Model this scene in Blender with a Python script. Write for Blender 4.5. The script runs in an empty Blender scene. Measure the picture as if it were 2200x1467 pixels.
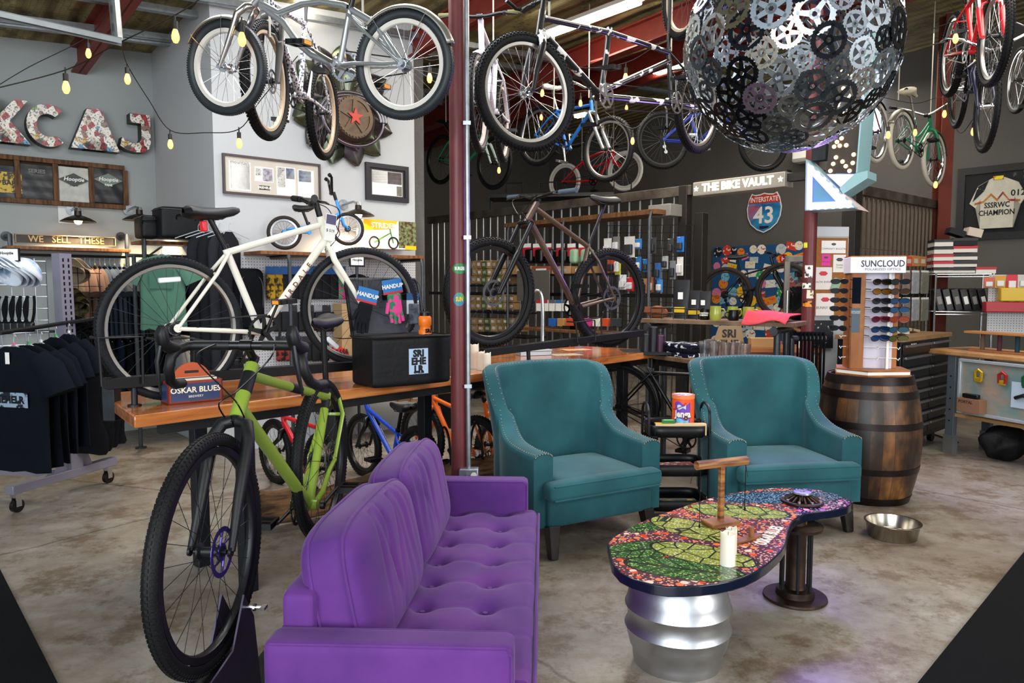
import bpy, bmesh, math, random
from mathutils import Vector, Matrix
from math import sin, cos, pi, radians, sqrt, atan2
random.seed(7)
SC = bpy.context.scene
COL = SC.collection
# ---------------------------------------------------------------- camera
W0, H0, FPX = 2200.0, 1467.0, 1580.0
PITCH = math.atan((H0/2-615)/FPX)
CAMZ = 1.5
cam = bpy.data.objects.new('camera', bpy.data.cameras.new('camera'))
COL.objects.link(cam)
cam.location = (0, 0, CAMZ)
cam.rotation_euler = (pi/2-PITCH, 0, 0)
cam.data.sensor_width = 36.0
cam.data.lens = 36.0*FPX/W0
cam.data.clip_start = .05
cam.data.dof.use_dof = False
SC.camera = cam
# ---------------------------------------------------------------- light
world = bpy.data.worlds.new('world'); SC.world = world
world.use_nodes = True
wn = world.node_tree.nodes; wn['Background'].inputs[0].default_value = (.78, .88, 1.0, 1); wn['Background'].inputs[1].default_value = .4
def area(name, loc, target, sx, sy, power, col):
    d = bpy.data.lights.new(name, 'AREA'); d.shape = 'RECTANGLE'; d.size = sx; d.size_y = sy; d.energy = power; d.color = col
    o = bpy.data.objects.new(name, d); COL.objects.link(o); o.location = loc
    o.rotation_euler = (Vector(target)-Vector(loc)).to_track_quat('-Z', 'Y').to_euler(); return o
area('garage_door_daylight', (-1.6, -3.2, 2.3), (0, 5, 1.1), 5.5, 3.2, 385, (.90, .96, 1.0))
area('right_area_light', (5.2, -.6, 2.6), (1.2, 5, .6), 3.2, 3.0, 205, (1.0, .98, .95))  # broad area light at the front right, aimed across the seating
area('ceiling_tube_light', (1.2, 7.0, 4.1), (1.2, 7.0, 0), .6, 4.0, 120, (1.0, .93, .82))
area('ceiling_tube_light', (3.6, 5.0, 4.3), (3.4, 5.2, 0), 2.6, 1.4, 95, (1.0, .95, .86))
area('ceiling_tube_light', (-1.2, 4.6, 3.95), (-1.2, 5.2, 0), 2.6, 1.4, 110, (.95, .97, 1.0))
area('ceiling_tube_light', (4.2, 9.5, 4.3), (4.2, 9.5, 0), 1.5, 3.0, 60, (1.0, .95, .85))
vs = SC.view_settings
vs.view_transform = 'Standard'; vs.look = 'None'; vs.gamma = 1; vs.exposure = .25; vs.use_curve_mapping = False
try: SC.cycles.max_bounces = 6; SC.cycles.transparent_max_bounces = 12; SC.cycles.sample_clamp_indirect = 4
except Exception: pass
# ---------------------------------------------------------------- geometry from the photograph's perspective
CP, SP = cos(PITCH), sin(PITCH)
def ray(px, py):
    u = (px-W0/2)/FPX; v = (H0/2-py)/FPX
    return Vector((u, CP+v*SP, -SP+v*CP))
C0 = Vector((0, 0, CAMZ))
def at(px, py, Y):
    d = ray(px, py); return C0+d*(Y/d.y)
def gz(px, py, z=0.0):
    d = ray(px, py); return C0+d*((z-CAMZ)/d.z)
def onp(px, py, p0, n):
    d = ray(px, py); return C0+d*((p0-C0).dot(n)/d.dot(n))
DA = Vector((.751, .660, 0)).normalized(); DB = Vector((-.660, .751, 0)).normalized()
UP = Vector((0, 0, 1))
AA = atan2(DA.y, DA.x)
# ---------------------------------------------------------------- materials
def lin(h):
    if isinstance(h, str):
        h = h.lstrip('#'); c = [int(h[i:i+2], 16)/255 for i in (0, 2, 4)]
    else: c = h
    return tuple(x/12.92 if x <= .04045 else ((x+.055)/1.055)**2.4 for x in c)+(1,)
MATS = {}
def mat(col, rough=.5, metal=0, var=0, scale=18, bump=0, emit=0, trans=0, alpha=1, coat=0, sheen=0, col2=None, bs=60, stretch=None, ior=1.45, thr=None):
    key = (str(col), rough, metal, var, scale, bump, emit, trans, alpha, coat, sheen, str(col2), bs, stretch, thr)
    if key in MATS: return MATS[key]
    m = bpy.data.materials.new('mat_%d' % len(MATS)); MATS[key] = m; m.use_nodes = True
    nt = m.node_tree; N = nt.nodes; L = nt.links; b = N['Principled BSDF']; I = b.inputs
    c = lin(col); I['Base Color'].default_value = c; I['Roughness'].default_value = rough; I['Metallic'].default_value = metal
    m.diffuse_color = c; I['IOR'].default_value = ior
    if rough >= .55 and not metal: I['Specular IOR Level'].default_value = .15 if rough >= .8 else .3
    if trans: I['Transmission Weight'].default_value = trans
    if alpha < 1: I['Alpha'].default_value = alpha
    if coat: I['Coat Weight'].default_value = coat; I['Coat Roughness'].default_value = .08
    if sheen: I['Sheen Weight'].default_value = sheen; I['Sheen Roughness'].default_value = .4
    if emit: I['Emission Color'].default_value = c; I['Emission Strength'].default_value = emit
    if var or col2 or bump:
        tc = N.new('ShaderNodeTexCoord'); src = tc.outputs['Object']
        if stretch:
            mp = N.new('ShaderNodeMapping'); mp.inputs['Scale'].default_value = stretch; L.new(src, mp.inputs[0]); src = mp.outputs[0]
        if var or col2:
            nz = N.new('ShaderNodeTexNoise'); nz.inputs['Scale'].default_value = scale; nz.inputs['Detail'].default_value = 5; L.new(src, nz.inputs['Vector'])
            r = N.new('ShaderNodeValToRGB'); L.new(nz.outputs['Fac'], r.inputs[0])
            lo, hi = thr or (.35, .65); r.color_ramp.elements[0].position = lo; r.color_ramp.elements[1].position = hi
            c2 = lin(col2) if col2 else tuple(max(0, x*(1-var)) for x in c[:3])+(1,)
            r.color_ramp.elements[0].color = c2; r.color_ramp.elements[1].color = c
            L.new(r.outputs[0], I['Base Color'])
        if bump:
            n2 = N.new('ShaderNodeTexNoise'); n2.inputs['Scale'].default_value = bs; n2.inputs['Detail'].default_value = 4; L.new(src, n2.inputs['Vector'])
            bp = N.new('ShaderNodeBump'); bp.inputs['Strength'].default_value = bump; bp.inputs['Distance'].default_value = .01
            L.new(n2.outputs['Fac'], bp.inputs['Height']); L.new(bp.outputs[0], I['Normal'])
    return m
def nodemat(fn):
    m = bpy.data.materials.new('mat_%s' % fn.__name__); m.use_nodes = True
    fn(m.node_tree, m.node_tree.nodes, m.node_tree.links, m.node_tree.nodes['Principled BSDF'].inputs); return m
def ramp(N, stops, const=False):
    r = N.new('ShaderNodeValToRGB'); e = r.color_ramp.elements
    while len(e) > 1: e.remove(e[-1])
    e[0].position = stops[0][0]; e[0].color = lin(stops[0][1])
    for p, c in stops[1:]:
        x = e.new(p); x.color = lin(c)
    if const: r.color_ramp.interpolation = 'CONSTANT'
    return r
RUB = mat('#0e0f11', .6, var=.3, scale=40, bump=.15)
RUBN = mat('#14171b', .58, var=.25, scale=60, bump=.2, bs=120)
BLK = mat('#070809', .32); BLKM = mat('#0b0c0e', .48); BLKF = mat('#0c0e12', .85, var=.35, scale=9, bump=.3, bs=25)
SILV = mat('#c9cbcc', .25, 1); ALU = mat('#b4b6b8', .38, .9); CHR = mat('#dfe2e6', .1, 1); STEEL = mat('#6b6d70', .42, .85, var=.3, scale=12)
DSTEEL = mat('#2b2d30', .45, .6, var=.3); IRON = mat('#33312f', .5, .7, var=.4, scale=14); GALV = mat('#a9b0b5', .35, .8, var=.2, scale=25)
WHT = mat('#ece9e0', .55); PAPER = mat('#efeee9', .7); CARD = mat('#b98d5e', .8, var=.15); WOODS = mat('#9a6a3c', .55, col2='#6d4322', scale=6, stretch=(1, 1, 9))
# ---------------------------------------------------------------- mesh builder
class MB:
    def __init__(s): s.v = []; s.f = []
    def add(s, vs, fs, M=None):
        o = len(s.v); s.v += [tuple(M@Vector(p)) if M is not None else tuple(p) for p in vs]; s.f += [tuple(i+o for i in f) for f in fs]; return s
    def box(s, x0, x1, y0, y1, z0, z1, M=None):
        v = [(x, y, z) for x in (x0, x1) for y in (y0, y1) for z in (z0, z1)]
        return s.add(v, [(0, 1, 3, 2), (4, 6, 7, 5), (0, 4, 5, 1), (2, 3, 7, 6), (0, 2, 6, 4), (1, 5, 7, 3)], M)
    def cb(s, c, d, M=None):
        return s.box(c[0]-d[0]/2, c[0]+d[0]/2, c[1]-d[1]/2, c[1]+d[1]/2, c[2]-d[2]/2, c[2]+d[2]/2, M)
    def tube(s, pts, r, n=8, closed=False, M=None, flat=1.0):
        P = [Vector(p) for p in pts]; k = len(P); R = r if isinstance(r, (list, tuple)) else [r]*k
        T = []
        for i in range(k):
            a = P[(i-1) % k] if (closed or i > 0) else P[i]; b = P[(i+1) % k] if (closed or i < k-1) else P[i]
            t = (b-a); T.append(t.normalized() if t.length > 1e-9 else Vector((0, 0, 1)))
        u = T[0].orthogonal().normalized(); vs = []
        for i in range(k):
            u = (u-T[i]*u.dot(T[i]));  u = u.normalized() if u.length > 1e-6 else T[i].orthogonal().normalized()
            w = T[i].cross(u)
            for j in range(n):
                a = 2*pi*j/n; vs.append(P[i]+(u*cos(a)+w*sin(a)*flat)*R[i])
        fs = []
        for i in range(k if closed else k-1):
            for j in range(n):
                a = i*n+j; b = i*n+(j+1) % n; c = ((i+1) % k)*n
                fs.append((a, b, c+(j+1) % n, c+j))
        if not closed: fs += [tuple(range(n))[::-1], tuple((k-1)*n+j for j in range(n))]
        return s.add(vs, fs, M)
    def lathe(s, prof, n=24, M=None, a0=0, a1=2*pi):
        full = abs(a1-a0-2*pi) < 1e-6; m = n if full else n+1; k = len(prof)
        vs = [(r*cos(a0+(a1-a0)*j/n), r*sin(a0+(a1-a0)*j/n), z) for j in range(m) for r, z in prof]
        fs = []
        for j in range(n):
            q = (j+1) % m
            for i in range(k-1): fs.append((j*k+i, q*k+i, q*k+i+1, j*k+i+1))
        return s.add(vs, fs, M)
    def cyl(s, r, z0, z1, n=16, M=None, r2=None):
        r2 = r if r2 is None else r2
        vs = [(r*cos(2*pi*j/n), r*sin(2*pi*j/n), z0) for j in range(n)]+[(r2*cos(2*pi*j/n), r2*sin(2*pi*j/n), z1) for j in range(n)]
        return s.add(vs, [(j, (j+1) % n, n+(j+1) % n, n+j) for j in range(n)]+[tuple(range(n))[::-1], tuple(range(n, 2*n))], M)
    def prism(s, poly, z0, z1, M=None):
        n = len(poly); vs = [(x, y, z0) for x, y in poly]+[(x, y, z1) for x, y in poly]
        return s.add(vs, [(j, (j+1) % n, n+(j+1) % n, n+j) for j in range(n)]+[tuple(range(n))[::-1], tuple(range(n, 2*n))], M)
    def grid(s, fn, nu, nv, M=None, cu=False, cv=False):
        vs = [fn(i/nu, j/nv) for i in range(nu if cu else nu+1) for j in range(nv if cv else nv+1)]
        a = nu if cu else nu+1; b = nv if cv else nv+1
        fs = [(i*b+j, ((i+1) % a)*b+j, ((i+1) % a)*b+(j+1) % b, i*b+(j+1) % b) for i in range(nu) for j in range(nv)]
        return s.add(vs, fs, M)
    def sphere(s, c, r, nu=12, nv=8, sc=(1, 1, 1), M=None):
        return s.grid(lambda u, v: (c[0]+r*sc[0]*sin(pi*v)*cos(2*pi*u), c[1]+r*sc[1]*sin(pi*v)*sin(2*pi*u), c[2]+r*sc[2]*cos(pi*v)), nu, nv, M, cu=True)
    def sheet(s, fn, nu, nv, t, M=None):
        """closed slab: fn gives the surface, thickness t along +third axis offset function"""
        a = [fn(i/nu, j/nv) for i in range(nu+1) for j in range(nv+1)]
        b = [(p[0]+t[0], p[1]+t[1], p[2]+t[2]) for p in a]; n = nv+1; o = len(a)
        fs = []
        for i in range(nu):
            for j in range(nv):
                q = (i*n+j, (i+1)*n+j, (i+1)*n+j+1, i*n+j+1); fs.append(q); fs.append(tuple(x+o for x in q[::-1]))
        for i in range(nu):
            fs.append((i*n, i*n+o, (i+1)*n+o, (i+1)*n)); fs.append((i*n+nv, (i+1)*n+nv, (i+1)*n+nv+o, i*n+nv+o))
        for j in range(nv):
            fs.append((j, j+1, j+1+o, j+o)); e = nu*n+j; fs.append((e, e+o, e+1+o, e+1))
        return s.add(a+b, fs, M)
    def mesh(s, name, m, smooth=35):
        me = bpy.data.meshes.new(name); me.from_pydata(s.v, [], s.f)
        me.materials.append(m)
        if smooth:
            me.shade_smooth(); me.set_sharp_from_angle(angle=radians(smooth))
        me.update(); return me
def link(name, me, parent=None, M=None):
    o = bpy.data.objects.new(name, me); COL.objects.link(o)
    if parent is not None: o.parent = parent
    if M is not None: o.matrix_local = M
    return o
def fixn(me):
    bm = bmesh.new(); bm.from_mesh(me); bmesh.ops.recalc_face_normals(bm, faces=bm.faces); bm.to_mesh(me); bm.free()
def obj(name, mb, m, parent=None, M=None, smooth=35, bev=0, sub=0, label=None, world=False, segs=2):
    me = mb.mesh(name, m, smooth); fixn(me)
    o = link(name, me, parent, M)
    if world and parent is not None: me.transform(lm(parent).inverted())
    if bev:
        b = o.modifiers.new('b', 'BEVEL'); b.width = bev; b.segments = segs; b.limit_method = 'ANGLE'; b.harden_normals = False
    if sub:
        b = o.modifiers.new('s', 'SUBSURF'); b.levels = sub; b.render_levels = sub
    if label: o['label'] = label
    return o
THM = {}
def lm(o): return THM[o.name]
def tag(o, label, cat, group=None):
    o['label'] = label; o['category'] = cat
    if group: o['group'] = group
    return o
def thing(name, label, cat, loc=(0, 0, 0), rz=0, group=None, M=None):
    o = bpy.data.objects.new(name, None); COL.objects.link(o); o.empty_display_size = .1
    M = M if M is not None else Matrix.Translation(Vector(loc))@Matrix.Rotation(rz, 4, 'Z'); o.matrix_local = M; THM[o.name] = M.copy()
    return tag(o, label, cat, group)
def one(name, mb, m, label, cat, loc=(0, 0, 0), rz=0, group=None, M=None, **k):
    o = obj(name, mb, m, None, M if M is not None else Matrix.Translation(Vector(loc))@Matrix.Rotation(rz, 4, 'Z'), **k)
    return tag(o, label, cat, group)
def struct(name, mb, m, **k):
    o = obj(name, mb, m, **k); o['kind'] = 'structure'; return o
def dup(root, M, label=None, name=None):
    def cp(o, par):
        c = o.copy(); COL.objects.link(c); c.parent = par
        for ch in [x for x in bpy.data.objects if x.parent == o]: cp(ch, c)
        return c
    r = cp(root, None); r.matrix_local = M
    if label: r['label'] = label
    return r
def frame(o, x, z=None):
    """matrix from origin, x axis, up"""
    x = Vector(x).normalized(); z = Vector(z or UP); z = (z-x*z.dot(x)).normalized(); y = z.cross(x)
    return Matrix(((x.x, y.x, z.x, o[0]), (x.y, y.y, z.y, o[1]), (x.z, y.z, z.z, o[2]), (0, 0, 0, 1)))
def T(x, y, z): return Matrix.Translation((x, y, z))
def RX(a): return Matrix.Rotation(radians(a), 4, 'X')
def RY(a): return Matrix.Rotation(radians(a), 4, 'Y')
def RZ(a): return Matrix.Rotation(radians(a), 4, 'Z')
def text(parent, s, size, m, M, ext=.0015, name='lettering', align='CENTER', bold=0, sx=1, shear=0):
    c = bpy.data.curves.new(name, 'FONT'); c.body = s; c.size = size; c.extrude = ext; c.align_x = align; c.align_y = 'CENTER'
    c.offset = bold; c.resolution_u = 2; c.shear = shear; c.materials.append(m)
    t = bpy.data.objects.new(name, c); COL.objects.link(t); me = bpy.data.meshes.new_from_object(t); bpy.data.objects.remove(t); bpy.data.curves.remove(c)
    me.materials.clear(); me.materials.append(m); me.transform(Matrix.Diagonal((sx, 1, 1, 1))); me.name = name
    return link(name, me, parent, M)
def facing(o, x):
    """matrix of a vertical panel: local X along x, local Y up, local Z = outward (x cross up)"""
    x = Vector(x).normalized(); y = UP; z = x.cross(y).normalized()
    return Matrix(((x.x, y.x, z.x, o[0]), (x.y, y.y, z.y, o[1]), (x.z, y.z, z.z, o[2]), (0, 0, 0, 1)))
# ================================================================= SETTING
def _floor(nt, N, L, I):
    tc = N.new('ShaderNodeTexCoord')
    n1 = N.new('ShaderNodeTexNoise'); n1.inputs['Scale'].default_value = .9; n1.inputs['Detail'].default_value = 9; n1.inputs['Roughness'].default_value = .68; n1.inputs['Distortion'].default_value = .6
    n2 = N.new('ShaderNodeTexNoise'); n2.inputs['Scale'].default_value = 7; n2.inputs['Detail'].default_value = 8; n2.inputs['Roughness'].default_value = .75
    n3 = N.new('ShaderNodeTexNoise'); n3.inputs['Scale'].default_value = 2.6; n3.inputs['Detail'].default_value = 10; n3.inputs['Roughness'].default_value = .8
    for n in (n1, n2, n3): L.new(tc.outputs['Object'], n.inputs['Vector'])
    r1 = ramp(N, [(.36, '#82776a'), (.5, '#938b80'), (.62, '#a09c95')]); L.new(n1.outputs['Fac'], r1.inputs[0])
    r2 = ramp(N, [(.50, '#ffffff'), (.57, '#c4b09c'), (.68, '#a08468')]); L.new(n3.outputs['Fac'], r2.inputs[0])
    r3 = ramp(N, [(.35, '#cfc6ba'), (.6, '#ffffff')]); L.new(n2.outputs['Fac'], r3.inputs[0])
    m1 = N.new('ShaderNodeMixRGB'); m1.blend_type = 'MULTIPLY'; m1.inputs[0].default_value = .75; L.new(r1.outputs[0], m1.inputs[1]); L.new(r2.outputs[0], m1.inputs[2])
    m2 = N.new('ShaderNodeMixRGB'); m2.blend_type = 'MULTIPLY'; m2.inputs[0].default_value = .8; L.new(m1.outputs[0], m2.inputs[1]); L.new(r3.outputs[0], m2.inputs[2])
    vo = N.new('ShaderNodeTexVoronoi'); vo.feature = 'DISTANCE_TO_EDGE'; vo.inputs['Scale'].default_value = .33
    nd = N.new('ShaderNodeMixRGB'); nd.inputs[0].default_value = .12; L.new(tc.outputs['Object'], nd.inputs[1]); L.new(n3.outputs['Color'], nd.inputs[2]); L.new(nd.outputs[0], vo.inputs['Vector'])
    rc = ramp(N, [(0, '#8a7c6e'), (.0015, '#ffffff')]); L.new(vo.outputs['Distance'], rc.inputs[0])
    m3 = N.new('ShaderNodeMixRGB'); m3.blend_type = 'MULTIPLY'; m3.inputs[0].default_value = .8; L.new(m2.outputs[0], m3.inputs[1]); L.new(rc.outputs[0], m3.inputs[2])
    L.new(m3.outputs[0], I['Base Color'])
    rr = N.new('ShaderNodeMapRange'); rr.inputs[3].default_value = .22; rr.inputs[4].default_value = .5; L.new(n3.outputs['Fac'], rr.inputs[0]); L.new(rr.outputs[0], I['Roughness'])
    bp = N.new('ShaderNodeBump'); bp.inputs['Strength'].default_value = .06; L.new(n2.outputs['Fac'], bp.inputs['Height']); L.new(bp.outputs[0], I['Normal'])
FLOORM = nodemat(_floor)
struct('floor', MB().box(-9, 12, -3, 19, -.1, 0), FLOORM)
def ceilz(x): return 4.34+(.065 if x > 0 else .118)*x
def _ceil(nt, N, L, I):
    tc = N.new('ShaderNodeTexCoord'); mp = N.new('ShaderNodeMapping'); mp.inputs['Rotation'].default_value = (0, 0, -AA); L.new(tc.outputs['Object'], mp.inputs[0])
    w = N.new('ShaderNodeTexWave'); w.inputs['Scale'].default_value = 1.6; w.inputs['Distortion'].default_value = 2; w.inputs['Detail'].default_value = 2; L.new(mp.outputs[0], w.inputs['Vector'])
    n = N.new('ShaderNodeTexNoise'); n.inputs['Scale'].default_value = 3; n.inputs['Detail'].default_value = 6; L.new(mp.outputs[0], n.inputs['Vector'])
    r = ramp(N, [(.3, '#675d40'), (.6, '#938758'), (.8, '#b3a874')]); L.new(n.outputs['Fac'], r.inputs[0])
    vo = N.new('ShaderNodeTexVoronoi'); vo.feature = 'DISTANCE_TO_EDGE'; vo.inputs['Scale'].default_value = 22; vo.inputs['Randomness'].default_value = .25; L.new(mp.outputs[0], vo.inputs['Vector'])
    rc = ramp(N, [(0, '#4a4433'), (.07, '#ffffff')]); L.new(vo.outputs['Distance'], rc.inputs[0])
    m = N.new('ShaderNodeMixRGB'); m.blend_type = 'MULTIPLY'; m.inputs[0].default_value = .6; L.new(r.outputs[0], m.inputs[1]); L.new(rc.outputs[0], m.inputs[2])
    L.new(m.outputs[0], I['Base Color']); I['Roughness'].default_value = .8
    bp = N.new('ShaderNodeBump'); bp.inputs['Strength'].default_value = .8; bp.inputs['Distance'].default_value = .05; L.new(w.outputs['Fac'], bp.inputs['Height']); L.new(bp.outputs[0], I['Normal'])
mb = MB()
for xa, xb in ((-9, 0), (0, 12)): mb.add([(xa, .5, ceilz(xa)), (xb, .5, ceilz(xb)), (xb, 19, ceilz(xb)), (xa, 19, ceilz(xa)), (xa, .5, ceilz(xa)+.1), (xb, .5, ceilz(xb)+.1), (xb, 19, ceilz(xb)+.1), (xa, 19, ceilz(xa)+.1)],
   [(0, 1, 2, 3), (7, 6, 5, 4), (0, 4, 5, 1), (1, 5, 6, 2), (2, 6, 7, 3), (3, 7, 4, 0)])
struct('ceiling', mb, nodemat(_ceil), smooth=0)
GREYW = mat('#9a9f9e', .75, var=.05, scale=2, bump=.03); GREYW2 = mat('#b9bcbe', .75, var=.04, scale=2, bump=.03)
DARKW = mat('#5c5955', .8, var=.08, scale=2)
def wall(name, p, q, m, t=.12, z1=5.2, side=1):
    p = Vector((p[0], p[1], 0)); q = Vector((q[0], q[1], 0)); d = q-p
    M = frame(p, d)
    return struct(name, MB().box(0, d.length, 0 if side > 0 else -t, t if side > 0 else 0, 0, z1, M), m)
P1 = Vector((-3.73, 7.8, 0)); P0 = P1-DA*5; P2 = Vector((-2.6, 6.51, 0)); P3 = P2+DA*2.21
wall('wall_left', P0, P1, GREYW)
wall('wall_left.001', P1, P2, GREYW2)
wall('wall_left.002', P2, P3, GREYW2)
struct('wall_left.003', MB().box(0, 6, 0, .12, 0, 5.2, frame(P3, DB)), DARKW)
PB = Vector((6.19, 9.5, 0)); PC = PB+DB*8.2
wall('wall_back', PC, PB-DB*4.5, DARKW)
wall('wall_back.001', PC-DA*4, PC, DARKW)
wall('wall_right', (9.2, 6.3), (9.2, -3), GREYW2)
# bright window high in the back wall, seen past the arrow sign
NB = Vector((DB.y, -DB.x, 0)); NB = -NB if NB.y > 0 else NB   # towards the camera
NA = Vector((DA.y, -DA.x, 0))
def onback(px, py, off=0.0): return onp(px, py, PB+NB*off, NB)
def on_pic(px, py, off=0.0): return onp(px, py, P2+NA*off, NA)
def on_kcaj(px, py, off=0.0): return onp(px, py, P1+NA*off, NA)
a = onback(1868, 165, .03); b = onback(1890, 285, .03)
struct('window_1', MB().box(0, (Vector((b.x, b.y, 0))-Vector((a.x, a.y, 0))).length, -.02, .02, b.z, a.z, frame((a.x, a.y, 0), -DB)), mat('#cfdcff', .3, emit=6))
# roof steel
RED = mat('#7c2b21', .5, .1, var=.2, scale=10); REDP = mat('#6a2f31', .42, .1, var=.18, scale=9, bump=.03)
def beam(name, c, d, L0, L1, h, w, m, cz=0):
    """I beam hanging under the roof, along d through c"""
    c = Vector((c[0], c[1], 0)); A = c+d*L0; B = c+d*L1
    za, zb = ceilz(A.x)-cz, ceilz(B.x)-cz
    A = Vector((A.x, A.y, za)); B = Vector((B.x, B.y, zb)); M = frame(A, B-A); L = (B-A).length
    m_ = MB().box(0, L, -w/2, w/2, -.02, 0, M).box(0, L, -w/2, w/2, -h, -h+.02, M).box(0, L, -.008, .008, -h, 0, M)
    return struct(name, m_, m)
for i, (px, py) in enumerate([(135, 75), (850, 95), (1210, 150), (1330, 175), (1960, 45)]):
    z = 4.1; p = gz(px, py, z); beam('trim_beam' if i == 0 else 'trim_beam.%03d' % i, p, DB, -5.5, 7, .26, .13, RED, .01)
for i, (px, py) in enumerate([(300, 22), (230, 57), (255, 90), (900, 105), (60, -40), (700, 20)]):
    p = gz(px, py, 4.1); c = Vector((p.x, p.y, 0))
    A = c-DA*4; B = c+DA*5.5
    A.z = ceilz(A.x)-.05; B.z = ceilz(B.x)-.05; M = frame(A, B-A); L = (B-A).length
    struct('trim_purlin' if i == 0 else 'trim_purlin.%03d' % i, MB().box(0, L, -.03, .03, -.06, -.055, M).box(0, L, -.03, -.025, -.06, 0, M), GALV)
# posts
pole = at(985, 800, 4.0); pole2 = at(1738, 600, 6.67)
o = struct('trim_post', MB().cyl(.0425, 0, ceilz(pole.x), 24, T(pole.x, pole.y, 0)), REDP)
o = struct('trim_post.001', MB().cyl(.057, 0, ceilz(pole2.x), 24, T(pole2.x, pole2.y, 0)), REDP)
c3 = at(2024, 400, 8.9)
mb = MB().box(-.075, .075, -.075, -.06, 0, 4.75, T(c3.x, c3.y, 0)).box(-.075, .075, .06, .075, 0, 4.75, T(c3.x, c3.y, 0)).box(-.01, .01, -.06, .06, 0, 4.75, T(c3.x, c3.y, 0))
struct('trim_post.002', mb, mat('#6b3023', .6, var=.25, scale=5))
# galvanised conduit and socket box on the near post
cd = thing('electrical_conduit', 'galvanised conduit strapped to the red post with a socket box at its foot', 'conduit', (pole.x+.055, pole.y-.03, 0))
obj('pipe', MB().cyl(.0125, .5, 4.2, 12), GALV, cd)
for z in (.95, 1.75, 2.35): obj('strap', MB().box(-.02, .02, -.018, -.012, z, z+.02).cyl(.0155, z, z+.02, 12), GALV, cd)
sb = obj('socket_box', MB().box(-.05, .055, -.04, .02, .40, .51), GALV, cd, bev=.006)
obj('socket', MB().cyl(.017, 0, .006, 14, T(.03, -.04, .475)@RX(90)).cyl(.017, 0, .006, 14, T(.03, -.04, .432)@RX(90)), WHT, sb)
obj('plug', MB().cyl(.012, 0, .045, 10, T(-.005, -.04, .47)@RX(90)).cyl(.01, 0, .04, 10, T(.03, -.045, .425)@RX(70)), BLK, cd)
# black rubber mats in both near corners
p1, p2, p3 = gz(0, 1225), gz(122, 1467), gz(-300, 1467)
d = (p2-p1).normalized(); n = Vector((-d.y, d.x, 0))
n = n if n.x < 0 else -n
q = [p1-d*.15, p2+d*.8]; poly = [(v.x, v.y) for v in (q[0], q[1], q[1]+n*1.6, q[0]+n*1.6)]
one('floor_mat', MB().prism(poly, 0, .012), mat('#0f1013', .9, var=.3, scale=200, bump=.5, bs=300), 'black ribbed floor mat on the concrete in the lower left corner', 'mat', bev=.003)
p1, p2 = gz(2200, 1188), gz(1975, 1467); d = (p2-p1).normalized(); n = Vector((-d.y, d.x, 0)); n = n if n.x > 0 else -n
q = [p1-d*.6, p2+d*.8]; poly = [(v.x, v.y) for v in (q[0], q[1], q[1]+n*1.6, q[0]+n*1.6)]
one('floor_mat', MB().prism(poly, 0, .012), mat('#0f1013', .9, var=.3, scale=200, bump=.5, bs=300), 'black ribbed floor mat on the concrete in the lower right corner', 'mat', bev=.003)
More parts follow.
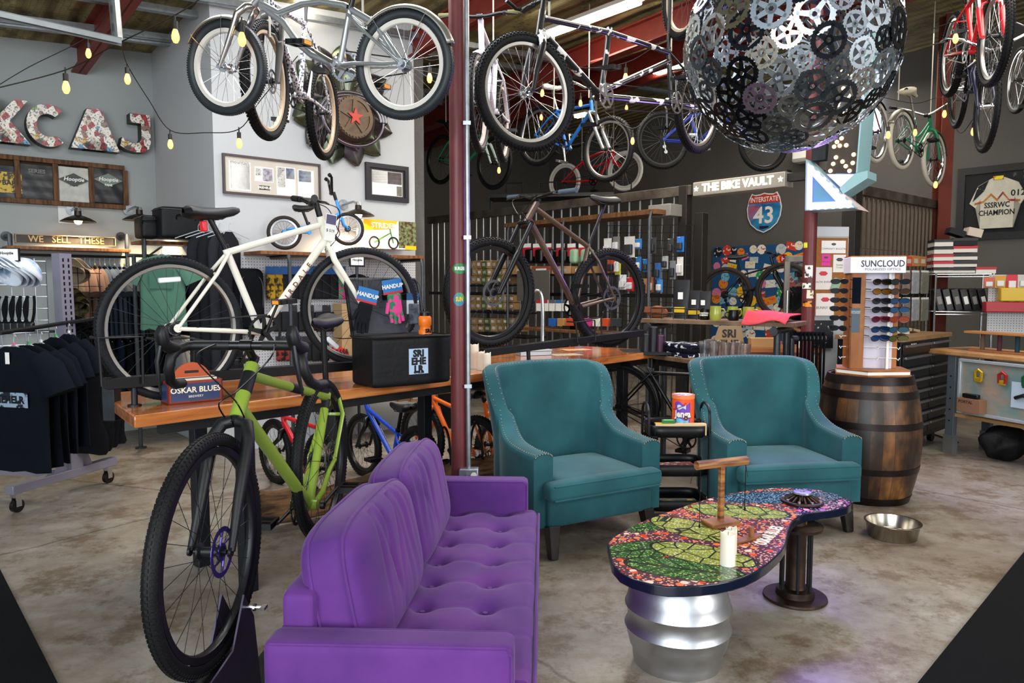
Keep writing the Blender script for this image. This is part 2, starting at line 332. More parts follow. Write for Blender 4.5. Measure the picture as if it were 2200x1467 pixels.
# ================================================================= BICYCLE BUILDER
CACHE = {}
def cached(key, fn):
    if key not in CACHE: CACHE[key] = fn()
    return CACHE[key]
RW = RX(90)   # wheel is lathed about Z, then stood up so its axle lies along Y
def wheel_parts(par, M, r, tw, tyre, rimm, knob, ns, rimh, lod, hubm, spm, disc=0, discm=None, cog=0, side=-1):
    w = bpy.data.objects.new('wheel', None); COL.objects.link(w); w.parent = par; w.matrix_local = M; w.empty_display_size = .05
    n = (64, 44, 28)[lod]
    def ty():
        m = MB(); ri = r-tw*.95; pr = []
        for i in range(11):
            a = -pi*.5+(pi*1.0)*i/10-0; a = -2.45+4.9*i/10
            pr.append((r-tw*.5+cos(a)*tw*.5, sin(a)*tw*.5))
        m.lathe(pr, n, RW)
        if knob and lod < 2:
            K = (84, 56)[lod] if knob > .002 else 130
            for k in range(K):
                for ro, (ang, ln) in enumerate(((0, .013), (.62, .010), (-.62, .010), (1.15, .009), (-1.15, .009))):
                    if knob < .002: ln *= .62
                    if lod == 1 and ro > 2: continue
                    th = 2*pi*(k+(.5 if ro in (1, 2) else 0))/K
                    rr = r-tw*.5+cos(ang)*tw*.5; yy = sin(ang)*tw*.5
                    L = Matrix.Rotation(-th, 4, 'Y')@T(rr, yy, 0)@Matrix.Rotation(ang, 4, 'Z'); h = knob
                    m.box(-.003, h, -tw*.09, tw*.09, -ln*.6, ln*.6, L)
        elif lod < 1:
            for k in range(120):
                for s_ in (-1, 1):
                    th = 2*pi*k/120; L = Matrix.Rotation(-th, 4, 'Y')@T(r-tw*.07, s_*tw*.22, 0)@RX(35*s_); m.box(-.002, .0022, -tw*.16, tw*.16, -.0022, .0022, L)
        return m.mesh('tyre', tyre, 50)
    link('tyre', cached(('ty', r, tw, str(tyre.name), knob, lod), ty), w)
    rr = r-tw*.93
    def rim():
        hw = min(tw*.42, .014)
        return MB().lathe([(rr, -hw), (rr-rimh*.8, -hw*.9), (rr-rimh, -hw*.4), (rr-rimh, hw*.4), (rr-rimh*.8, hw*.9), (rr, hw), (rr-.004, 0), (rr, -hw)], n, RW).mesh('rim', rimm, 40)
    link('rim', cached(('rim', r, tw, rimm.name, rimh, lod), rim), w)
    def spokes():
        m = MB(); R1 = rr-rimh+.002; t = .0011 if lod < 2 else .0016
        for k in range(ns):
            a = 2*pi*k/ns; s_ = 1 if k % 2 else -1; off = (.42 if (k//2) % 2 else -.42)*1.2
            h = .022; p0 = (h*cos(a+off), s_*.03, h*sin(a+off)); p1 = (R1*cos(a), 0, R1*sin(a)); m.tube([p0, p1], t, 3)
        return m.mesh('spokes', spm, 0)
    link('spokes', cached(('sp', r, tw, ns, rimh, spm.name, lod), spokes), w)
    def hub():
        return MB().lathe([(0, -.05), (.007, -.05), (.007, -.036), (.026, -.034), (.026, -.029), (.014, -.024), (.014, .024), (.026, .029), (.026, .034), (.007, .036), (.007, .05), (0, .05)], 14 if lod < 2 else 8, RW).mesh('hub', hubm, 40)
    link('hub', cached(('hub', hubm.name, lod), hub), w)
    if disc:
        def dsc():
            m = MB(); K = 36
            def ringp(r0, r1):
                for k in range(K):
                    a0, a1 = 2*pi*k/K, 2*pi*(k+1)/K
                    m.add([(q*cos(a), y, q*sin(a)) for y in (-.001, .001) for q in (r0, r1) for a in (a0, a1)], [(0, 1, 3, 2), (4, 6, 7, 5), (0, 2, 6, 4), (1, 5, 7, 3), (0, 4, 5, 1), (2, 3, 7, 6)])
            ringp(disc*.8, disc); ringp(disc*.24, disc*.36)
            for k in range(6):
                a = 2*pi*k/6; m.tube([(disc*.3*cos(a), 0, disc*.3*sin(a)), (disc*.6*cos(a+.5), 0, disc*.6*sin(a+.5)), (disc*.85*cos(a+.7), 0, disc*.85*sin(a+.7))], .003, 4)
            for k in range(18):
                a = 2*pi*k/18; m.cyl(disc*.03, -.0015, .0015, 5, Matrix.Rotation(-a, 4, 'Y')@T(disc*.9, 0, 0)@RW)
            return m.mesh('brake_disc', discm or STEEL, 0)
        link('brake_disc', cached(('disc', disc, (discm or STEEL).name), dsc), w, T(0, -side*.036, 0))
    if cog:
        def cg():
            m = MB()
            for q in range(cog):
                rr_ = .052-.0042*q if cog > 1 else .032; y = .0+.0045*q
                pts = []; nt = 22
                for k in range(nt*2):
                    a = pi*k/nt; z = rr_*(1.0 if k % 2 else .93); pts.append((z*cos(a), z*sin(a)))
                m.prism(pts, y, y+.0022, RW)
            return m.mesh('cassette', DSTEEL if cog > 1 else STEEL, 0)
        link('cassette', cached(('cog', cog), cg), w, T(0, -.022-.0045*0, 0)@Matrix.Scale(1, 4))
    return w
def saddle_mesh(L, Wd, m, rise=0):
    mb = MB()
    def fn(u, v):
        # u along length nose(1)->tail(0), v around
        x = (u-.45)*L; wd = Wd*.5*(.16+.84*max(0, 1-u)**1.35) if u > .12 else Wd*.5*(.62+.38*sin(min(1, u/.12)*pi/2))
        if u < .001: wd *= .3
        if u > .985: wd *= .35
        a = 2*pi*v; c = cos(a); s_ = sin(a)
        z = .024*(1.25-.5*u)*max(.1, min(1, u/.1)*min(1, (1-u)/.1))**.5*(s_ if s_ > 0 else s_*1.3)+(.014*(1-2*u)**2)-.010*(abs(c)**2)+rise*(1-u)
        return (x, wd*c, z)
    mb.grid(fn, 16, 16, cv=True)
    return mb.mesh('saddle', m, 60)
def bike(name, label, group, R, F, s, up=(0, 0, 1)):
    """R, F: rear and front hub positions in the world; s: specification"""
    R = Vector(R); F = Vector(F); wb = (F-R).length; M = frame(R, F-R, up)
    root = thing(name, label, s.get('cat', 'bicycle'), group=group, M=M)
    Mi = M.inverted(); k = wb/1.04; r = s.get('r', .34); rf = s.get('rf', r); lod = s.get('lod', 1)
    yax = (M.to_3x3()@Vector((0, 1, 0)))
    def pl(key, dflt):
        if key in s:
            v = s[key]
            if len(v) == 3 and v[0] == 'px': p = Mi@onp(v[1], v[2], R, yax); return Vector((p.x, 0, p.z))
            return Vector((v[0], 0, v[1]))
        return Vector((dflt[0], 0, dflt[1]))
    fm = s.get('fm', BLK); n = (14, 10, 7)[lod]
    fk = s.get('forklen', .40 if s.get('fork', 'rigid') == 'rigid' else .50)*k
    Fl = Vector((wb, 0, 0)); hd = Vector((-.31, 0, .95))
    hb = pl('hb', (Fl+hd*fk+Vector((-.04*k, 0, 0))).xz); ht = pl('ht', (hb+hd*.14*k).xz); hd = (ht-hb).normalized()
    bb = pl('bb', (.43*k, -.06*k)); st = pl('st', (bb+Vector((-.29, 0, .955))*.46*k).xz)
    sd = (st-bb).normalized(); sad = pl('sad', (st+sd*.2*k).xz)
    tr = s.get('tube', .017)*max(.8, k)
    cs = s.get('csoff', .028)+s.get('tw', .04)*.35; do = .058
    m = MB(); style = s.get('style', 'diamond')
    up_ = Vector((0, 0, 1))
    m.tube([hb-hd*.008, ht+hd*.008], tr*1.18, n)
    dt0 = hb+hd*.03; tt0 = ht-hd*.035
    seat_j = st-sd*.025
    if style == 'diamond':
        m.tube([tt0, seat_j], tr*.92, n); m.tube([dt0, bb], tr*1.15, n)
    elif style == 'cruiser':   # curved twin bar
        c1 = (tt0+seat_j)/2+up_*s.get('arch', .05)*k; pts = [tt0, tt0.lerp(c1, .6)+up_*.015, c1, c1.lerp(seat_j, .5)+up_*.01, seat_j]; m.tube(pts, tr, n)
        c2 = (dt0+bb)/2+Vector((-.03, 0, -.04))*k; m.tube([dt0, dt0.lerp(c2, .55)+Vector((.0, 0, .0)), c2, bb], tr*1.05, n)
        for y in (-.014, .014): m.tube([tt0.lerp(dt0, .5)+Vector((0, y, 0)), tt0.lerp(bb, .35)+Vector((-.02, y, 0)), st.lerp(bb, .45)+Vector((0, y, 0))], tr*.6, n)
    elif style == 'arch':   # silver lowrider style: long arched top tube running to the rear axle
        pass
    elif style == 'step':
        for o_ in (0, .055):
            a_ = (dt0 if o_ else tt0); b_ = bb.lerp(st, .12 if o_ else .42); c_ = a_.lerp(b_, .55)+Vector((-.04, 0, -.07))*k; m.tube([a_, a_.lerp(c_, .5)+Vector((-.01, 0, -.015)), c_, c_.lerp(b_, .6)+Vector((-.0, 0, -.01)), b_], tr*.9, n)
    elif style == 'balance':
        m.tube([dt0, seat_j.lerp(dt0, .45)-up_*.03, seat_j], tr*1.4, n)
    elif style == 'tandem':
        pass
    if style not in ('tandem', 'balance', 'arch'): m.tube([bb, st], tr*.95, n)
    if style == 'balance': m.tube([seat_j, Vector((0.02, 0, .03))], tr, n)
    m.cyl(.021*max(.8, k), -.036, .036, 14, T(*bb)@RX(90))
    sj = (st-sd*.03) if style != 'step' else st-sd*.03
    if 'ss' in s: sj = pl('ss', (0, 0))
    for y in (-1, 1):
        e = Vector((0, y*do, 0)); 
        m.tube([bb+Vector((-.02, y*.018, 0)), bb*.72+Vector((0, y*cs, 0)), bb*.25+Vector((0, y*(do*.8), 0)), e], [tr*.62, tr*.62, tr*.5, tr*.45], n)
        a_ = sj+Vector((0, y*.012, 0)); m.tube([a_, a_*.72+Vector((0, y*cs*.95, 0)), e+Vector((0, 0, .004))], [tr*.5, tr*.48, tr*.42], n)
        m.cyl(.02, -.003, .003, 10, T(0, y*do, .004)@RX(90))
    m.tube([sj*.72+Vector((0, -cs*.9, 0)), sj*.72+Vector((0, cs*.9, 0))], tr*.4, 6)
    if style == 'tandem':
        bb2, st2, tt2 = pl('bb2', (0, 0)), pl('st2', (0, 0)), None
        m.tube([tt0, st2-(st2-bb2).normalized()*.03, seat_j], tr*1.0, n); m.tube([dt0, bb2], tr*1.25, n); m.tube([bb2, st2], tr, n)
        m.tube([bb2, bb], tr*1.3, n); m.tube([bb2+Vector((.0, 0, .03)), seat_j-sd*.06], tr*1.0, n); m.tube([bb, st], tr, n)
        m.cyl(.024, -.036, .036, 14, T(*bb2)@RX(90))
    if style == 'arch':
        apts = [pl('a%d' % i, (0, 0)) for i in range(s['na'])]; m.tube(apts, tr, n)
        bpts = [pl('b%d' % i, (0, 0)) for i in range(s['nb'])]; m.tube(bpts, tr*1.05, n); m.tube([bb, st], tr*.9, n)
    fr = obj('frame', m, fm, root, smooth=50)
    if s.get('fm2'):
        for a_, b_, q in ((tt0.lerp(seat_j, .45), tt0.lerp(seat_j, .58), tr*.97), (hb.lerp(ht, .45), hb.lerp(ht, .85), tr*1.2), (bb.lerp(st, .84), bb.lerp(st, .93), tr*.99)): obj('frame_decal', MB().tube([a_, b_], q, n), s['fm2'], fr)
    if 'down_text' in s:
        txt, size, tm, side, a0_ = s['down_text']
        dd = (bb-dt0).normalized(); tot = (bb-dt0).length
        L_ = dt0.lerp(bb, a0_); yy = Vector((0, -1, 0)) if side < 0 else Vector((0, 1, 0))
        xd = -dd if s.get('txup') else dd; zz = yy; ydir = zz.cross(xd)
        MM = Matrix(((xd.x, ydir.x, zz.x, 0), (xd.y, ydir.y, zz.y, 0), (xd.z, ydir.z, zz.z, 0), (0, 0, 0, 1)))
        text(fr, txt, size, tm, T(*(L_+yy*tr*1.17))@MM, .0008, bold=.0006)
    # steering assembly
    ang = s.get('steer', 0); S = T(*hb)@Matrix.Rotation(radians(ang), 4, hd)@T(*(-hb))
    fo = MB(); cr = hb-hd*.02; fw = s.get('fw', .05)+s.get('tw', .04)*.15; ft = s.get('ft', .015)
    if s.get('fork', 'rigid') == 'rigid':
        fo.cyl(.019, -.012, .012, n, T(*cr)@frame((0, 0, 0), (hd.z, 0, -hd.x), hd))
        for y in (-1, 1):
            c_ = cr-hd*.035; fo.tube([cr+Vector((0, y*.008, 0)), cr-hd*.012+Vector((0, y*fw*.7, 0)), c_-hd*.03+Vector((0, y*fw, 0)), c_.lerp(Fl, .6)+Vector((.0, y*fw, 0)), Fl+Vector((-.005, y*(fw+.004), 0))], [ft*1.2, ft*1.25, ft*1.2, ft*.95, ft*.65], n, flat=1.0)
            fo.cyl(.014, -.004, .004, 10, T(wb, y*(fw+.004), 0)@RX(90))
    else:
        fo.tube([cr+Vector((0, -fw, 0)), cr+Vector((0, -fw*.5, 0))+hd*.012, cr+hd*.015, cr+Vector((0, fw*.5, 0))+hd*.012, cr+Vector((0, fw, 0))], .02, n)
        ax = Fl+Vector((-.02, 0, 0)); mid = cr.lerp(ax, .48)
        for y in (-1, 1):
            yy = Vector((0, y*fw, 0))
            fo.tube([mid+yy+hd*.04, mid+yy, ax+yy*1.02, Fl+yy*1.02], [.021, .023, .018, .013], n)
        arch_ = mid+hd*.03+Vector((.03, 0, 0)); fo.tube([mid+Vector((0, -fw, 0)), arch_+Vector((0, -fw*.8, 0))+hd*.04, arch_+hd*.06, arch_+Vector((0, fw*.8, 0))+hd*.04, mid+Vector((0, fw, 0))], .009, 6)
    fko = obj('fork', fo, s.get('forkm', fm), root, S, smooth=50)
    if s.get('fork', 'rigid') != 'rigid':
        sm = MB(); 
        for y in (-1, 1): sm.tube([cr+Vector((0, y*fw, 0)), mid+Vector((0, y*fw, 0))], .0165, n)
        obj('stanchion', sm, s.get('stanm', BLK), fko)
    sp = dict(tyre=s.get('tyre', RUB), rimm=s.get('rim', BLK), knob=s.get('knob', 0), ns=s.get('ns', 28), rimh=s.get('rimh', .022), hubm=s.get('hubm', BLKM), spm=s.get('spm', DSTEEL))
    wheel_parts(root, Matrix.Identity(4), r, s.get('tw', .04), lod=lod, disc=s.get('disc', 0), cog=s.get('cog', 1), **sp)
    wheel_parts(root, S@T(wb, 0, 0), rf, s.get('tw', .04), lod=lod, disc=s.get('disc', 0), discm=s.get('discm'), **sp)
    # stem, bars
    bar = s.get('bar', 'flat')
    if bar:
        bc = pl('barp', (ht+hd*s.get('stemh', .05)+Vector((s.get('stemx', .07), 0, 0))).xz); sh = ht+hd*max(.02, (bc-ht).dot(hd)*.9)
        m = MB().tube([ht, sh+hd*.012], .0165, n).tube([sh, bc], .0145, n).cyl(.02, -.02, .02, 12, T(*bc)@RX(90))
        obj('stem', m, s.get('stemm', BLK), root, S)
        hwid = s.get('bw', .30); bmat = s.get('barm', BLK); m = MB(); GL = []; LV = []; ce = s.get('barcant', 0)
        for y in (-1, 1):
            g = MB(); lv = MB(); GL.append(g); LV.append(lv)
            if bar == 'flat':
                pts = [bc, bc+Vector((0, y*.05, 0)), bc+Vector((-.02, y*.14, .02)), bc+Vector((-.045, y*hwid, .028))]; ge = pts[-1]; gs = pts[2].lerp(ge, .35)
            elif bar == 'riser':
                pts = [bc, bc+Vector((0, y*.05, 0)), bc+Vector((0, y*.12, .05)), bc+Vector((-.03, y*.19, .065)), bc+Vector((-.07, y*hwid, .072))]; ge = pts[-1]; gs = pts[-2].lerp(ge, .25)
            elif bar == 'bmx':
                pts = [bc, bc+Vector((0, y*.04, 0)), bc+Vector((0, y*.12, .13)), bc+Vector((-.02, y*hwid, .15))]; ge = pts[-1]; gs = pts[2].lerp(ge, .5)
            elif bar == 'cruiser':
                pts = [bc, bc+Vector((.03, y*.06, .03)), bc+Vector((.03, y*.2, .1)), bc+Vector((-.05, y*.29, .12)), bc+Vector((-.22, y*hwid, .08))]; ge = pts[-1]; gs = pts[-2].lerp(ge, .4)
            elif bar == 'bull':
                pts = [bc, bc+Vector((0, y*.12, .01)), bc+Vector((0, y*hwid, .01)), bc+Vector((.05, y*(hwid+.01), .02)), bc+Vector((.12, y*hwid, .06))]; ge = pts[2]; gs = pts[1].lerp(ge, .3)
            if bar == 'drop':
                pts = [bc, bc+Vector((0, y*.1, 0)), bc+Vector((0, y*.175, 0)), bc+Vector((.015, y*.2, -.002)), bc+Vector((.055, y*.21, -.01)), bc+Vector((.085, y*.215, -.03)), bc+Vector((.09, y*.222, -.07)), bc+Vector((.065, y*.232, -.11)), bc+Vector((.02, y*.24, -.13)), bc+Vector((-.04, y*.246, -.135))]
                m.tube(pts[:2], .0155, n); g.tube([bc+Vector((0, y*.055, 0))]+pts[1:], .0165, n)
                h0 = bc+Vector((.075, y*.213, -.015)); g.tube([h0+Vector((-.02, 0, .01)), h0+Vector((.03, 0, .022)), h0+Vector((.062, -y*.002, .034)), h0+Vector((.075, -y*.004, .068)), h0+Vector((.066, -y*.004, .088))], [.018, .021, .021, .021, .013], n)
                lv.tube([h0+Vector((.078, 0, .03)), h0+Vector((.085, y*.008, -.02)), h0+Vector((.07, y*.014, -.085)), h0+Vector((.055, y*.016, -.13))], [.011, .013, .010, .006], 8, flat=.55)
            else:
                m.tube(pts, .0125 if bar != 'cruiser' else .0115, n); g.tube([gs, ge+(ge-gs).normalized()*.004], .0175 if bar != 'cruiser' else .0165, n)
                if s.get('lever', 1):
                    l0 = gs+(gs-ge).normalized()*.02; lv.cyl(.016, -.01, .01, 10, T(*l0)@RX(90)); lv.tube([l0+Vector((.03, 0, -.01)), l0+Vector((.055, y*.02, -.015)), l0+Vector((.05, y*.1, -.025))], .005, 6); lv.tube([l0, l0+Vector((.035, 0, -.012))], .01, 6)
        if bar == 'bmx': m.tube([bc+Vector((0, -.085, .09)), bc+Vector((0, .085, .09))], .011, n)
        S2 = S@T(*bc)@Matrix.Rotation(radians(-ce), 4, 'Y')@T(*(-bc))
        hbo = obj('handlebar', m, bmat, root, S2, smooth=50)
        for g in GL: obj('grip' if bar != 'drop' else 'bar_tape', g, s.get('gripm', BLKM), hbo, smooth=50)
        for lv in LV:
            if lv.v: obj('brake_lever', lv, s.get('leverm', BLKM), hbo)
        if s.get('cables'):
            for y in s['cables']:
                c_ = MB().tube([bc+Vector((.02, y*.13, -.0)), bc+Vector((.10, y*.12, -.05)), bc+Vector((.10, y*.04, -.14)), hb+Vector((.04, y*.025, .03)), hb+Vector((.015, -y*.01, -.04))], .0026, 6)
                cc = bpy.data.curves.new('c', 'CURVE')
                obj('cable', smoothtube([bc+Vector((.02, y*.10, .005)), bc+Vector((.11, y*.12, -.03)), bc+Vector((.13, y*.02, -.13)), hb+Vector((.06, -y*.03, .05)), hb+Vector((.0, -y*.03, -.02))], .0026), BLK, root, S)
    # saddle and post
    m = MB().tube([st-sd*.02, sad-up_*.03], s.get('spr', .0135), n).cyl(.02, -.006, .012, 12, T(*st)@frame((0, 0, 0), (sd.z, 0, -sd.x), sd))
    obj('seatpost', m, s.get('postm', BLK), root)
    sm = MB().tube([sad+Vector((-.06, -.02, -.012)), sad+Vector((-.04, -.022, -.03)), sad+Vector((.05, -.022, -.032)), sad+Vector((.1, -.012, -.01))], .0035, 5).tube([sad+Vector((-.06, .02, -.012)), sad+Vector((-.04, .022, -.03)), sad+Vector((.05, .022, -.032)), sad+Vector((.1, .012, -.01))], .0035, 5)
    Lw = s.get('sadL', .27); Ww = s.get('sadW', .145); smt = s.get('sadm', BLKM)
    if s.get('nosad'): Lw, Ww = .06, .05
    so = link('saddle', cached(('sad', Lw, Ww, smt.name), lambda: saddle_mesh(Lw, Ww, smt)), root, T(*sad)@RY(s.get('sadtilt', 0)))
    m = MB(); [m.add([tuple(Vector(v)-sad) for v in sm.v], sm.f)]; obj('saddle_rails', m, DSTEEL, so)
    # drivetrain
    if s.get('crank', 1):
        cy = -.05; cl = s.get('cl', .17)*min(1, k+.05)
        for ib, B_ in enumerate([bb]+([pl('bb2', (0, 0))] if style == 'tandem' else [])):
            m = MB(); rr = s.get('ringr', .082)*min(1, k+.05); nt = 34; ys = cy*(1 if style != 'tandem' else -1) if ib == 0 else -cy
            if style == 'tandem': ys = -cy
            ringmesh(m, rr, .62 if s.get('ringsolid') != 1 else .2, T(B_.x, ys, B_.z)@RX(90), nt, .0028)
            ca = radians(s.get('ca', 55))
            co = obj('crankset', m, s.get('ringm', BLK), root, smooth=0)
            for sg, y in ((1, ys-.008), (-1, -ys+.008)):
                a = MB(); d_ = Vector((cos(ca)*sg, 0, sin(ca)*sg))*cl; a.tube([B_+Vector((0, y, 0)), B_+Vector((0, y*1.1, 0))+d_*.5, B_+Vector((0, y*1.25, 0))+d_], [.014, .010, .0095], 8, flat=.7)
                a.cyl(.018, -.008, .008, 12, T(B_.x, y, B_.z)@RX(90))
                pd = B_+Vector((0, y*1.25, 0))+d_; sy = 1 if y > 0 else -1
                pm = MB(); hw_ = .045; pc = pd+Vector((0, sy*.055, 0))
                pm.box(-.045, .045, -.045, -.035, -.012, .012, T(*pc)).box(-.045, .045, .035, .045, -.012, .012, T(*pc)).box(-.048, -.036, -.045, .045, -.012, .012, T(*pc)).box(.036, .048, -.045, .045, -.012, .012, T(*pc)).box(-.01, .01, -.05, .045, -.009, .009, T(*pc))
                po = obj('pedal', pm, s.get('pedm', BLK), root)
                obj('crank_arm', a, s.get('crankm', BLK), co)
                if s.get('pref'): obj('reflector', MB().box(.0485, .051, -.03, .03, -.009, .009, T(*pc)).box(-.051, -.0485, -.03, .03, -.009, .009, T(*pc)), mat('#f09a20', .3, emit=.15), po)
        rr = s.get('ringr', .082)*min(1, k+.05); cr_ = .045 if s.get('cog', 1) > 1 else .032
        y = cy; dv = bb.normalized(); nv = Vector((-dv.z, 0, dv.x)); m = MB()
        th = .0042 if lod < 2 else .005
        m.tube([Vector((0, y+.02, 0))+nv*cr_, bb+Vector((0, y, 0))+nv*rr], th, 4, flat=.8)
        if s.get('derail'):
            jw = Vector((.012, y+.018, -.075)); j2 = Vector((.03, y+.018, -.135))
            m.tube([bb+Vector((0, y, 0))-nv*rr, j2+Vector((.02, 0, -.01)), j2+Vector((-.02, 0, 0)), jw+Vector((.02, 0, 0)), Vector((.0, y+.02, 0))-nv*cr_*.6+Vector((.03, 0, 0))], th, 4, flat=.8)
            dr = MB().tube([Vector((.0, y, -.02)), jw+Vector((0, -.006, 0)), j2+Vector((0, -.006, 0))], .009, 6).cyl(.022, -.003, .003, 10, T(*jw)@RX(90)).cyl(.022, -.003, .003, 10, T(*j2)@RX(90)); obj('rear_derailleur', dr, s.get('drm', BLK), root)
        if style == 'tandem':
            b2_ = pl('bb2', (0, 0))
            for s_ in (-1, 1): m.tube([bb+Vector((0, -cy, s_*rr)), b2_+Vector((0, -cy, s_*rr))], th, 4, flat=.8)
        if not s.get('derail'): m.tube([Vector((0, y+.02, 0))-nv*cr_, bb+Vector((0, y, 0))-nv*rr], th, 4, flat=.8)
        obj('chain', m, s.get('chainm', DSTEEL), root)
    if s.get('fender'):
        fm_ = s['fender']; fr_ = r+.012; w_ = s.get('tw', .04)*.75
        for Mx, a0, a1, q in ((Matrix.Identity(4), s.get('rf0', 15), s.get('rf1', 200), r), (S@T(wb, 0, 0), s.get('ff0', 20), s.get('ff1', 160), rf)):
            fr_ = q+.014
            def fn(u, v):
                a = radians(a0+(a1-a0)*u); b_ = pi*(v-.5)*.9; return ((fr_-w_*.6+cos(b_)*w_*.75)*cos(a), sin(b_)*w_, (fr_-w_*.6+cos(b_)*w_*.75)*sin(a))
            m = MB().grid(fn, 24, 8); o_ = obj('fender', m, fm_, root, Mx); sd_ = o_.modifiers.new('s', 'SOLIDIFY'); sd_.thickness = .0015
            m = MB()
            for aa in (a0+12, (a0+a1)/2+18):
                a = radians(aa)
                for y in (-1, 1): m.tube([(0, y*.05, 0), (fr_*cos(a), y*w_*.9, fr_*sin(a))], .0022, 4)
            obj('stay', m, s.get('staym', SILV), o_)
    return root
def smoothpts(P, seg=8):
    P = [Vector(p) for p in P]; out = []
    for i in range(len(P)-1):
        p0 = P[max(0, i-1)]; p1 = P[i]; p2 = P[i+1]; p3 = P[min(len(P)-1, i+2)]
        for j in range(seg):
            t = j/seg; out.append(.5*((2*p1)+(p2-p0)*t+(2*p0-5*p1+4*p2-p3)*t*t+(3*p1-p0-3*p2+p3)*t**3))
    out.append(P[-1]); return out
def smoothtube(P, r, n=6, seg=8): return MB().tube(smoothpts(P, seg), r, n)
def ringmesh(m, r, inner, M, nt=32, th=.003, spokes=5, band=.84):
    """toothed chain ring with spider arms, flat in XY before M"""
    K = nt*2; o = []; 
    vs = []; fs = []
    for z in (-th/2, th/2):
        for k in range(K):
            a = 2*pi*k/K; q = r*(1.035 if (k % 2) else .965); vs.append((q*cos(a), q*sin(a), z))
        for k in range(K):
            a = 2*pi*k/K; q = r*band; vs.append((q*cos(a), q*sin(a), z))
    for k in range(K):
        q = (k+1) % K
        fs += [(k, K+k, K+q, q), (2*K+k, 2*K+q, 3*K+q, 3*K+k), (k, q, 2*K+q, 2*K+k), (K+k, 3*K+k, 3*K+q, K+q)]
    m.add(vs, fs, M)
    for i in range(spokes):
        a = 2*pi*i/spokes+.3; c, s_ = cos(a), sin(a); n_ = (-s_, c)
        w0, w1 = r*.16, r*.1
        pts = [(r*.12*c+n_[0]*w0, r*.12*s_+n_[1]*w0), (r*.12*c-n_[0]*w0, r*.12*s_-n_[1]*w0), (r*.86*c-n_[0]*w1, r*.86*s_-n_[1]*w1), (r*.86*c+n_[0]*w1, r*.86*s_+n_[1]*w1)]
        m.prism(pts, -th/2, th/2, M)
    K = 14; vs = [(q*cos(2*pi*k/K), q*sin(2*pi*k/K), z) for z in (-th/2, th/2) for q in (r*.14, r*.28) for k in range(K)]; fs = []
    for k in range(K):
        q = (k+1) % K; fs += [(k, K+k, K+q, q), (2*K+k, 2*K+q, 3*K+q, 3*K+k), (K+k, 3*K+k, 3*K+q, K+q), (k, q, 2*K+q, 2*K+k)]
    m.add(vs, fs, M); return m
# ================================================================= BICYCLES
P = lambda x, y: ('px', x, y)
CREAM = mat('#e9e6d6', .3, coat=.3); LIME = mat('#86a038', .28, coat=.4); BRN = mat('#4f3a3a', .32, .35, coat=.3, col2='#5c4a38', scale=4)
RIMS = mat('#a9a6a1', .33, .9); RIMW = mat('#cfcbc1', .4); RIMB = mat('#101113', .35)
# white flat bar bike on the bar table
wbk = bike('bicycle', 'cream flat bar bicycle with grey tyres standing on the long wooden bar table', None, at(372, 706, 3.45), at(771, 659, 4.2),
  dict(r=.339, tw=.042, lod=0, fm=CREAM, bb=P(559, 713), st=P(484, 532), ht=P(688, 468), hb=P(704, 524), sad=P(450, 457), barp=P(672, 437), ft=.014, steer=-20, fork='rigid', bar='flat', bw=.27, barcant=0,
  rim=mat('#8d8a86', .3, .9), rimh=.017, ns=28, tyre=RUBN, derail=0, cog=1, ringr=.09, ca=62, pref=1, cables=(1, -1), down_text=('B  I  R  D  A  L  E', .038, mat('#6f3a2c', .5), -1, .5), txup=1, tube=.0185, sadL=.28, sadW=.16, disc=0))
_i = lm(wbk).inverted()
def onw(x, y): return _i@onp(x, y, at(372, 706, 3.45), lm(wbk).to_3x3()@Vector((0, 1, 0)))
_p = onw(437, 486); obj('rear_light', MB().box(_p.x-.012, _p.x+.012, -.02, .02, _p.z-.025, _p.z+.025), mat('#c01822', .3, emit=.3), wbk, bev=.005, label='red rear light')
_p = onw(364, 601); obj('wheel_reflector', MB().box(_p.x-.05, _p.x+.05, -.012, .012, _p.z-.012, _p.z+.012), mat('#dfe3e6', .15), wbk, bev=.005, label='clear wheel reflector')
_p = onw(716, 737); obj('wheel_reflector', MB().box(-.045, .045, -.012, .012, -.012, .012, T(_p.x, .01, _p.z)@RY(45)), mat('#dfe3e6', .15), wbk, bev=.005, label='clear wheel reflector')
_p = onw(697, 489); _M = T(_p.x, -.06, _p.z)@RY(12); _t = obj('price_tag', MB().box(-.033, .033, -.001, .001, -.075, .07, _M), PAPER, wbk, label='white paper price tag'); obj('tag_print', MB().box(-.03, .03, -.0022, -.0012, .015, .065, _M), mat('#5c5a78', .6), _t); text(_t, '$ 519', .022, BLK, _M@T(0, -.0022, -.02)@RX(90), .0002)
# brown mountain bike, same table
bike('mountain_bike', 'brown hardtail mountain bike with knobby tyres at the far end of the bar table', None, at(1308, 640, 5.62), at(1054, 629, 5.0),
  dict(r=.373, tw=.06, lod=0, knob=.006, fm=BRN, bb=P(1236, 660), st=P(1265, 523), ht=P(1153, 437), hb=P(1131, 476), sad=P(1300, 430), barp=P(1150, 424), fork='susp', forkm=BLK, stanm=BLK, bar='flat', bw=.37, gripm=mat('#4a5560', .8), rim=RIMB, rimh=.026, disc=.09, cog=9, derail=1,
  ringr=.07, ca=-115, tube=.019, cables=(1, -1), barcant=0, fw=.06, steer=3))
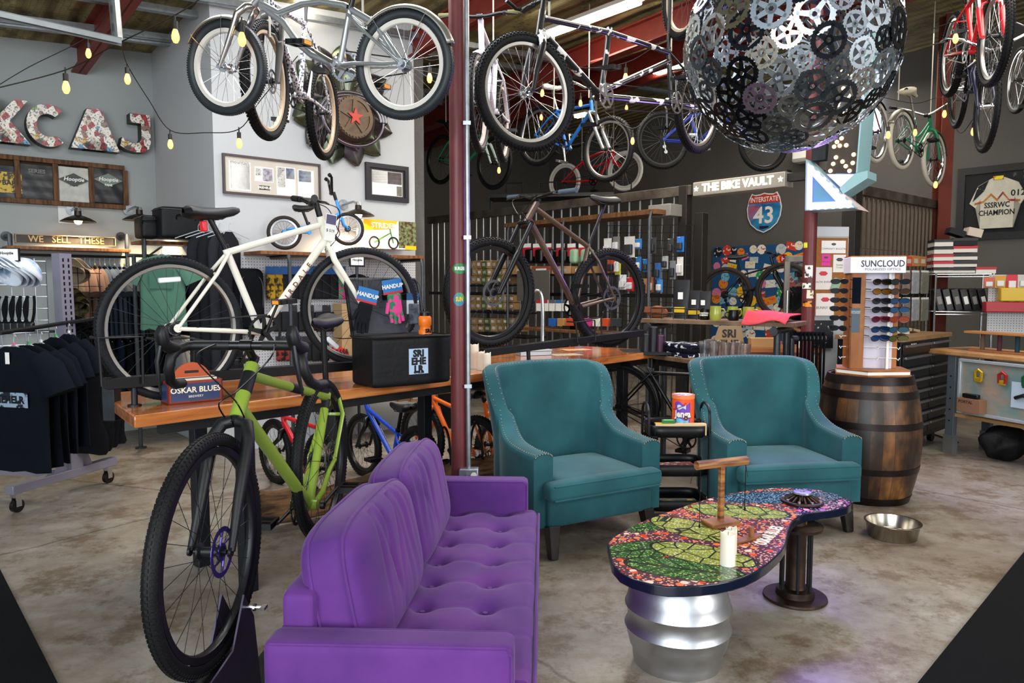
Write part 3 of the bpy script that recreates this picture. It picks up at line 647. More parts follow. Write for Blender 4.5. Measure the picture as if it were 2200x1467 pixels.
# green gravel bike
bike('gravel_bike', 'lime green gravel bike with black fork and drop handlebar beside the purple sofa', None, at(692, 985, 3.22), at(452, 1185, 2.14),
  dict(r=.352, tw=.043, lod=0, knob=.0016, fm=LIME, forkm=BLKM, bb=P(664, 1084), st=P(703, 842), ht=P(541, 788), hb=P(509, 893), ss=P(722, 854), sad=P(694, 692), barp=P(530, 742), ft=.017, bar='drop', rim=RIMB, rimh=.026, disc=.075, discm=mat('#4a3f86', .3, .8), cog=9, derail=1,
  ringr=.085, ca=-8, tube=.019, cables=(1, -1), steer=0, fw=.052, fm2=BLKM, crankm=BLKM, sadL=.26, sadW=.15))
KN = .006
# hanging under the roof
G = 'bicycles hung from the roof beams'
SILVF = mat('#aeb4b6', .3, .75)
bike('cruiser_bicycle', 'silver lowrider cruiser hung on ropes at the upper left, nearest the camera', G, at(868, 140, 3.65), at(487, 146, 3.95),
  dict(r=.257, rf=.242, tw=.05, lod=0, fm=SILVF, style='arch', na=7, a0=P(560, 8), a1=P(600, 28), a2=P(650, 8), a3=P(690, 3), a4=P(740, 12), a5=P(805, 50), a6=P(868, 143), nb=6, b0=P(562, 12), b1=P(610, 50), b2=P(640, 92), b3=P(670, 118), b4=P(705, 133), b5=P(728, 140),
  bb=P(730, 140), st=P(752, 18), ht=P(572, -20), hb=P(548, 8), sad=P(765, -45), fork='rigid', forkm=CHR, bar=None, tyre=mat('#22282c', .5), rim=RIMW, rimh=.024, ns=28, spm=SILV, hubm=CHR, fender=mat('#9d9c94', .35, .8), ff0=28, ff1=118, rf0=42, rf1=160, ringr=.075, ca=-150, crankm=CHR, ringm=CHR, pref=1, up=1), up=(0, -.12, 1))
bike('mountain_bike', 'paint splattered pink and white mountain bike hanging behind the silver cruiser', G, at(694, 243, 5.55), at(572, 175, 4.45),
  dict(r=.335, tw=.055, lod=0, knob=KN, fm=mat('#d8d2d0', .5, col2='#3a3f52', scale=60, thr=(.45, .5)), bb=P(645, 205), st=P(655, 45), ht=P(578, -10), hb=P(585, 30), sad=P(660, -30), fork='susp', forkm=mat('#55524d', .4), stanm=mat('#2c2a28', .3), bar=None, rim=mat('#b8a086', .4), spm=STEEL, disc=.07, ca=-80, crankm=WHT), up=(.05, .15, 1))
bike('tandem_bicycle', 'black and white cow spotted tandem hung across the middle of the roof', G, at(1500, 234, 5.9), at(1133, 199, 4.4),
  dict(r=.338, tw=.058, lod=0, knob=KN, fm=mat('#131316', .3, coat=.4, col2='#e4e2de', scale=11, thr=(.40, .42)), style='tandem', tube=.0095, steer=-17, bb=P(1442, 222), st=P(1436, 105), bb2=P(1290, 208), st2=P(1310, 60), ht=P(1165, 25), hb=P(1158, 75), sad=P(1440, -25), fork='rigid', ft=.0185, fw=.055, bar='bull', barp=P(1180, -5), rim=RIMS, rimh=.021, spm=SILV, hubm=CHR, crankm=SILV, ringm=SILV, pedm=BLK, ca=80, ringr=.08, ns=32), up=(0, -.1, 1))
bike('mountain_bike', 'white and lilac mountain bike seen end on beside the red post', G, at(1079, 262, 6.4), at(1027, 223, 5.3),
  dict(r=.335, tw=.055, lod=1, knob=KN, fm=mat('#cfc8d4', .4), fork='susp', forkm=mat('#d3ccd8', .4), stanm=SILV, bar='flat', barp=P(1030, 35), ht=P(1033, 45), hb=P(1035, 110), st=P(1065, 130), sad=P(1065, 100), bb=P(1060, 240), bw=.3, rim=mat('#c9b6ae', .4), spm=STEEL, gripm=mat('#5c5a3c', .8)))
bike('bicycle', 'green hybrid bicycle hung below the others just right of the wall end', G, at(948, 343, 10.5), at(1062, 350, 9.65),
  dict(r=.345, tw=.045, lod=1, fm=mat('#1f8058', .35), forkm=mat('#cfe0d8', .4), bb=P(1000, 352), st=P(972, 292), ht=P(1044, 285), hb=P(1048, 305), sad=P(955, 262), barp=P(1050, 262), tyre=RUB, rim=RIMB))
bike('mountain_bike', 'blue and red mountain bike with a cream saddle hung behind the tandem wheel', G, at(1158, 292, 8.5), at(1306, 321, 7.75),
  dict(r=.335, tw=.05, lod=1, knob=KN, fm=mat('#1d62ae', .35), forkm=SILV, stanm=SILV, fork='susp', bb=P(1218, 318), st=P(1196, 235), ht=P(1270, 218), hb=P(1272, 240), sad=P(1187, 188), sadm=WHT, postm=SILV, bar='flat', barp=P(1262, 190), barm=SILV, rim=RIMS, spm=SILV, crankm=SILV, pedm=SILV, ringm=DSTEEL, ca=-60))
bike('cruiser_bicycle', 'red cruiser with white rims hung lowest above the vault shelves', G, at(1213, 391, 12.6), at(1343, 367, 11.9),
  dict(r=.32, tw=.05, lod=2, fm=mat('#c81e28', .35), style='cruiser', bb=P(1278, 388), st=P(1250, 345), ht=P(1318, 322), hb=P(1320, 338), sad=P(1238, 312), sadW=.2, bar='cruiser', barm=SILV, postm=SILV, rim=RIMW, rimh=.035, tyre=mat('#d9d6cc', .7), spm=SILV))
bike('mountain_bike', 'dark blue mountain bike with black rims hung to the right of the tandem cranks', G, at(1423, 302, 8.9), at(1640, 309, 9.2),
  dict(r=.335, tw=.05, lod=1, knob=KN, fm=mat('#25358f', .35), bb=P(1500, 306), st=P(1482, 245), ht=P(1560, 225), hb=P(1562, 255), sad=P(1478, 215), rim=RIMB, spm=STEEL, crankm=SILV, pedm=SILV, cog=7, derail=1, drm=SILV, ca=160, bar='flat'))
bike('mountain_bike', 'black mountain bike with tan rims cut by the top edge above the tandem', G, at(1475, -25, 5.3), at(1580, -110, 4.7),
  dict(r=.335, tw=.055, lod=0, knob=KN, fm=BLK, rim=mat('#b5a288', .4), spm=STEEL, bar=None))
bike('cruiser_bicycle', 'maroon cruiser with whitewall tyres hung beside the lit arrow sign', G, at(1880, 284, 8.2), at(1788, 250, 7.5),
  dict(r=.335, tw=.05, lod=1, fm=mat('#5a2226', .4), style='step', rim=SILV, tyre=mat('#c9c4b6', .7), spm=SILV, fender=mat('#4a3a30', .5, .4), bb=P(1835, 290), st=P(1860, 200), ht=P(1812, 175), hb=P(1810, 200), sad=P(1865, 170), bar='cruiser', barm=CHR, gripm=mat('#7a1d20', .6), barp=P(1830, 130), rf0=20, rf1=130))
bike('cruiser_bicycle', 'green step-through cruiser with cream saddle hung beside the rust red column', G, at(1937, 302, 7.9), at(2006, 343, 8.45),
  dict(r=.305, tw=.05, lod=1, fm=mat('#157a50', .3), style='step', rim=CHR, tyre=mat('#b9b2a2', .6), spm=SILV, fender=mat('#8f8c80', .35, .7), bb=P(1968, 325), st=P(1965, 255), ht=P(1997, 255), hb=P(1999, 275), sad=P(1957, 200), sadW=.22, sadm=mat('#cfc7ae', .6), postm=SILV, bar='cruiser', barp=P(1990, 248), bw=.3, barm=SILV, rf0=30, rf1=160))
bike('mountain_bike', 'red suspension mountain bike hung at the upper right corner', G, at(2046, 118, 6.3), at(2137, 78, 5.25),
  dict(r=.335, tw=.055, lod=0, knob=.005, fm=mat('#b5121f', .3, coat=.3), fork='susp', forkm=mat('#b5121f', .3, coat=.3), stanm=SILV, rim=RIMS, spm=SILV, bb=P(2090, 110), st=P(2078, 10), ht=P(2120, -60), hb=P(2122, -25), sad=P(2075, -40), bar=None, crankm=SILV, fw=.06))
bike('bicycle', 'black and blue bicycle with dark rims hung right of the rust red column', G, at(2060, 190, 6.7), at(2120, 229, 5.75),
  dict(r=.345, tw=.045, lod=1, knob=.004, fm=mat('#1c1f3a', .3), rim=RIMB, spm=SILV, bb=P(2090, 195), st=P(2082, 140), ht=P(2108, 115), hb=P(2108, 135), sad=P(2080, 110), hubm=CHR, bar='cruiser', barp=P(2130, 110), barm=CHR))
# bikes on the floor under the table
K = 'children bicycles parked under the bar table'
bike('kids_bicycle', 'red children bicycle parked under the table behind the green gravel bike', K, at(694, 1005, 5.05), at(592, 970, 5.55),
  dict(r=.25, tw=.05, lod=1, knob=.003, fm=mat('#d4202c', .3), forkm=BLK, bb=P(662, 1010), st=P(690, 915), ht=P(607, 885), hb=P(612, 915), sad=P(695, 880), rim=BLK, ca=175, tube=.021, bar='bmx', bw=.25, barp=P(600, 868), fork='rigid', cl=.12, down_text=('Saint', .05, WHT, -1, .5)))
bike('kids_bicycle', 'blue children bicycle parked under the table beside the sofa', K, at(900, 990, 5.2), at(780, 956, 5.75),
  dict(r=.25, tw=.05, lod=1, knob=.003, fm=mat('#1e48b8', .3), forkm=BLK, bb=P(845, 985), st=P(855, 925), ht=P(787, 868), hb=P(793, 890), sad=P(862, 875), rim=BLK, ca=180, tube=.021, bar='bmx', bw=.22, barp=P(785, 855), cl=.11, down_text=('Saint', .048, WHT, -1, .5)))
ORG = mat('#ee6a1c', .32, coat=.2)
bike('kids_bicycle', 'orange children bicycle parked under the table left of the red post', K, at(1030, 972, 5.45), at(907, 938, 5.95),
  dict(r=.28, tw=.05, lod=1, knob=.003, fm=ORG, forkm=ORG, bb=P(978, 965), st=P(1000, 880), ht=P(930, 845), hb=P(932, 868), sad=P(1010, 845), rim=BLK, tube=.022, bar=None, hubm=WHT, cl=.12))
bike('kids_bicycle', 'orange children bicycle parked between the red post and the left armchair', K, at(1135, 925, 6.7), at(1049, 955, 6.05),
  dict(r=.2, tw=.055, lod=1, knob=.003, fm=ORG, forkm=ORG, bb=P(1060, 985), st=P(1040, 860), ht=P(1078, 850), hb=P(1065, 880), sad=P(1030, 830), rim=BLK, tube=.02, bar=None, cl=.12))
# old black roadster carrying the low table, and the bike in the vault
bike('roadster_bicycle', 'black old roadster bicycle that carries the small table behind the armchairs', None, at(1333, 872, 5.95), at(1602, 905, 5.35),
  dict(r=.345, tw=.04, lod=1, fm=BLK, bb=P(1480, 940), st=P(1395, 795), ht=P(1530, 797), hb=P(1527, 815), sad=P(1397, 797), nosad=1, bar=None, rim=RIMB, spm=STEEL, fender=BLK, staym=BLK, rf0=0, rf1=175, ff0=60, ff1=190))
bike('mountain_bike', 'black mountain bike displayed in front of the sticker covered vault board', None, at(1558, 633, 9.6), at(1685, 625, 9.2),
  dict(r=.36, tw=.06, lod=1, fm=BLK, bb=P(1601, 642), st=P(1591, 588), ht=P(1660, 565), hb=P(1664, 580), sad=P(1583, 552), fork='rigid', ft=.02, rim=mat('#2a211c', .5), tyre=mat('#2a2320', .7), bar='flat', barp=P(1668, 548), bw=.34, cog=9, derail=1))
bike('balance_bike', 'small blue balance bike standing on the wooden shelf by the picture wall', None, at(611, 500, 6.75), at(747, 492, 6.95),
  dict(r=.155, tw=.035, lod=1, fm=mat('#3b94dc', .3), forkm=mat('#3b94dc', .3), style='balance', bb=P(665, 500), st=P(662, 480), ht=P(722, 430), hb=P(733, 465), sad=P(650, 447), bar='bmx', bw=.14, barp=P(712, 415), sadL=.2, sadW=.12, rim=SILV, rimh=.02, ns=20, crank=0, lever=0, cog=0, forklen=.25, tyre=mat('#2b2623', .7), csoff=.01, fw=.03, ft=.011, tube=.015))
# ================================================================= FURNITURE IN FRONT
def velvet(c, c2): return mat(c, .75, col2=c2, scale=3.5, sheen=.12, bump=.12, bs=8, thr=(.3, .7))
PURP = velvet('#653280', '#4a246c'); TEAL = velvet('#285f66', '#1b4950'); 
def rbox(m, x0, x1, y0, y1, z0, z1, r=.03, n=3, M=None, puff=0):
    """rounded box as a superellipse-like grid shell"""
    cx, cy, cz = (x0+x1)/2, (y0+y1)/2, (z0+z1)/2; hx, hy, hz = (x1-x0)/2, (y1-y0)/2, (z1-z0)/2
    S = 12
    def face(ax, sg):
        def fn(u, v):
            a, b = 2*u-1, 2*v-1
            p = [0, 0, 0]; p[ax] = sg; p[(ax+1) % 3] = a*sg; p[(ax+2) % 3] = b
            q = [p[0]*hx, p[1]*hy, p[2]*hz]; H = (hx, hy, hz); c = []
            inner = [max(-(H[i]-r), min(H[i]-r, q[i])) for i in range(3)]
            d = Vector(q)-Vector(inner)
            if d.length > 1e-9: d = d.normalized()*r
            w = Vector(inner)+d
            if puff:
                e = [1-(w[i]/H[i])**2 for i in range(3)]
                for i in range(3):
                    o_ = [e[j] for j in range(3) if j != i]; w[i] += puff*(w[i]/H[i])*max(0, o_[0])**.6*max(0, o_[1])**.6*(H[i]/max(H) if False else 1)*(1 if H[i] == min(H) else .25)
            return (w[0]+cx, w[1]+cy, w[2]+cz)
        def warp(t):  # dense near the edges
            return t
        us = sorted(set([0, .03, .07, .12]+[.12+.76*i/S for i in range(S+1)]+[.93, .97, 1]))
        vs_ = []; k = len(us)
        for u in us:
            for v in us: vs_.append(fn(u, v))
        fs = [(i*k+j, (i+1)*k+j, (i+1)*k+j+1, i*k+j+1) for i in range(k-1) for j in range(k-1)]
        m.add(vs_, fs, M)
    for ax in range(3):
        for sg in (-1, 1): face(ax, sg)
    return m
def weld(o, d=.0008):
    bm = bmesh.new(); bm.from_mesh(o.data); bmesh.ops.remove_doubles(bm, verts=bm.verts, dist=d); bmesh.ops.recalc_face_normals(bm, faces=bm.faces); bm.to_mesh(o.data); bm.free(); o.data.shade_smooth(); return o
# ---- sofa: local X = length (towards the back of the room), Y = from back to front
so_o = Vector((-.66, 1.87, 0)); sdir = (Vector((.10, 3.58, 0))-Vector((.025, 1.87, 0))).normalized()
sofa = thing('sofa', 'purple velvet sofa with tufted seat and two loose back cushions', 'sofa', M=frame(so_o, sdir))
SL = 1.74; SD = .70     # x 0..SL, y 0 (back) .. -SD (front, to the right)
def seatfn():
    m = MB(); nu, nv = 120, 56; x0, x1, y0, y1 = .10, SL-.10, -.14, -.715
    tx = [.16+.206*i for i in range(8)]; ty = [-.33, -.545]
    T_ = [(x, y) for i, x in enumerate(tx) for y in ty]
    def fn(u, v):
        x = x0+(x1-x0)*u; y = y0+(y1-y0)*v; z = .425
        for a, b in T_:
            d2 = (x-a)**2+(y-b)**2
            z -= .030*math.exp(-d2/.0011)+.012*math.exp(-d2/.006)
            z -= .005*math.exp(-((x-a)**2)/.00012)*math.exp(-((y-b)/.16)**2)
        z += .004*sin(x*23+1.3*sin(y*14))*sin(y*19)
        e = min(v, 1-v)*abs(y1-y0); 
        if e < .03: z -= .03*(1-e/.03)**2
        return (x, y, z)
    m.sheet(fn, nu, nv, (0, 0, -.11)); return m
st_ = obj('seat', seatfn(), PURP, sofa, smooth=60)
m = MB().tube([(.10, -.718, .405), (SL-.10, -.718, .405)], .006, 8).tube([(.10, -.718, .32), (SL-.10, -.718, .32)], .005, 8)
obj('piping', m, PURP, st_)
m = MB(); [m.cyl(.009, .39, .398, 10, T(x, y, 0)) for i in range(8) for x in [.16+.206*i] for y in (-.33, -.545)]; obj('seat_button', m, PURP, st_)
m = MB(); rbox(m, .02, SL-.02, -.69, -.03, .12, .33, .02); weld(obj('seat_frame', m, PURP, sofa, smooth=60))
for x0, nm in ((0, 'near'), (SL-.105, 'far')):
    m = MB(); rbox(m, x0, x0+.105, -.665, 0, .12, .565, .022); a_ = weld(obj('arm', m, PURP, sofa, smooth=60))
    e = x0 if nm == 'near' else x0
    for ex in (x0+.006, x0+.099): obj('piping', MB().tube([(ex, -.659, .14), (ex, -.659, .54), (ex, -.645, .559), (ex, -.02, .559)], .004, 6), PURP, a_)
m = MB(); rbox(m, .11, SL-.11, -.11, -.01, .12, .655, .025); weld(obj('backrest', m, PURP, sofa, smooth=60))
def cushion(x0, x1, lean, tilt, seed):
    """thick knife edged back cushion standing on the seat, wrinkled face"""
    Wd = x1-x0; Hh = .41; Th = .17; rnd = random.Random(seed); wr = [(rnd.uniform(-.8, .8), rnd.uniform(.5, 1.1), rnd.uniform(-.25, .25), rnd.uniform(.006, .013)) for _ in range(9)]
    m = MB(); nu, nv = 60, 50
    def side(sg):
        def fn(u, v):
            a, b = 2*u-1, 2*v-1
            # rounded rectangular outline
            ex = 1-.11*abs(b)**4; ez = 1-.14*abs(a)**4*(1 if b > 0 else .3)
            x = a*Wd/2*ex; z = b*Hh/2*ez
            f = max(0, (1-abs(a)**5))*max(0, (1-abs(b)**5)); y = Th*.30+Th*.36*f**.55
            if sg > 0:
                for c, ln, sl, am in wr:
                    t = (a-c-sl*(1-b)*.7); y -= am*math.exp(-(t/.035)**2)*max(0, b*.6+.55)*max(0, 1-abs(b))**.15*(1 if b < .96 else 0)
            return (x, -sg*y if sg > 0 else y, z)
        return fn
    F1, F2 = side(1), side(-1)
    va = [F1(i/nu, j/nv) for i in range(nu+1) for j in range(nv+1)]; vb = [F2(i/nu, j/nv) for i in range(nu+1) for j in range(nv+1)]
    k = nv+1; o_ = len(va); fs = []
    for i in range(nu):
        for j in range(nv):
            q = (i*k+j, (i+1)*k+j, (i+1)*k+j+1, i*k+j+1); fs += [q, tuple(x+o_ for x in q[::-1])]
    for i in range(nu):
        for j in (0, nv): a, b = i*k+j, (i+1)*k+j; fs.append((a, b, b+o_, a+o_))
    for j in range(nv):
        for i in (0, nu): a, b = i*k+j, i*k+j+1; fs.append((a, b, b+o_, a+o_))
    m.add(va+vb, fs)
    M = T((x0+x1)/2, lean, .40+Hh/2)@RZ(tilt)@RX(-11)
    c = obj('back_cushion', m, PURP, sofa, M, smooth=50)
    for sg in (1, -1):
        F = F1 if sg > 0 else F2; B = []
        for i in range(0, nu+1, 4): B.append(F(i/nu, 0))
        for j in range(4, nv, 4): B.append(F(1, j/nv))
        for i in range(nu, -1, -4): B.append(F(i/nu, 1))
        for j in range(nv-4, 2, -4): B.append(F(0, j/nv))
        obj('piping', MB().tube(B, .0065, 6, closed=True), PURP, c)
cushion(.14, .84, -.17, -3, 3); cushion(.84, 1.56, -.185, -1, 8)
for x in (.1, SL-.1):
    for y in (-.08, -.62): obj('leg', MB().cyl(.02, 0, .125, 12, T(x, y, 0), r2=.028), mat('#2a1a12', .4), sofa)
# ---- wing armchairs
def armchair(M, label):
    ch = thing('armchair', label, 'armchair', M=M, group=None)
    # local: X right along the front edge, -Y front, origin floor centre of front
    Wc = .80; D = .74
    m = MB(); rbox(m, -.36, .36, .04, D-.06, .17, .34, .02); weld(obj('seat_base', m, TEAL, ch, smooth=60))
    m = MB()
    def fn(ax):
        pass
    rbox(m, -.30, .30, -.005, .60, .335, .43, .03, puff=.022)
    w = .385; rbox(m, -w, w, -.035, .075, .335, .43, .028, puff=.012)
    cu = weld(obj('seat_cushion', m, TEAL, ch, smooth=60))
    B = [(-w+.02, -.036, .421), (w-.02, -.036, .421)]; obj('piping', MB().tube(B, .0055, 6), TEAL, cu); obj('piping', MB().tube([(p[0], p[1], .342) for p in B], .0055, 6), TEAL, cu)
    # shell: one curved sheet running arm - wing - back - wing - arm
    path = []; K = 60
    def shell(t):
        """t 0..1 round the U: returns x, y, top height"""
        pts = [(-.40, .075), (-.41, .25), (-.405, .42), (-.39, .53), (-.385, .62), (-.33, .725), (-.2, .765), (0, .78), (.2, .765), (.33, .725), (.385, .62), (.39, .53), (.405, .42), (.41, .25), (.40, .075)]
        tops = [.565, .57, .60, .70, .93, .99, 1.0, 1.005, 1.0, .99, .93, .70, .60, .57, .565]
        f = t*(len(pts)-1); i = min(len(pts)-2, int(f)); u = f-i
        def cr(a): 
            p0, p1, p2, p3 = a[max(0, i-1)], a[i], a[i+1], a[min(len(a)-1, i+2)]
            return .5*(2*p1+(p2-p0)*u+(2*p0-5*p1+4*p2-p3)*u*u+(3*p1-p0-3*p2+p3)*u**3)
        return cr([p[0] for p in pts]), cr([p[1] for p in pts]), cr(tops)
    def wallpt(t, v, off):
        x, y, zt = shell(t); x2, y2, _ = shell(min(1, t+.004)); x1, y1, _ = shell(max(0, t-.004))
        d = Vector((x2-x1, y2-y1, 0)).normalized(); n_ = Vector((-d.y, d.x, 0))  # inward
        z = .17+(zt-.17)*v
        flare = .035*max(0, (z-.55)/.45)**1.2*(1 if y > .3 else 0)
        thick = .048+.016*max(0, min(1, (.75-zt)/.15))
        back = .08*max(0, z-.45)
        p = Vector((x, y+back*(1 if y > .5 else max(0, (y-.3)/.2)), z))
        p.x *= .94+.17*max(0, min(1, (z-.6)/.4))*(1 if zt > .75 else 0); return p+n_*off*thick
    m = MB(); NU, NV = 90, 22; vs = []
    ring = []
    for i in range(NU+1):
        t = i/NU; row = []
        for j in range(NV+1): row.append(wallpt(t, j/NV, -1))
        for a in range(1, 6):
            an = pi*a/6; c_ = (wallpt(t, 1, -1)+wallpt(t, 1, 1))/2; h_ = (wallpt(t, 1, 1)-wallpt(t, 1, -1))/2
            row.append(c_-h_*cos(an)+Vector((0, 0, .022*sin(an))))
        for j in range(NV, -1, -1): row.append(wallpt(t, j/NV, 1))
        ring.append(row)
    k = len(ring[0]); fs = [(i*k+j, (i+1)*k+j, (i+1)*k+j+1, i*k+j+1) for i in range(NU) for j in range(k-1)]
    fs += [tuple(range(k)), tuple(NU*k+j for j in range(k))[::-1]]
    fs += [(i*k, i*k+k-1, (i+1)*k+k-1, (i+1)*k) for i in range(NU)]
    m.add([tuple(p) for r_ in ring for p in r_], fs)
    sh = obj('backrest', m, TEAL, ch, smooth=55)
    # padded inner back
    m = MB()
    def ib(u, v):
        t = .30+.40*u; p = wallpt(t, .42+.56*v, 1.0); q = wallpt(.5, .42+.56*v, 1.0)
        f = sin(pi*u)**.5*sin(pi*v)**.5
        return (p.x, p.y-.035*f, p.z)
    m.grid(ib, 24, 20); obj('inner_back', m, TEAL, sh, smooth=80)
    # nail heads along the top rim, two rows
    m = MB(); NM = mat('#8f8a7a', .35, .9)
    for off in (-.75, .75):
        N_ = 112
        for i in range(N_+1):
            t = .012+.976*i/N_; p = wallpt(t, 1, off*.95)+Vector((0, 0, .0145 if abs(off) < .8 else .008))
            m.sphere(p, .0042, 5, 4)
    for x in (-1, 1):
        t = 0 if x < 0 else 1
        for k_ in range(10):
            an = pi*k_/9; c_ = (wallpt(t, 1, -1)+wallpt(t, 1, 1))/2; h_ = (wallpt(t, 1, 1)-wallpt(t, 1, -1))/2
            m.sphere(c_-h_*cos(an)*.85+Vector((0, -.004, .016*sin(an)+.002)), .005, 5, 4)
    o_ = obj('nail_trim', m, NM, sh, smooth=60, label='silver nail heads along the rim'); o_['kind'] = 'stuff'
    for x in (-1, 1):
        m = MB().tube([(x*.33, .06, .18), (x*.335, .045, .1), (x*.34, .025, 0)], [.052, .042, .032], 4); obj('leg', m, mat('#17110f', .3, coat=.3), ch, smooth=0, bev=.004)
        m = MB().tube([(x*.31, .68, .18), (x*.32, .72, .08), (x*.33, .78, 0)], [.03, .024, .018], 4); obj('leg', m, mat('#17110f', .3, coat=.3), ch, smooth=0, bev=.004)
    return ch
a = Vector((.195, 3.90, 0)); b = Vector((.875, 4.275, 0)); c = (a+b)/2
armchair(frame(c, b-a)@Matrix.Diagonal((1, .92, 1, 1)), 'teal wing armchair with nail head trim, between the sofa and the black cart')
a = Vector((1.33, 4.27, 0)); b = Vector((2.13, 4.395, 0)); c = (a+b)/2
armchair(frame(c, b-a)@Matrix.Diagonal((1, .92, 1, 1)), 'teal wing armchair with nail head trim, in front of the barrel')
# ---- mosaic coffee table
def _mos(nt, N, L, I):
    tc = N.new('ShaderNodeTexCoord'); 
    def vor(s, f='F1'):
        v = N.new('ShaderNodeTexVoronoi'); v.inputs['Scale'].default_value = s; v.feature = f; L.new(tc.outputs['Object'], v.inputs['Vector']); return v
    def math_(op, a, b):
        n = N.new('ShaderNodeMath'); n.operation = op
        for i, x in enumerate((a, b)):
            if isinstance(x, (int, float)): n.inputs[i].default_value = x
            elif x is not None: L.new(x, n.inputs[i])
        return n.outputs[0]
    def mix(f, a, b):
        n = N.new('ShaderNodeMixRGB')
        for i, x in enumerate((f, a, b)):
            if isinstance(x, str): n.inputs[i].default_value = lin(x)
            elif isinstance(x, (int, float)): n.inputs[i].default_value = x
            else: L.new(x, n.inputs[i])
        return n.outputs[0]
    big = vor(24); small = vor(70); tiny = vor(95)
    sp = N.new('ShaderNodeSeparateXYZ'); L.new(tc.outputs['Object'], sp.inputs[0]); X, Y = sp.outputs[0], sp.outputs[1]
    dot = math_('LESS_THAN', big.outputs['Distance'], .36); dotc = ramp(N, [(0, '#e8552e'), (.25, '#f07a4a'), (.5, '#d94424'), (.75, '#ee8a5a'), (.9, '#f6d7c2')], True)
    sc = N.new('ShaderNodeSeparateColor'); L.new(big.outputs['Color'], sc.inputs[0]); L.new(sc.outputs[0], dotc.inputs[0])
    sm = math_('LESS_THAN', small.outputs['Distance'], .36); smc = mix(sm, '#5a3040', '#efb59a')
    base = mix(dot, smc, dotc.outputs[0])
    # pink and violet dots towards the inner edge
    dp = ramp(N, [(0, '#e04a8c'), (.3, '#ef6fa8'), (.6, '#b44fd0'), (.85, '#f4d3ea')], True); L.new(sc.outputs[0], dp.inputs[0])
    pinkb = mix(dot, mix(sm, '#221c50', '#e9b6e0'), dp.outputs[0])
    fx = N.new('ShaderNodeMapRange'); fx.inputs[1].default_value = .95; fx.inputs[2].default_value = 1.15; L.new(X, fx.inputs[0])
    fy = math_('SUBTRACT', X, math_('MULTIPLY', math_('SUBTRACT', Y, 2.5), .35)); fx2 = math_('GREATER_THAN', fy, 1.03)
    base = mix(fx2, base, pinkb)
    # leaves and hops given as ellipses
    tcn = math_('LESS_THAN', tiny.outputs['Distance'], .40); sc2 = N.new('ShaderNodeSeparateColor'); L.new(tiny.outputs['Color'], sc2.inputs[0])
    lg = ramp(N, [(0, '#5f8c48'), (.4, '#93b45c'), (.7, '#6f9a58'), (.85, '#c0cf84')], True); L.new(sc2.outputs[0], lg.inputs[0])
    leafc = mix(tcn, '#2c5a2c', lg.outputs[0])
    hg = ramp(N, [(0, '#c9cf6a'), (.4, '#e6dd8e'), (.7, '#a9bf55'), (.85, '#f2ecbc')], True); L.new(sc2.outputs[0], hg.inputs[0])
    sca = N.new('ShaderNodeTexVoronoi'); sca.feature = 'DISTANCE_TO_EDGE'; sca.inputs['Scale'].default_value = 11; L.new(tc.outputs['Object'], sca.inputs['Vector'])
    edge = math_('LESS_THAN', sca.outputs['Distance'], .035); hopc = mix(edge, mix(tcn, '#8f9a48', hg.outputs[0]), '#1c2417')
    def ell(cx, cy, rx, ry, ang):
        dx = math_('SUBTRACT', X, cx); dy = math_('SUBTRACT', Y, cy); c_, s_ = cos(ang), sin(ang)
        a_ = math_('DIVIDE', math_('ADD', math_('MULTIPLY', dx, c_), math_('MULTIPLY', dy, s_)), rx); b_ = math_('DIVIDE', math_('SUBTRACT', math_('MULTIPLY', dy, c_), math_('MULTIPLY', dx, s_)), ry)
        d_ = math_('ADD', math_('MULTIPLY', a_, a_), math_('MULTIPLY', b_, b_))
        return d_, a_, b_
    def vein(b_, a_, col, dark):
        w = math_('FRACT', math_('ADD', math_('MULTIPLY', a_, 3.2), math_('MULTIPLY', math_('ABSOLUTE', b_, None), 1.4)), None)
        v = math_('MAXIMUM', math_('LESS_THAN', w, .16), math_('LESS_THAN', math_('ABSOLUTE', b_, None), .07)); return mix(v, col, dark)
    for (px, py, rx, ry, an, kind) in ELLS:
        p = gz(px, py, .43); d_, a_, b_ = ell(p.x, p.y, rx, ry, an)
        ins = math_('LESS_THAN', d_, 1.0); rim_ = math_('LESS_THAN', d_, 1.12)
        base = mix(rim_, base, '#1a1420'); base = mix(ins, base, vein(b_, a_, leafc, '#16281a') if kind == 'L' else (hopc if kind == 'H' else mix(tcn, '#1f2f52', '#8fb0c8')))
    L.new(base, I['Base Color']); I['Roughness'].default_value = .16; I['Coat Weight'].default_value = .4
ELLS = [(1680, 1068, .34, .10, .1, 'B'), (1385, 1180, .18, .09, .25, 'L'), (1470, 1222, .22, .10, -.35, 'L'), (1400, 1130, .13, .05, .5, 'L'), (1580, 1098, .24, .10, -.25, 'H'), (1480, 1135, .20, .10, -.9, 'H'), (1510, 1190, .21, .10, -.55, 'H')]
tpx = [(1305, 1167), (1314.5, 1209), (1332, 1229), (1359.5, 1243), (1395, 1253), (1435.5, 1259), (1470, 1259), (1504.6, 1257), (1540, 1253), (1573.7, 1246), (1600, 1238), (1625.5, 1226), (1646, 1213), (1663.5, 1198), (1678, 1184), (1687.7, 1169), (1691, 1153), (1693.6, 1139.7), (1698, 1127), (1705, 1117), (1716, 1109), (1731, 1103), (1755, 1099.5), (1781, 1096.5), (1802, 1093), (1819, 1088.6), (1828, 1083), (1829, 1077), (1819, 1070.6), (1802, 1063), (1781, 1057), (1757, 1052), (1729, 1049), (1697, 1047.5), (1660, 1048), (1625, 1051), (1591, 1055.5), (1556, 1062), (1522, 1070.6), (1487, 1081), (1452.8, 1093), (1417, 1105), (1383.7, 1118), (1355, 1131), (1331.8, 1144), (1315, 1155)]
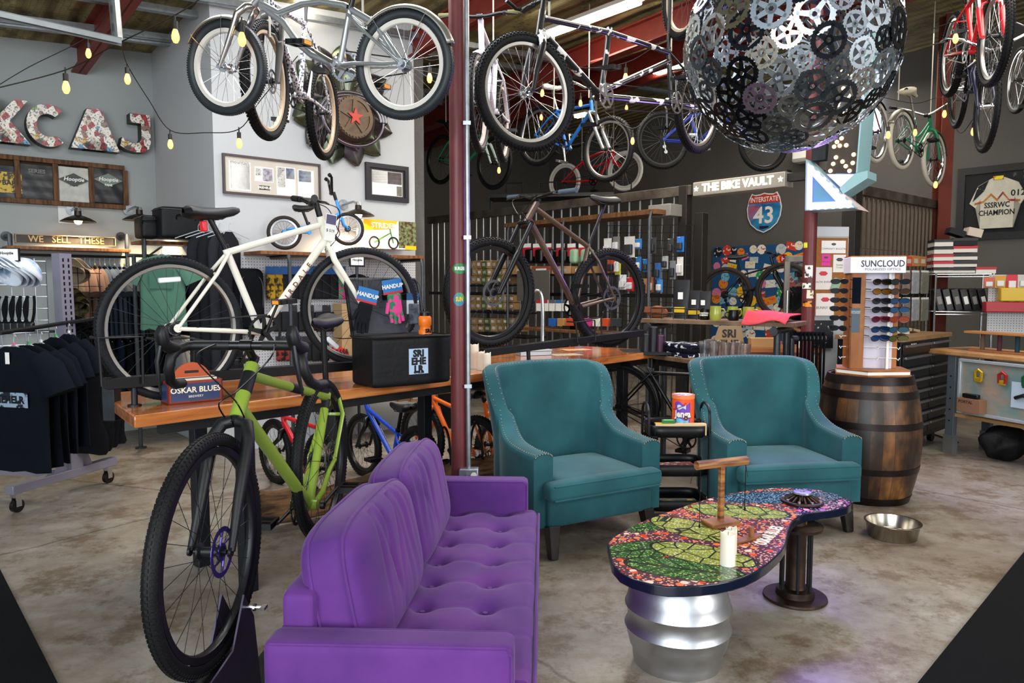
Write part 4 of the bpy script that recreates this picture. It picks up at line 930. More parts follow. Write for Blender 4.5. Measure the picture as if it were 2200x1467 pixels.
tp = [gz(x, y, .43) for x, y in tpx]; tpoly = [(p.x, p.y) for p in tp]
kegc = Vector((.665, 2.86, 0))
ct = thing('coffee_table', 'kidney shaped coffee table with a hops mosaic top, keg and gear column legs', 'coffee table', (0, 0, 0))
_m = nodemat(_mos)
NV_ = mat('#0b1428', .25, coat=.5)
obj('table_edge', MB().prism(tpoly, .388, .4285), NV_, ct, bev=.004, smooth=50)
cx_ = sum(p[0] for p in tpoly)/len(tpoly); cy_ = sum(p[1] for p in tpoly)/len(tpoly)
def inset(poly, d):
    out = []; n = len(poly)
    for i in range(n):
        a = Vector(poly[i-1]); b = Vector(poly[i]); c = Vector(poly[(i+1) % n]); t = (c-a).normalized(); nn = Vector((-t.y, t.x)); out.append(tuple(b+nn*d))
    return out
ip = inset(tpoly, .006)
obj('table_top', MB().prism(ip, .4285, .4305), _m, ct, smooth=0)
a = gz(1615, 1187, .4306); b = gz(1682, 1122, .4306); d = (b-a); 
text(ct, 'OSKAR BLUES', .072, WHT, frame((a+b)/2, d)@T(.02, -.0, .0008), .0004, bold=.0022, sx=.62)
# keg
kp = [(0, .02), (.15, .02), (.16, .0), (.172, 0), (.178, .03), (.178, .055), (.19, .075), (.2, .115), (.2035, .135), (.211, .15), (.2035, .165), (.199, .18), (.199, .205), (.2035, .22), (.211, .235), (.2035, .25), (.198, .275), (.186, .315), (.172, .335), (.168, .345), (.168, .372), (.172, .386), (.16, .386), (.156, .34), (0, .34)]
obj('keg', MB().lathe(kp, 64, T(kegc.x, kegc.y, 0)), mat('#c3c6ca', .4, 1, var=.12, scale=7, bump=.03), ct, smooth=50, label='brushed steel beer keg')
g2 = gz(1711, 1288, 0); g2.y += .02
RUST = mat('#4a3a30', .5, .75, col2='#2c221e', scale=9, bump=.15, bs=40)
gl = MB().lathe([(0, 0), (.142, 0), (.148, .006), (.146, .016), (.09, .022), (.085, .05), (.05, .055), (.045, .07), (.045, .33), (.05, .34), (.10, .343), (.118, .348), (.12, .362), (.04, .366), (.04, .386), (0, .386)], 40, T(g2.x, g2.y, 0))
pc_ = obj('gear_column', gl, RUST, ct, smooth=40, label='rusty gear and disc column')
for i in range(6):
    a = 2*pi*i/6+.3; obj('rod', MB().cyl(.007, .05, .35, 10, T(g2.x+.072*cos(a), g2.y+.072*sin(a), 0)), DSTEEL, pc_)
obj('rod', MB().cyl(.009, .3, .39, 10, T(g2.x+.04, g2.y, 0)), mat('#8a5a2c', .4, .7), pc_)
# objects on the coffee table
ZT = .431
p = gz(1723, 1078, ZT); 
m = MB().lathe([(0, .0), (.098, 0), (.103, .005), (.102, .012), (.088, .014)], 40); 
for i in range(18):
    M_ = Matrix.Rotation(2*pi*i/18, 4, 'Z'); m.add([(.03, -.004, .012), (.03, .004, .012), (.088, .007, .012), (.088, -.007, .012), (.032, -.003, .042), (.032, .003, .042), (.088, .004, .017), (.088, -.004, .017)], [(0, 3, 2, 1), (4, 5, 6, 7), (0, 1, 5, 4), (2, 3, 7, 6), (1, 2, 6, 5), (0, 4, 7, 3)], M_)
m.lathe([(.036, .012), (.034, .045), (.02, .046), (.018, .01)], 24)
gh = thing('freehub_centrepiece', 'rusty bolted metal hub standing at the far end of the mosaic table', 'ornament', (p.x, p.y, ZT))
obj('hub_body', m, RUST, gh)
obj('bearing_cap', MB().lathe([(.012, .046), (.013, .053), (.042, .052), (.046, .045), (.034, .044), (.012, .046)], 32), mat('#9ba0b4', .3, .8), gh)
for i in range(9):
    a = 2*pi*i/9; obj('bolt', MB().cyl(.0075, .012, .022, 6, T(.088*cos(a), .088*sin(a), 0)), mat('#b7b0b4', .3, .9), gh)
BURN = mat('#a4703f', .5, col2='#5e3414', scale=5, stretch=(1, 1, 8), thr=(.4, .6))
p = gz(1548, 1127, ZT); q = gz(1590, 1112, ZT)
rk = thing('ring_toss_stand', 'burnt pine T shaped game stand with two hanging black cords, on the mosaic table', 'game stand', M=frame((p.x, p.y, ZT), (.93, .36, 0)))
m = MB().box(-.075, .075, -.045, .045, 0, .022); obj('base', m, BURN, rk, bev=.004)
obj('post', MB().box(-.011, .011, -.011, .011, .02, .27), BURN, rk, bev=.002)
m = MB().tube([(-.135, 0, .282), (.135, 0, .282)], [.021, .021], 8); obj('crossbar', m, BURN, rk, smooth=0)
for x, l in ((-.122, .25), (.122, .2)):
    obj('cord', MB().tube([(x, -.012, .268), (x, -.012, .268-l)], .0018, 5), BLK, rk); obj('hook', MB().cyl(.004, -.008, .008, 8, T(x, -.012, .262-l)), BLK, rk)
    obj('cord_end', smoothtube([(x, .0, .27), (x+(.02 if x > 0 else -.02), .01, .25), (x+(.03 if x > 0 else -.035), .01, .2)], .0011, 5), BLK, rk)
p = gz(1603, 1160, ZT); q = gz(1655, 1137, ZT)
pg = thing('peg_paddle', 'narrow pine strip with an upright peg beside the white candle', 'game piece', M=frame((p.x, p.y, ZT), (.75, .55, 0)))
obj('strip', MB().box(-.09, .09, -.018, .018, 0, .010), BURN, pg, bev=.002); obj('peg', MB().cyl(.012, .01, .05, 16, T(.035, 0, 0)), mat('#8d5a36', .6), pg)
WAX = mat('#ece5d3', .5)
WAX.node_tree.nodes['Principled BSDF'].inputs['Subsurface Weight'].default_value = .3
def candle(p, r, h, label):
    c = thing('candle', label, 'candle', (p.x, p.y, p.z)); rn = random.Random(int(h*1e4))
    m = MB()
    def fn(u, v): a = 2*pi*u; top = h+.004*sin(a*2+1)+.003*sin(5*a); return (r*cos(a), r*sin(a), v*top)
    m.grid(fn, 28, 6, cu=True); m.add([(0, 0, h-.014)]+[((r-.005)*cos(2*pi*i/28), (r-.005)*sin(2*pi*i/28), h-.01) for i in range(28)]+[fn(i/28, 1) for i in range(28)], [(0, i+1, (i+1) % 28+1) for i in range(28)]+[(i+1, 29+i, 29+(i+1) % 28, (i+1) % 28+1) for i in range(28)]); m.add([(0, 0, 0)]+[(r*cos(2*pi*i/28), r*sin(2*pi*i/28), 0) for i in range(28)], [(0, (i+1) % 28+1, i+1) for i in range(28)])
    obj('wax', m, WAX, c, smooth=50); obj('wick', MB().cyl(.001, h-.014, h+.002, 5), BLK, c)
candle(gz(1563, 1213, ZT), .029, .128, 'white pillar candle nearest the front on the mosaic table')
candle(gz(1577, 1197, ZT)+Vector((.0, .04, 0)), .022, .105, 'thinner cream candle half hidden behind the white pillar candle')
# dog bowl
p = gz(1928, 1160, 0); p.y += .06
dbp = [(0, .006), (.13, .006), (.145, 0), (.150, .002), (.138, .03), (.126, .085), (.13, .094), (.138, .096), (.136, .092), (.126, .09), (.115, .03), (.1, .012), (0, .012)]
dbp = [(0, .004), (.118, .004), (.128, 0), (.134, .004), (.148, .085), (.158, .092), (.158, .096), (.146, .095), (.128, .02), (.11, .012), (0, .012)]
one('dog_bowl', MB().lathe(dbp, 48), mat('#b9b2a6', .22, 1), 'stainless steel dog bowl on the floor in front of the barrel', 'bowl', (p.x, p.y, 0), smooth=50)
# barrel
bc = Vector((2.545, 5.2, 0))
def _barrel(nt, N, L, I):
    tc = N.new('ShaderNodeTexCoord'); g = N.new('ShaderNodeTexGradient'); g.gradient_type = 'RADIAL'; L.new(tc.outputs['Object'], g.inputs[0])
    m1 = N.new('ShaderNodeMath'); m1.operation = 'MULTIPLY'; m1.inputs[1].default_value = 27; L.new(g.outputs['Fac'], m1.inputs[0])
    fr = N.new('ShaderNodeMath'); fr.operation = 'FRACT'; L.new(m1.outputs[0], fr.inputs[0]); fl = N.new('ShaderNodeMath'); fl.operation = 'FLOOR'; L.new(m1.outputs[0], fl.inputs[0])
    wn_ = N.new('ShaderNodeTexWhiteNoise'); wn_.noise_dimensions = '1D'; L.new(fl.outputs[0], wn_.inputs['W'])
    nz = N.new('ShaderNodeTexNoise'); nz.inputs['Scale'].default_value = 6; nz.inputs['Detail'].default_value = 7; mp = N.new('ShaderNodeMapping'); mp.inputs['Scale'].default_value = (1.6, 1.6, .8); L.new(tc.outputs['Object'], mp.inputs[0]); L.new(mp.outputs[0], nz.inputs['Vector'])
    r = ramp(N, [(.36, '#120c09'), (.52, '#301d10'), (.66, '#57371a'), (.82, '#835628')]); ad = N.new('ShaderNodeMath'); ad.operation = 'MULTIPLY_ADD'; ad.inputs[1].default_value = .28; L.new(wn_.outputs[0], ad.inputs[0]); L.new(nz.outputs['Fac'], ad.inputs[2])
    sb_ = N.new('ShaderNodeMath'); sb_.operation = 'SUBTRACT'; sb_.inputs[1].default_value = .12; L.new(ad.outputs[0], sb_.inputs[0]); L.new(sb_.outputs[0], r.inputs[0])
    e = ramp(N, [(0, '#1a120c'), (.035, '#ffffff'), (.965, '#ffffff'), (1, '#1a120c')]); L.new(fr.outputs[0], e.inputs[0])
    mx = N.new('ShaderNodeMixRGB'); mx.blend_type = 'MULTIPLY'; mx.inputs[0].default_value = .9; L.new(r.outputs[0], mx.inputs[1]); L.new(e.outputs[0], mx.inputs[2]); L.new(mx.outputs[0], I['Base Color']); I['Roughness'].default_value = .42
def brad(z): return .275+.072*(1-((z-.44)/.44)**2)
br = thing('barrel', 'dark oak barrel with black hoops carrying the sunglasses display', 'barrel', (bc.x, bc.y, 0))
pr = [(0, .02), (.25, .02), (.252, 0)]+[(brad(z), z) for z in [.88*i/20 for i in range(21)]]+[(.255, .88), (.25, .86), (0, .86)]
obj('staves', MB().lathe(pr, 72), nodemat(_barrel), br, smooth=50)
for z0, z1 in ((.0, .05), (.22, .262), (.53, .575), (.735, .785), (.83, .885)):
    obj('hoop', MB().lathe([(brad(z0)-.002, z0), (brad(z0)+.004, z0), (brad(z1)+.004, z1), (brad(z1)-.002, z1)], 72), mat('#241a18', .38, .6, var=.3, scale=12), br)
# ================================================================= PANEL HELPERS
ORD = ['first', 'second', 'third', 'fourth', 'fifth', 'sixth', 'seventh', 'eighth', 'ninth', 'tenth', 'eleventh', 'twelfth', 'thirteenth', 'fourteenth', 'fifteenth', 'sixteenth', 'seventeenth', 'eighteenth', 'nineteenth', 'twentieth', 'twenty-first', 'twenty-second', 'twenty-third', 'twenty-fourth', 'twenty-fifth', 'twenty-sixth', 'twenty-seventh', 'twenty-eighth', 'twenty-ninth', 'thirtieth']
def pn(pl): return pl[1].cross(UP).normalized()
def pan(pl, px, py, off=0.0): n = pn(pl); return onp(px, py, pl[0]+n*off, n)
def pq(pl, x0, y0, x1, y1, off=0.0):
    cy = (y0+y1)/2; cx = (x0+x1)/2
    a, b, c, d = pan(pl, x0, cy, off), pan(pl, x1, cy, off), pan(pl, cx, y0, off), pan(pl, cx, y1, off)
    return facing(pan(pl, cx, cy, off), pl[1]), (b-a).length, c.z-d.z
KW = (P1, DA); PW = (P2, DA); BW = (PB, -DB)
def plate(name, label, cat, pl, x0, y0, x1, y1, off, t, m, group=None, bev=.002, parent=None):
    """a box lying against a vertical plane, pixel rectangle given; local X right, Y up, Z out"""
    M, w, h = pq(pl, x0, y0, x1, y1, off)
    mb = MB().box(-w/2, w/2, -h/2, h/2, 0, t)
    o = obj(name, mb, m, None, M, bev=bev); tag(o, label, cat, group); return o, w, h
def shade(o): pass
# ================================================================= BAR TABLE
def _woodtop(nt, N, L, I):
    tc = N.new('ShaderNodeTexCoord'); mp = N.new('ShaderNodeMapping'); mp.inputs['Scale'].default_value = (1, 9, 9); L.new(tc.outputs['Object'], mp.inputs[0])
    nz = N.new('ShaderNodeTexNoise'); nz.inputs['Scale'].default_value = 2.2; nz.inputs['Detail'].default_value = 7; nz.inputs['Distortion'].default_value = 1.2; L.new(mp.outputs[0], nz.inputs['Vector'])
    r = ramp(N, [(.3, '#7c3f19'), (.45, '#a85f2b'), (.6, '#bd743a'), (.75, '#cf8a4a')]); L.new(nz.outputs['Fac'], r.inputs[0]); L.new(r.outputs[0], I['Base Color']); I['Roughness'].default_value = .18; I['Coat Weight'].default_value = .6; I['Coat Roughness'].default_value = .08
WTOP = nodemat(_woodtop)
TZ = .96
tA = gz(288, 893, TZ); tB = gz(1427, 752, TZ); td = (tB-tA).normalized(); tn = Vector((-td.y, td.x, 0)); TL = (tB-tA).length
TM = frame((tA.x, tA.y, 0), td)      # local x along, y towards the back
bt = thing('bar_table', 'long glossy orange wooden bar table on black steel legs', 'table', M=TM)
q_ = TM.inverted()@gz(219, 846, TZ); obj('table_top', MB().prism([(0, 0), (TL, 0), (TL-.12, .80), (q_.x+.45, .80), (q_.x, q_.y)], TZ-.055, TZ), WTOP, bt, bev=.006)
obj('frame_rail', MB().box(.15, TL-.1, .1, .15, TZ-.115, TZ-.056).box(.15, TL-.1, .62, .67, TZ-.115, TZ-.056), BLKM, bt)
for i, (x, y) in enumerate([(.55, .12), (.55, .62), (TL-.45, .12), (TL-.45, .62), (TL/2, .62)]):
    lg_ = obj('leg', MB().box(x-.035, x+.035, y-.035, y+.035, 0, TZ-.115), mat('#23272d', .45, .6), bt, bev=.003)
# racks on the table
def rack(p, q, label, hoops, postx):
    d = q-p; M = frame(p, d); L = d.length
    r = thing('bike_rack', label, 'bike rack', M=M)
    obj('rail', MB().box(0, L, -.032, .032, -.05, .0), mat('#121214', .5, .4), r, bev=.003)
    for x in postx:
        zz = TZ-p.z-(q.z-p.z)*x/L; obj('post', MB().cyl(.014, zz, -.05, 12, T(x, 0, 0)).cyl(.03, zz, zz+.006, 14, T(x, 0, 0)), BLKM, r)
    for (x, y0, h) in hoops:
        pts = [(x-.05, y0, -.03), (x-.06, y0, h), (x+.07, y0, h+.0), (x+.12, y0, h), (x+.12, y0, -.03)]
        obj('hoop', MB().tube(pts, .006, 8).tube([(x-.06, y0, h), (x-.06, y0+.1, h)], .006, 8), BLKM, r)
    return r
r1 = rack(at(226, 812, 3.22)+Vector((0, 0, .0)), at(812, 772, 4.3), 'long black steel bike rail on the bar table under the cream bicycle', [(.02, -.05, .18), (.3, .06, .16)], [.12, 1.35])
obj('strap', smoothtube([(.3, -.03, -.04), (.36, -.05, -.08), (.33, -.05, -.11), (.28, -.03, -.12)], .006), BLK, r1)
r2 = rack(at(1036, 750, 4.9), at(1378, 708, 5.75), 'black steel bike rail on the bar table under the brown mountain bike', [(.83, -.06, .12), (1.0, .06, .12)], [.38])
clamp = thing('end_clamp', 'black steel clamp at the left end of the bar table', 'clamp', M=T(*gz(240, 862, TZ))); obj('body', MB().box(-.03, .03, -.03, .03, -.09, .08), DSTEEL, clamp, bev=.004); obj('knob', MB().cyl(.02, 0, .04, 12, T(.035, 0, -.05)@RY(90)), BLKM, clamp)
# brewery caddy
a = gz(361, 871, TZ); b = gz(459, 858, TZ); w_ = .205
cb = thing('wooden_caddy', 'red brown wooden beer coaster caddy with a round handle, lettered Oskar Blues', 'caddy', M=frame((a.x, a.y, TZ), (.77, .63, 0)))
CM = mat('#8a2f1c', .45, var=.2); cw, cdp, ch_ = .245, .125, .105
obj('box', MB().box(0, cw, 0, .008, 0, ch_).box(0, cw, cdp-.008, cdp, 0, ch_).box(0, .008, 0, cdp, 0, ch_).box(cw-.008, cw, 0, cdp, 0, ch_).box(0, cw, 0, cdp, 0, .008), CM, cb, bev=.001)
pts = [(cw/2+.092*cos(pi*i/24), .08+.105*sin(pi*i/24)) for i in range(25)]+[(cw/2-.092, .01), (cw/2+.092, .01)]
hp = MB(); hp.prism(pts, 0, .009); hd_ = obj('handle', hp, mat('#b0481c', .4), cb, T(0, cdp/2+.004, .0)@RX(90))
obj('hand_hole', MB().box(cw/2-.035, cw/2+.035, .132, .150, -.001, .010), BLK, hd_, bev=.006)
obj('label_panel', MB().box(.015, cw-.015, -.002, 0, .012, ch_-.012), mat('#27365c', .4), cb); obj('side_panel', MB().box(-.002, 0, .012, cdp-.012, .012, ch_-.012), mat('#27365c', .4), cb)
text(cb, 'OSKAR BLUES', .036, mat('#efe3c4', .5), T(cw/2, -.0025, .062)@RX(90), .0005, bold=.0006); text(cb, 'BREWERY', .015, mat('#d9d9cc', .5), T(cw/2, -.0025, .032)@RX(90), .0005)
for i in range(6): obj('coaster', MB().box(.02, cw-.02, .02+.012*i, .026+.012*i, .02, ch_+.008+.003*(i % 2)), mat(['#d8cdb8', '#3b3a44', '#c5b89e'][i % 3], .8), cb)
# open black cooler bag
a = Vector((-.735, 3.86, TZ)); b = Vector((-.345, 4.15, TZ)); cg = thing('cooler_bag', 'open black zip cooler bag with a cycle shop badge on the bar table', 'bag', M=frame(a, b-a))
BW_ = (b-a).length; BD = .27; BH = .265; NY = mat('#0f1114', .55, bump=.25, bs=30, var=.2); NYG = mat('#4a4b52', .8, var=.15, scale=30)
m = MB(); rbox(m, 0, BW_, 0, BD, 0, BH, .02, puff=.008); bd = weld(obj('body', m, NY, cg, smooth=60))
obj('zip', MB().tube([(0, 0, BH), (BW_, 0, BH), (BW_, BD, BH), (0, BD, BH)], .007, 6, closed=True), BLK, bd)
obj('lid', MB().sheet(lambda u, v: (.01+(BW_-.02)*u, BD+.0+.09*v, BH-.01+.335*v*(1-.06*abs(2*u-1)**6)), 16, 12, (0, .02, .0)), NYG, cg, smooth=60)
obj('lid_piping', MB().tube([(.01, BD, BH), (.01, BD+.08, BH+.28), (.03, BD+.09, BH+.315), (BW_-.03, BD+.09, BH+.315), (BW_-.01, BD+.08, BH+.28), (BW_-.01, BD, BH)], .009, 6), BLK, cg)
for x in (.12, .24, .37): obj('lid_strap', MB().box(x-.015, x+.015, BD+.055, BD+.062, BH+.15, BH+.31, Matrix.Shear('XZ', 4, (0, 0)) if False else None), BLK, cg)
bg_ = obj('badge', MB().box(BW_*.5-.06+.03, BW_*.5+.06+.03, -.006, -.004, .06, .20), mat('#a9c3dc', .5), cg)
for r_, row_ in enumerate(['SRI', 'EHE', 'LR']): text(bg_, row_, .052, BLK, T(BW_*.5+.03, -.0065, .172-.043*r_)@RX(90), .0005, bold=.003, sx=1.0)
text(bg_, 'CYCLES', .018, BLK, T(BW_*.5+.03, -.0065, .069)@RX(90), .0005, bold=.001)
IL = lm(cg)
def inbag(x, y, z): return IL@T(x, y, z)
for (x, z, rz, cap, lab) in ((.085, .46, -14, 'black', 'black glove hanging on its card at the left of the open bag lid'), (.25, .51, 8, 'multi', 'black and rainbow glove hanging on its card at the middle of the bag lid')):
    gl = thing('glove', lab, 'glove', M=inbag(x, .24, z)@RY(-rz))
    cdm = obj('card', MB().box(-.062, .062, 0, .003, 0, .07), mat('#1c6fb4', .5), gl); obj('card_band', MB().box(-.062, .062, -.001, .003, -.012, 0), mat('#c0222c', .5), cdm)
    text(cdm, 'HANDUP', .032, WHT, T(0, -.002, .03)@RX(90), .0005, bold=.001)
    M_ = mat('#15171c', .8) if cap == 'black' else mat('#2a7a55', .7, col2='#d8458c', scale=22, thr=(.48, .52))
    palm = MB(); rbox(palm, -.042, .042, -.012, .012, -.135, -.012, .012); pm_ = weld(obj('palm', palm, M_, gl, smooth=60))
    for i in range(4): obj('finger', MB().tube([(-.033+.022*i, 0, -.12), (-.036+.024*i, -.004, -.19+.01*abs(i-1.5))], [.0115, .010], 8), M_, pm_)
    obj('thumb', MB().tube([(-.038, 0, -.06), (-.062, -.005, -.12)], [.013, .010], 8), M_, pm_)
gl = thing('packet', 'grey and blue product card at the right of the open bag lid', 'packet', M=inbag(.385, .255, .46)); obj('card', MB().box(-.04, .04, 0, .003, -.08, .04), mat('#c4c8ce', .5), gl); obj('card_top', MB().box(-.04, .04, -.001, .0035, .0, .04), mat('#1d4d80', .5), gl); obj('sleeve', MB().box(-.03, .03, -.02, -.001, -.14, -.02), mat('#20242c', .6, col2='#5a6270', scale=30), gl, bev=.006)
bo = thing('water_bottle', 'orange squeeze bottle standing in the cooler bag', 'bottle', M=inbag(.37, .09, .20))
obj('bottle_body', MB().lathe([(0, 0), (.036, 0), (.037, .05), (.037, .09), (.031, .1), (.031, .115), (.037, .125), (.036, .165), (.028, .175)], 24), mat('#f07818', .35), bo, smooth=50); obj('cap', MB().lathe([(.029, .172), (.029, .192), (.02, .196), (.012, .2), (.012, .212), (0, .212)], 20), BLK, bo)
text(bo, 'SRI\nEHE\nLR', .03, BLK, T(0, -.0375, .06)@RX(90), .0005, bold=.0015)
# things lying on the table
for i, (x, y, h, lab) in enumerate(((1019, 792, .16, 'tallest cream pillar candle beside the red post on the bar table'), (1033, 795, .12, 'middle cream pillar candle beside the red post on the bar table'), (1046, 797, .115, 'rightmost cream pillar candle beside the red post on the bar table'))): candle(gz(x, y, TZ)+Vector((0, 0, .001)), .026 if i else .03, h, lab)
p = gz(1152, 764, TZ); bx_ = thing('metal_tin', 'flat grey metal tin on the bar table under the brown bike rail', 'tin', M=frame((p.x, p.y, TZ), (.9, .3, 0))); obj('tin_body', MB().box(-.13, .13, 0, .12, 0, .035), mat('#9aa0a6', .4, .6), bx_, bev=.003); obj('tin_lid', MB().box(-.133, .133, -.003, .123, .036, .046), mat('#b3b8bd', .35, .6), bx_, bev=.002)
for i, (x, y, c, lab) in enumerate(((1215, 762, '#b9ab93', 'illustrated leaflet spread on the bar table under the brown bike'), (1238, 752, '#cfa27a', 'orange brown leaflet overlapping another on the bar table'))):
    p = gz(x, y, TZ); one('leaflet', MB().box(-.12, .12, -.08, .08, .0005+.002*i, .002+.002*i), mat(c, .6, var=.4, scale=25), lab, 'leaflet', M=frame((p.x, p.y, TZ), (.9, .35, 0)))
# timber foot beam with steel hoops under the table
p = gz(522, 1158, 0); q = gz(1095, 1045, 0)
wbm = thing('bike_rack', 'rough timber floor beam with black steel hoops under the bar table', 'bike rack', M=frame(p, q-p)); LL = (q-p).length
def wb(u, v): return (LL*u, .012*sin(u*31)+.01*sin(u*13+1), .05+.17*v+(.02*sin(u*17)+.012*sin(u*41))*v)
obj('timber', MB().sheet(wb, 60, 4, (0, .13, 0)), mat('#7b5a3c', .75, col2='#3f2a1a', scale=5, stretch=(1, 1, 6), bump=.3, thr=(.4, .6)), wbm, smooth=40)
for x in (.05, LL/2, LL-.1): obj('foot', MB().box(x-.03, x+.03, -.02, .16, 0, .06), BLK, wbm)
for x in (LL*.70, LL*.77, LL*.84, LL*.95): obj('hoop', smoothtube([(x, .07, .2), (x+.02, .07, .42), (x+.06, .07, .5), (x+.1, .07, .42), (x+.12, .07, .2)], .009, 8), BLK, wbm)
# display stand under the green bike
F = at(452, 1185, 2.14); Rr = at(692, 985, 3.22)
dsn = thing('display_stand', 'dark steel display stand holding the green gravel bike off the floor', 'stand', M=frame((F.x, F.y, 0), (Rr.x-F.x, Rr.y-F.y, 0))); PS = mat('#4b4458', .4, .6, var=.15)
WBL = (Rr-F).length
obj('base_plate', MB().box(-.32, WBL+.2, -.16, .16, 0, .012), DSTEEL, dsn, bev=.002)
for y in (-.036, .036):
    s_ = 1 if y > 0 else -1
    obj('side_plate', MB().prism([(-.18, .012), (.28, .012), (.21, .42), (.14, .52), (.05, .38), (-.10, .36), (-.2, .3)], y-.003*1, y+.003, RX(90)@Matrix.Identity(4)), PS, dsn)
obj('wheel_cradle', MB().box(-.22, .2, -.036, .036, .33, .340), BLKM, dsn)
obj('wing_nut', MB().cyl(.005, 0, .06, 8, T(.16, -.03, .47)@RX(90)).box(.145, .175, -.1, -.085, .465, .475).cyl(.012, .03, .036, 10, T(.16, -.03, .47)@RX(90)), SILV, dsn)
obj('front_clamp', MB().box(-.34, -.2, -.03, .03, .3, .345).cyl(.012, -.05, .05, 10, T(-.33, 0, .325)@RX(90)), BLK, dsn)
obj('tower_label', MB().box(-.02, .1, -.044, -.040, .02, .09), mat('#6b6479', .4, .5), dsn); text(dsn, 'FLUID', .07, WHT, T(.06, -.0445, .07)@RX(90), .0005, bold=.001)
obj('rear_post', MB().box(WBL-.03, WBL+.03, -.02, .02, .012, .33), BLKM, dsn); obj('rear_cradle', MB().box(WBL-.1, WBL+.1, -.04, .04, .325, .345), BLKM, dsn)
# black cart with trays between the armchairs
KX0, KX1, KY0, KY1 = .865, 1.235, 4.52, 4.83
kt = thing('utility_cart', 'narrow black three tier cart between the two armchairs', 'cart', (KX0, KY0, 0), 0); KWd, KD = KX1-KX0, KY1-KY0; KM = mat('#101113', .4, .3)
for z in (.56, .315, .09):
    m = MB(); m.box(.01, KWd-.01, .01, KD-.01, z, z+.006)
    def rim_(u, v, z=z):
        a = 2*pi*u; e = 5; c, s_ = cos(a), sin(a); k = (abs(c)**e+abs(s_)**e)**(-1/e); return (KWd/2+c*k*(KWd/2), KD/2+s_*k*(KD/2), z+.072*v)
    m.grid(rim_, 60, 2, cu=True); o = obj('tray', m, KM, kt, smooth=60); sd_ = o.modifiers.new('s', 'SOLIDIFY'); sd_.thickness = .004; sd_.offset = 0
for x in (-.006, KWd+.006):
    obj('side_frame', smoothtube([(x, .04, .05), (x, .04, .4), (x, .04, .65), (x, .07, .73), (x, .155, .755), (x, .24, .73), (x, .27, .65), (x, .27, .4), (x, .27, .05)], .009, 8), KM, kt)
for x in (.02, KWd-.02):
    for y in (.04, KD-.04): obj('caster', MB().cyl(.025, -.01, .01, 14, T(x, y, .025)@RX(90)).box(x-.012, x+.012, y-.015, y+.015, .03, .09), BLK, kt)
jg = thing('game_canister', 'orange cardboard canister of wooden block game on the cart', 'game', (KX0+.225, KY0+.12, .567), radians(-14))
obj('canister', MB().lathe([(0, 0), (.069, 0), (.069, .245), (.066, .247), (0, .247)], 40), mat('#ef5a1a', .45), jg, smooth=50)
obj('rim', MB().lathe([(.0695, .225), (.0715, .225), (.0715, .249), (.066, .2495), (.066, .246)], 40), mat('#f2824a', .4), jg); obj('lid_print', MB().cyl(.063, .2475, .2485, 30), mat('#7d3aa0', .5, col2='#e8dcd8', scale=25, thr=(.45, .55)), jg)
def curvedtext(par, s, size, m, R_, z, a0=-90, **k):
    t = text(par, s, size, m, Matrix.Identity(4), .0006, **k)
    for v in t.data.vertices:
        a = radians(a0)+v.co.x/R_; r_ = R_+.0006+v.co.z; v.co = ((r_)*cos(a), (r_)*sin(a), z+v.co.y)
    return t
def patch(par, m, R_, a0, a1, z0, z1, n=10, wob=0, name='printed_patch'):
    mb = MB().grid(lambda u, v: (R_*cos(radians(a0+(a1-a0)*u)), R_*sin(radians(a0+(a1-a0)*u)), z0+(z1-z0)*v+wob*sin(u*7)*(1 if v > .5 else -1)), n, 4); return obj(name, mb, m, par)
patch(jg, mat('#7b3fae', .5), .0696, -135, -50, .06, .2, 16, .012); patch(jg, mat('#64b9e0', .5), .0699, -125, -60, .075, .10, 16, .006); patch(jg, mat('#f5b62c', .5), .0698, -95, -55, .015, .05, 12, .006); patch(jg, mat('#8a5432', .5), .0701, -72, -42, .005, .055, 10, .008); patch(jg, mat('#bfe3f2', .5), .0699, -120, -75, .165, .185, 12, .006)
curvedtext(jg, 'Jenga', .062, mat('#5a1420', .5), .0704, .128, -89, bold=.0035, sx=.82); curvedtext(jg, 'Jenga', .06, WHT, .0712, .131, -90, bold=.002, sx=.82)
obj('cord_handle', smoothtube([(-.06, -.04, .16), (-.04, -.065, .165), (0, -.074, .185), (.02, -.071, .205)], .0025), mat('#a4212a', .5), jg)
gb = thing('game_box', 'flat beige game box lying on the top tray of the cart', 'game', (KX0+.03, KY0-.0+.015, .57)); obj('carton', MB().box(0, .32, 0, .04, 0, .075), mat('#d9bd90', .7), gb, bev=.002); obj('lid_print', MB().box(-.0, .002, .0, .04, .0, .0755, T(-.002, 0, 0)), mat('#20262c', .5), gb); obj('band', MB().box(.0, .1, .0, .04, .0755, .0765), mat('#d9a51e', .5), gb)
gb = thing('card_deck', 'small green card game box on top of the beige game box', 'game', (KX0+.075, KY0+.02, .6475)); obj('carton', MB().box(0, .08, 0, .035, 0, .018), mat('#1f7a3c', .5), gb, bev=.001); obj('print', MB().box(.01, .07, .005, .03, .0182, .019), mat('#8fd08a', .5), gb)
for i, (c, rz) in enumerate((('#b9a27f', 4), ('#d6d4c9', -3), ('#e6e4df', 6))):
    one('magazine', MB().box(-.15, .13, -.09, .09, 0, .008), mat(c, .5, col2=['#8d8268', '#5a7468', '#a43b46'][i], scale=20+i*9, thr=(.55, .6)), ['tan magazine at the bottom of the pile on the cart', 'grey magazine in the middle of the pile on the cart', 'white magazine with coloured print on top of the pile on the cart'][i], 'magazine', (KX0+.19, KY0+.155, .322+.009*i), radians(rz), 'magazines on the middle tray')
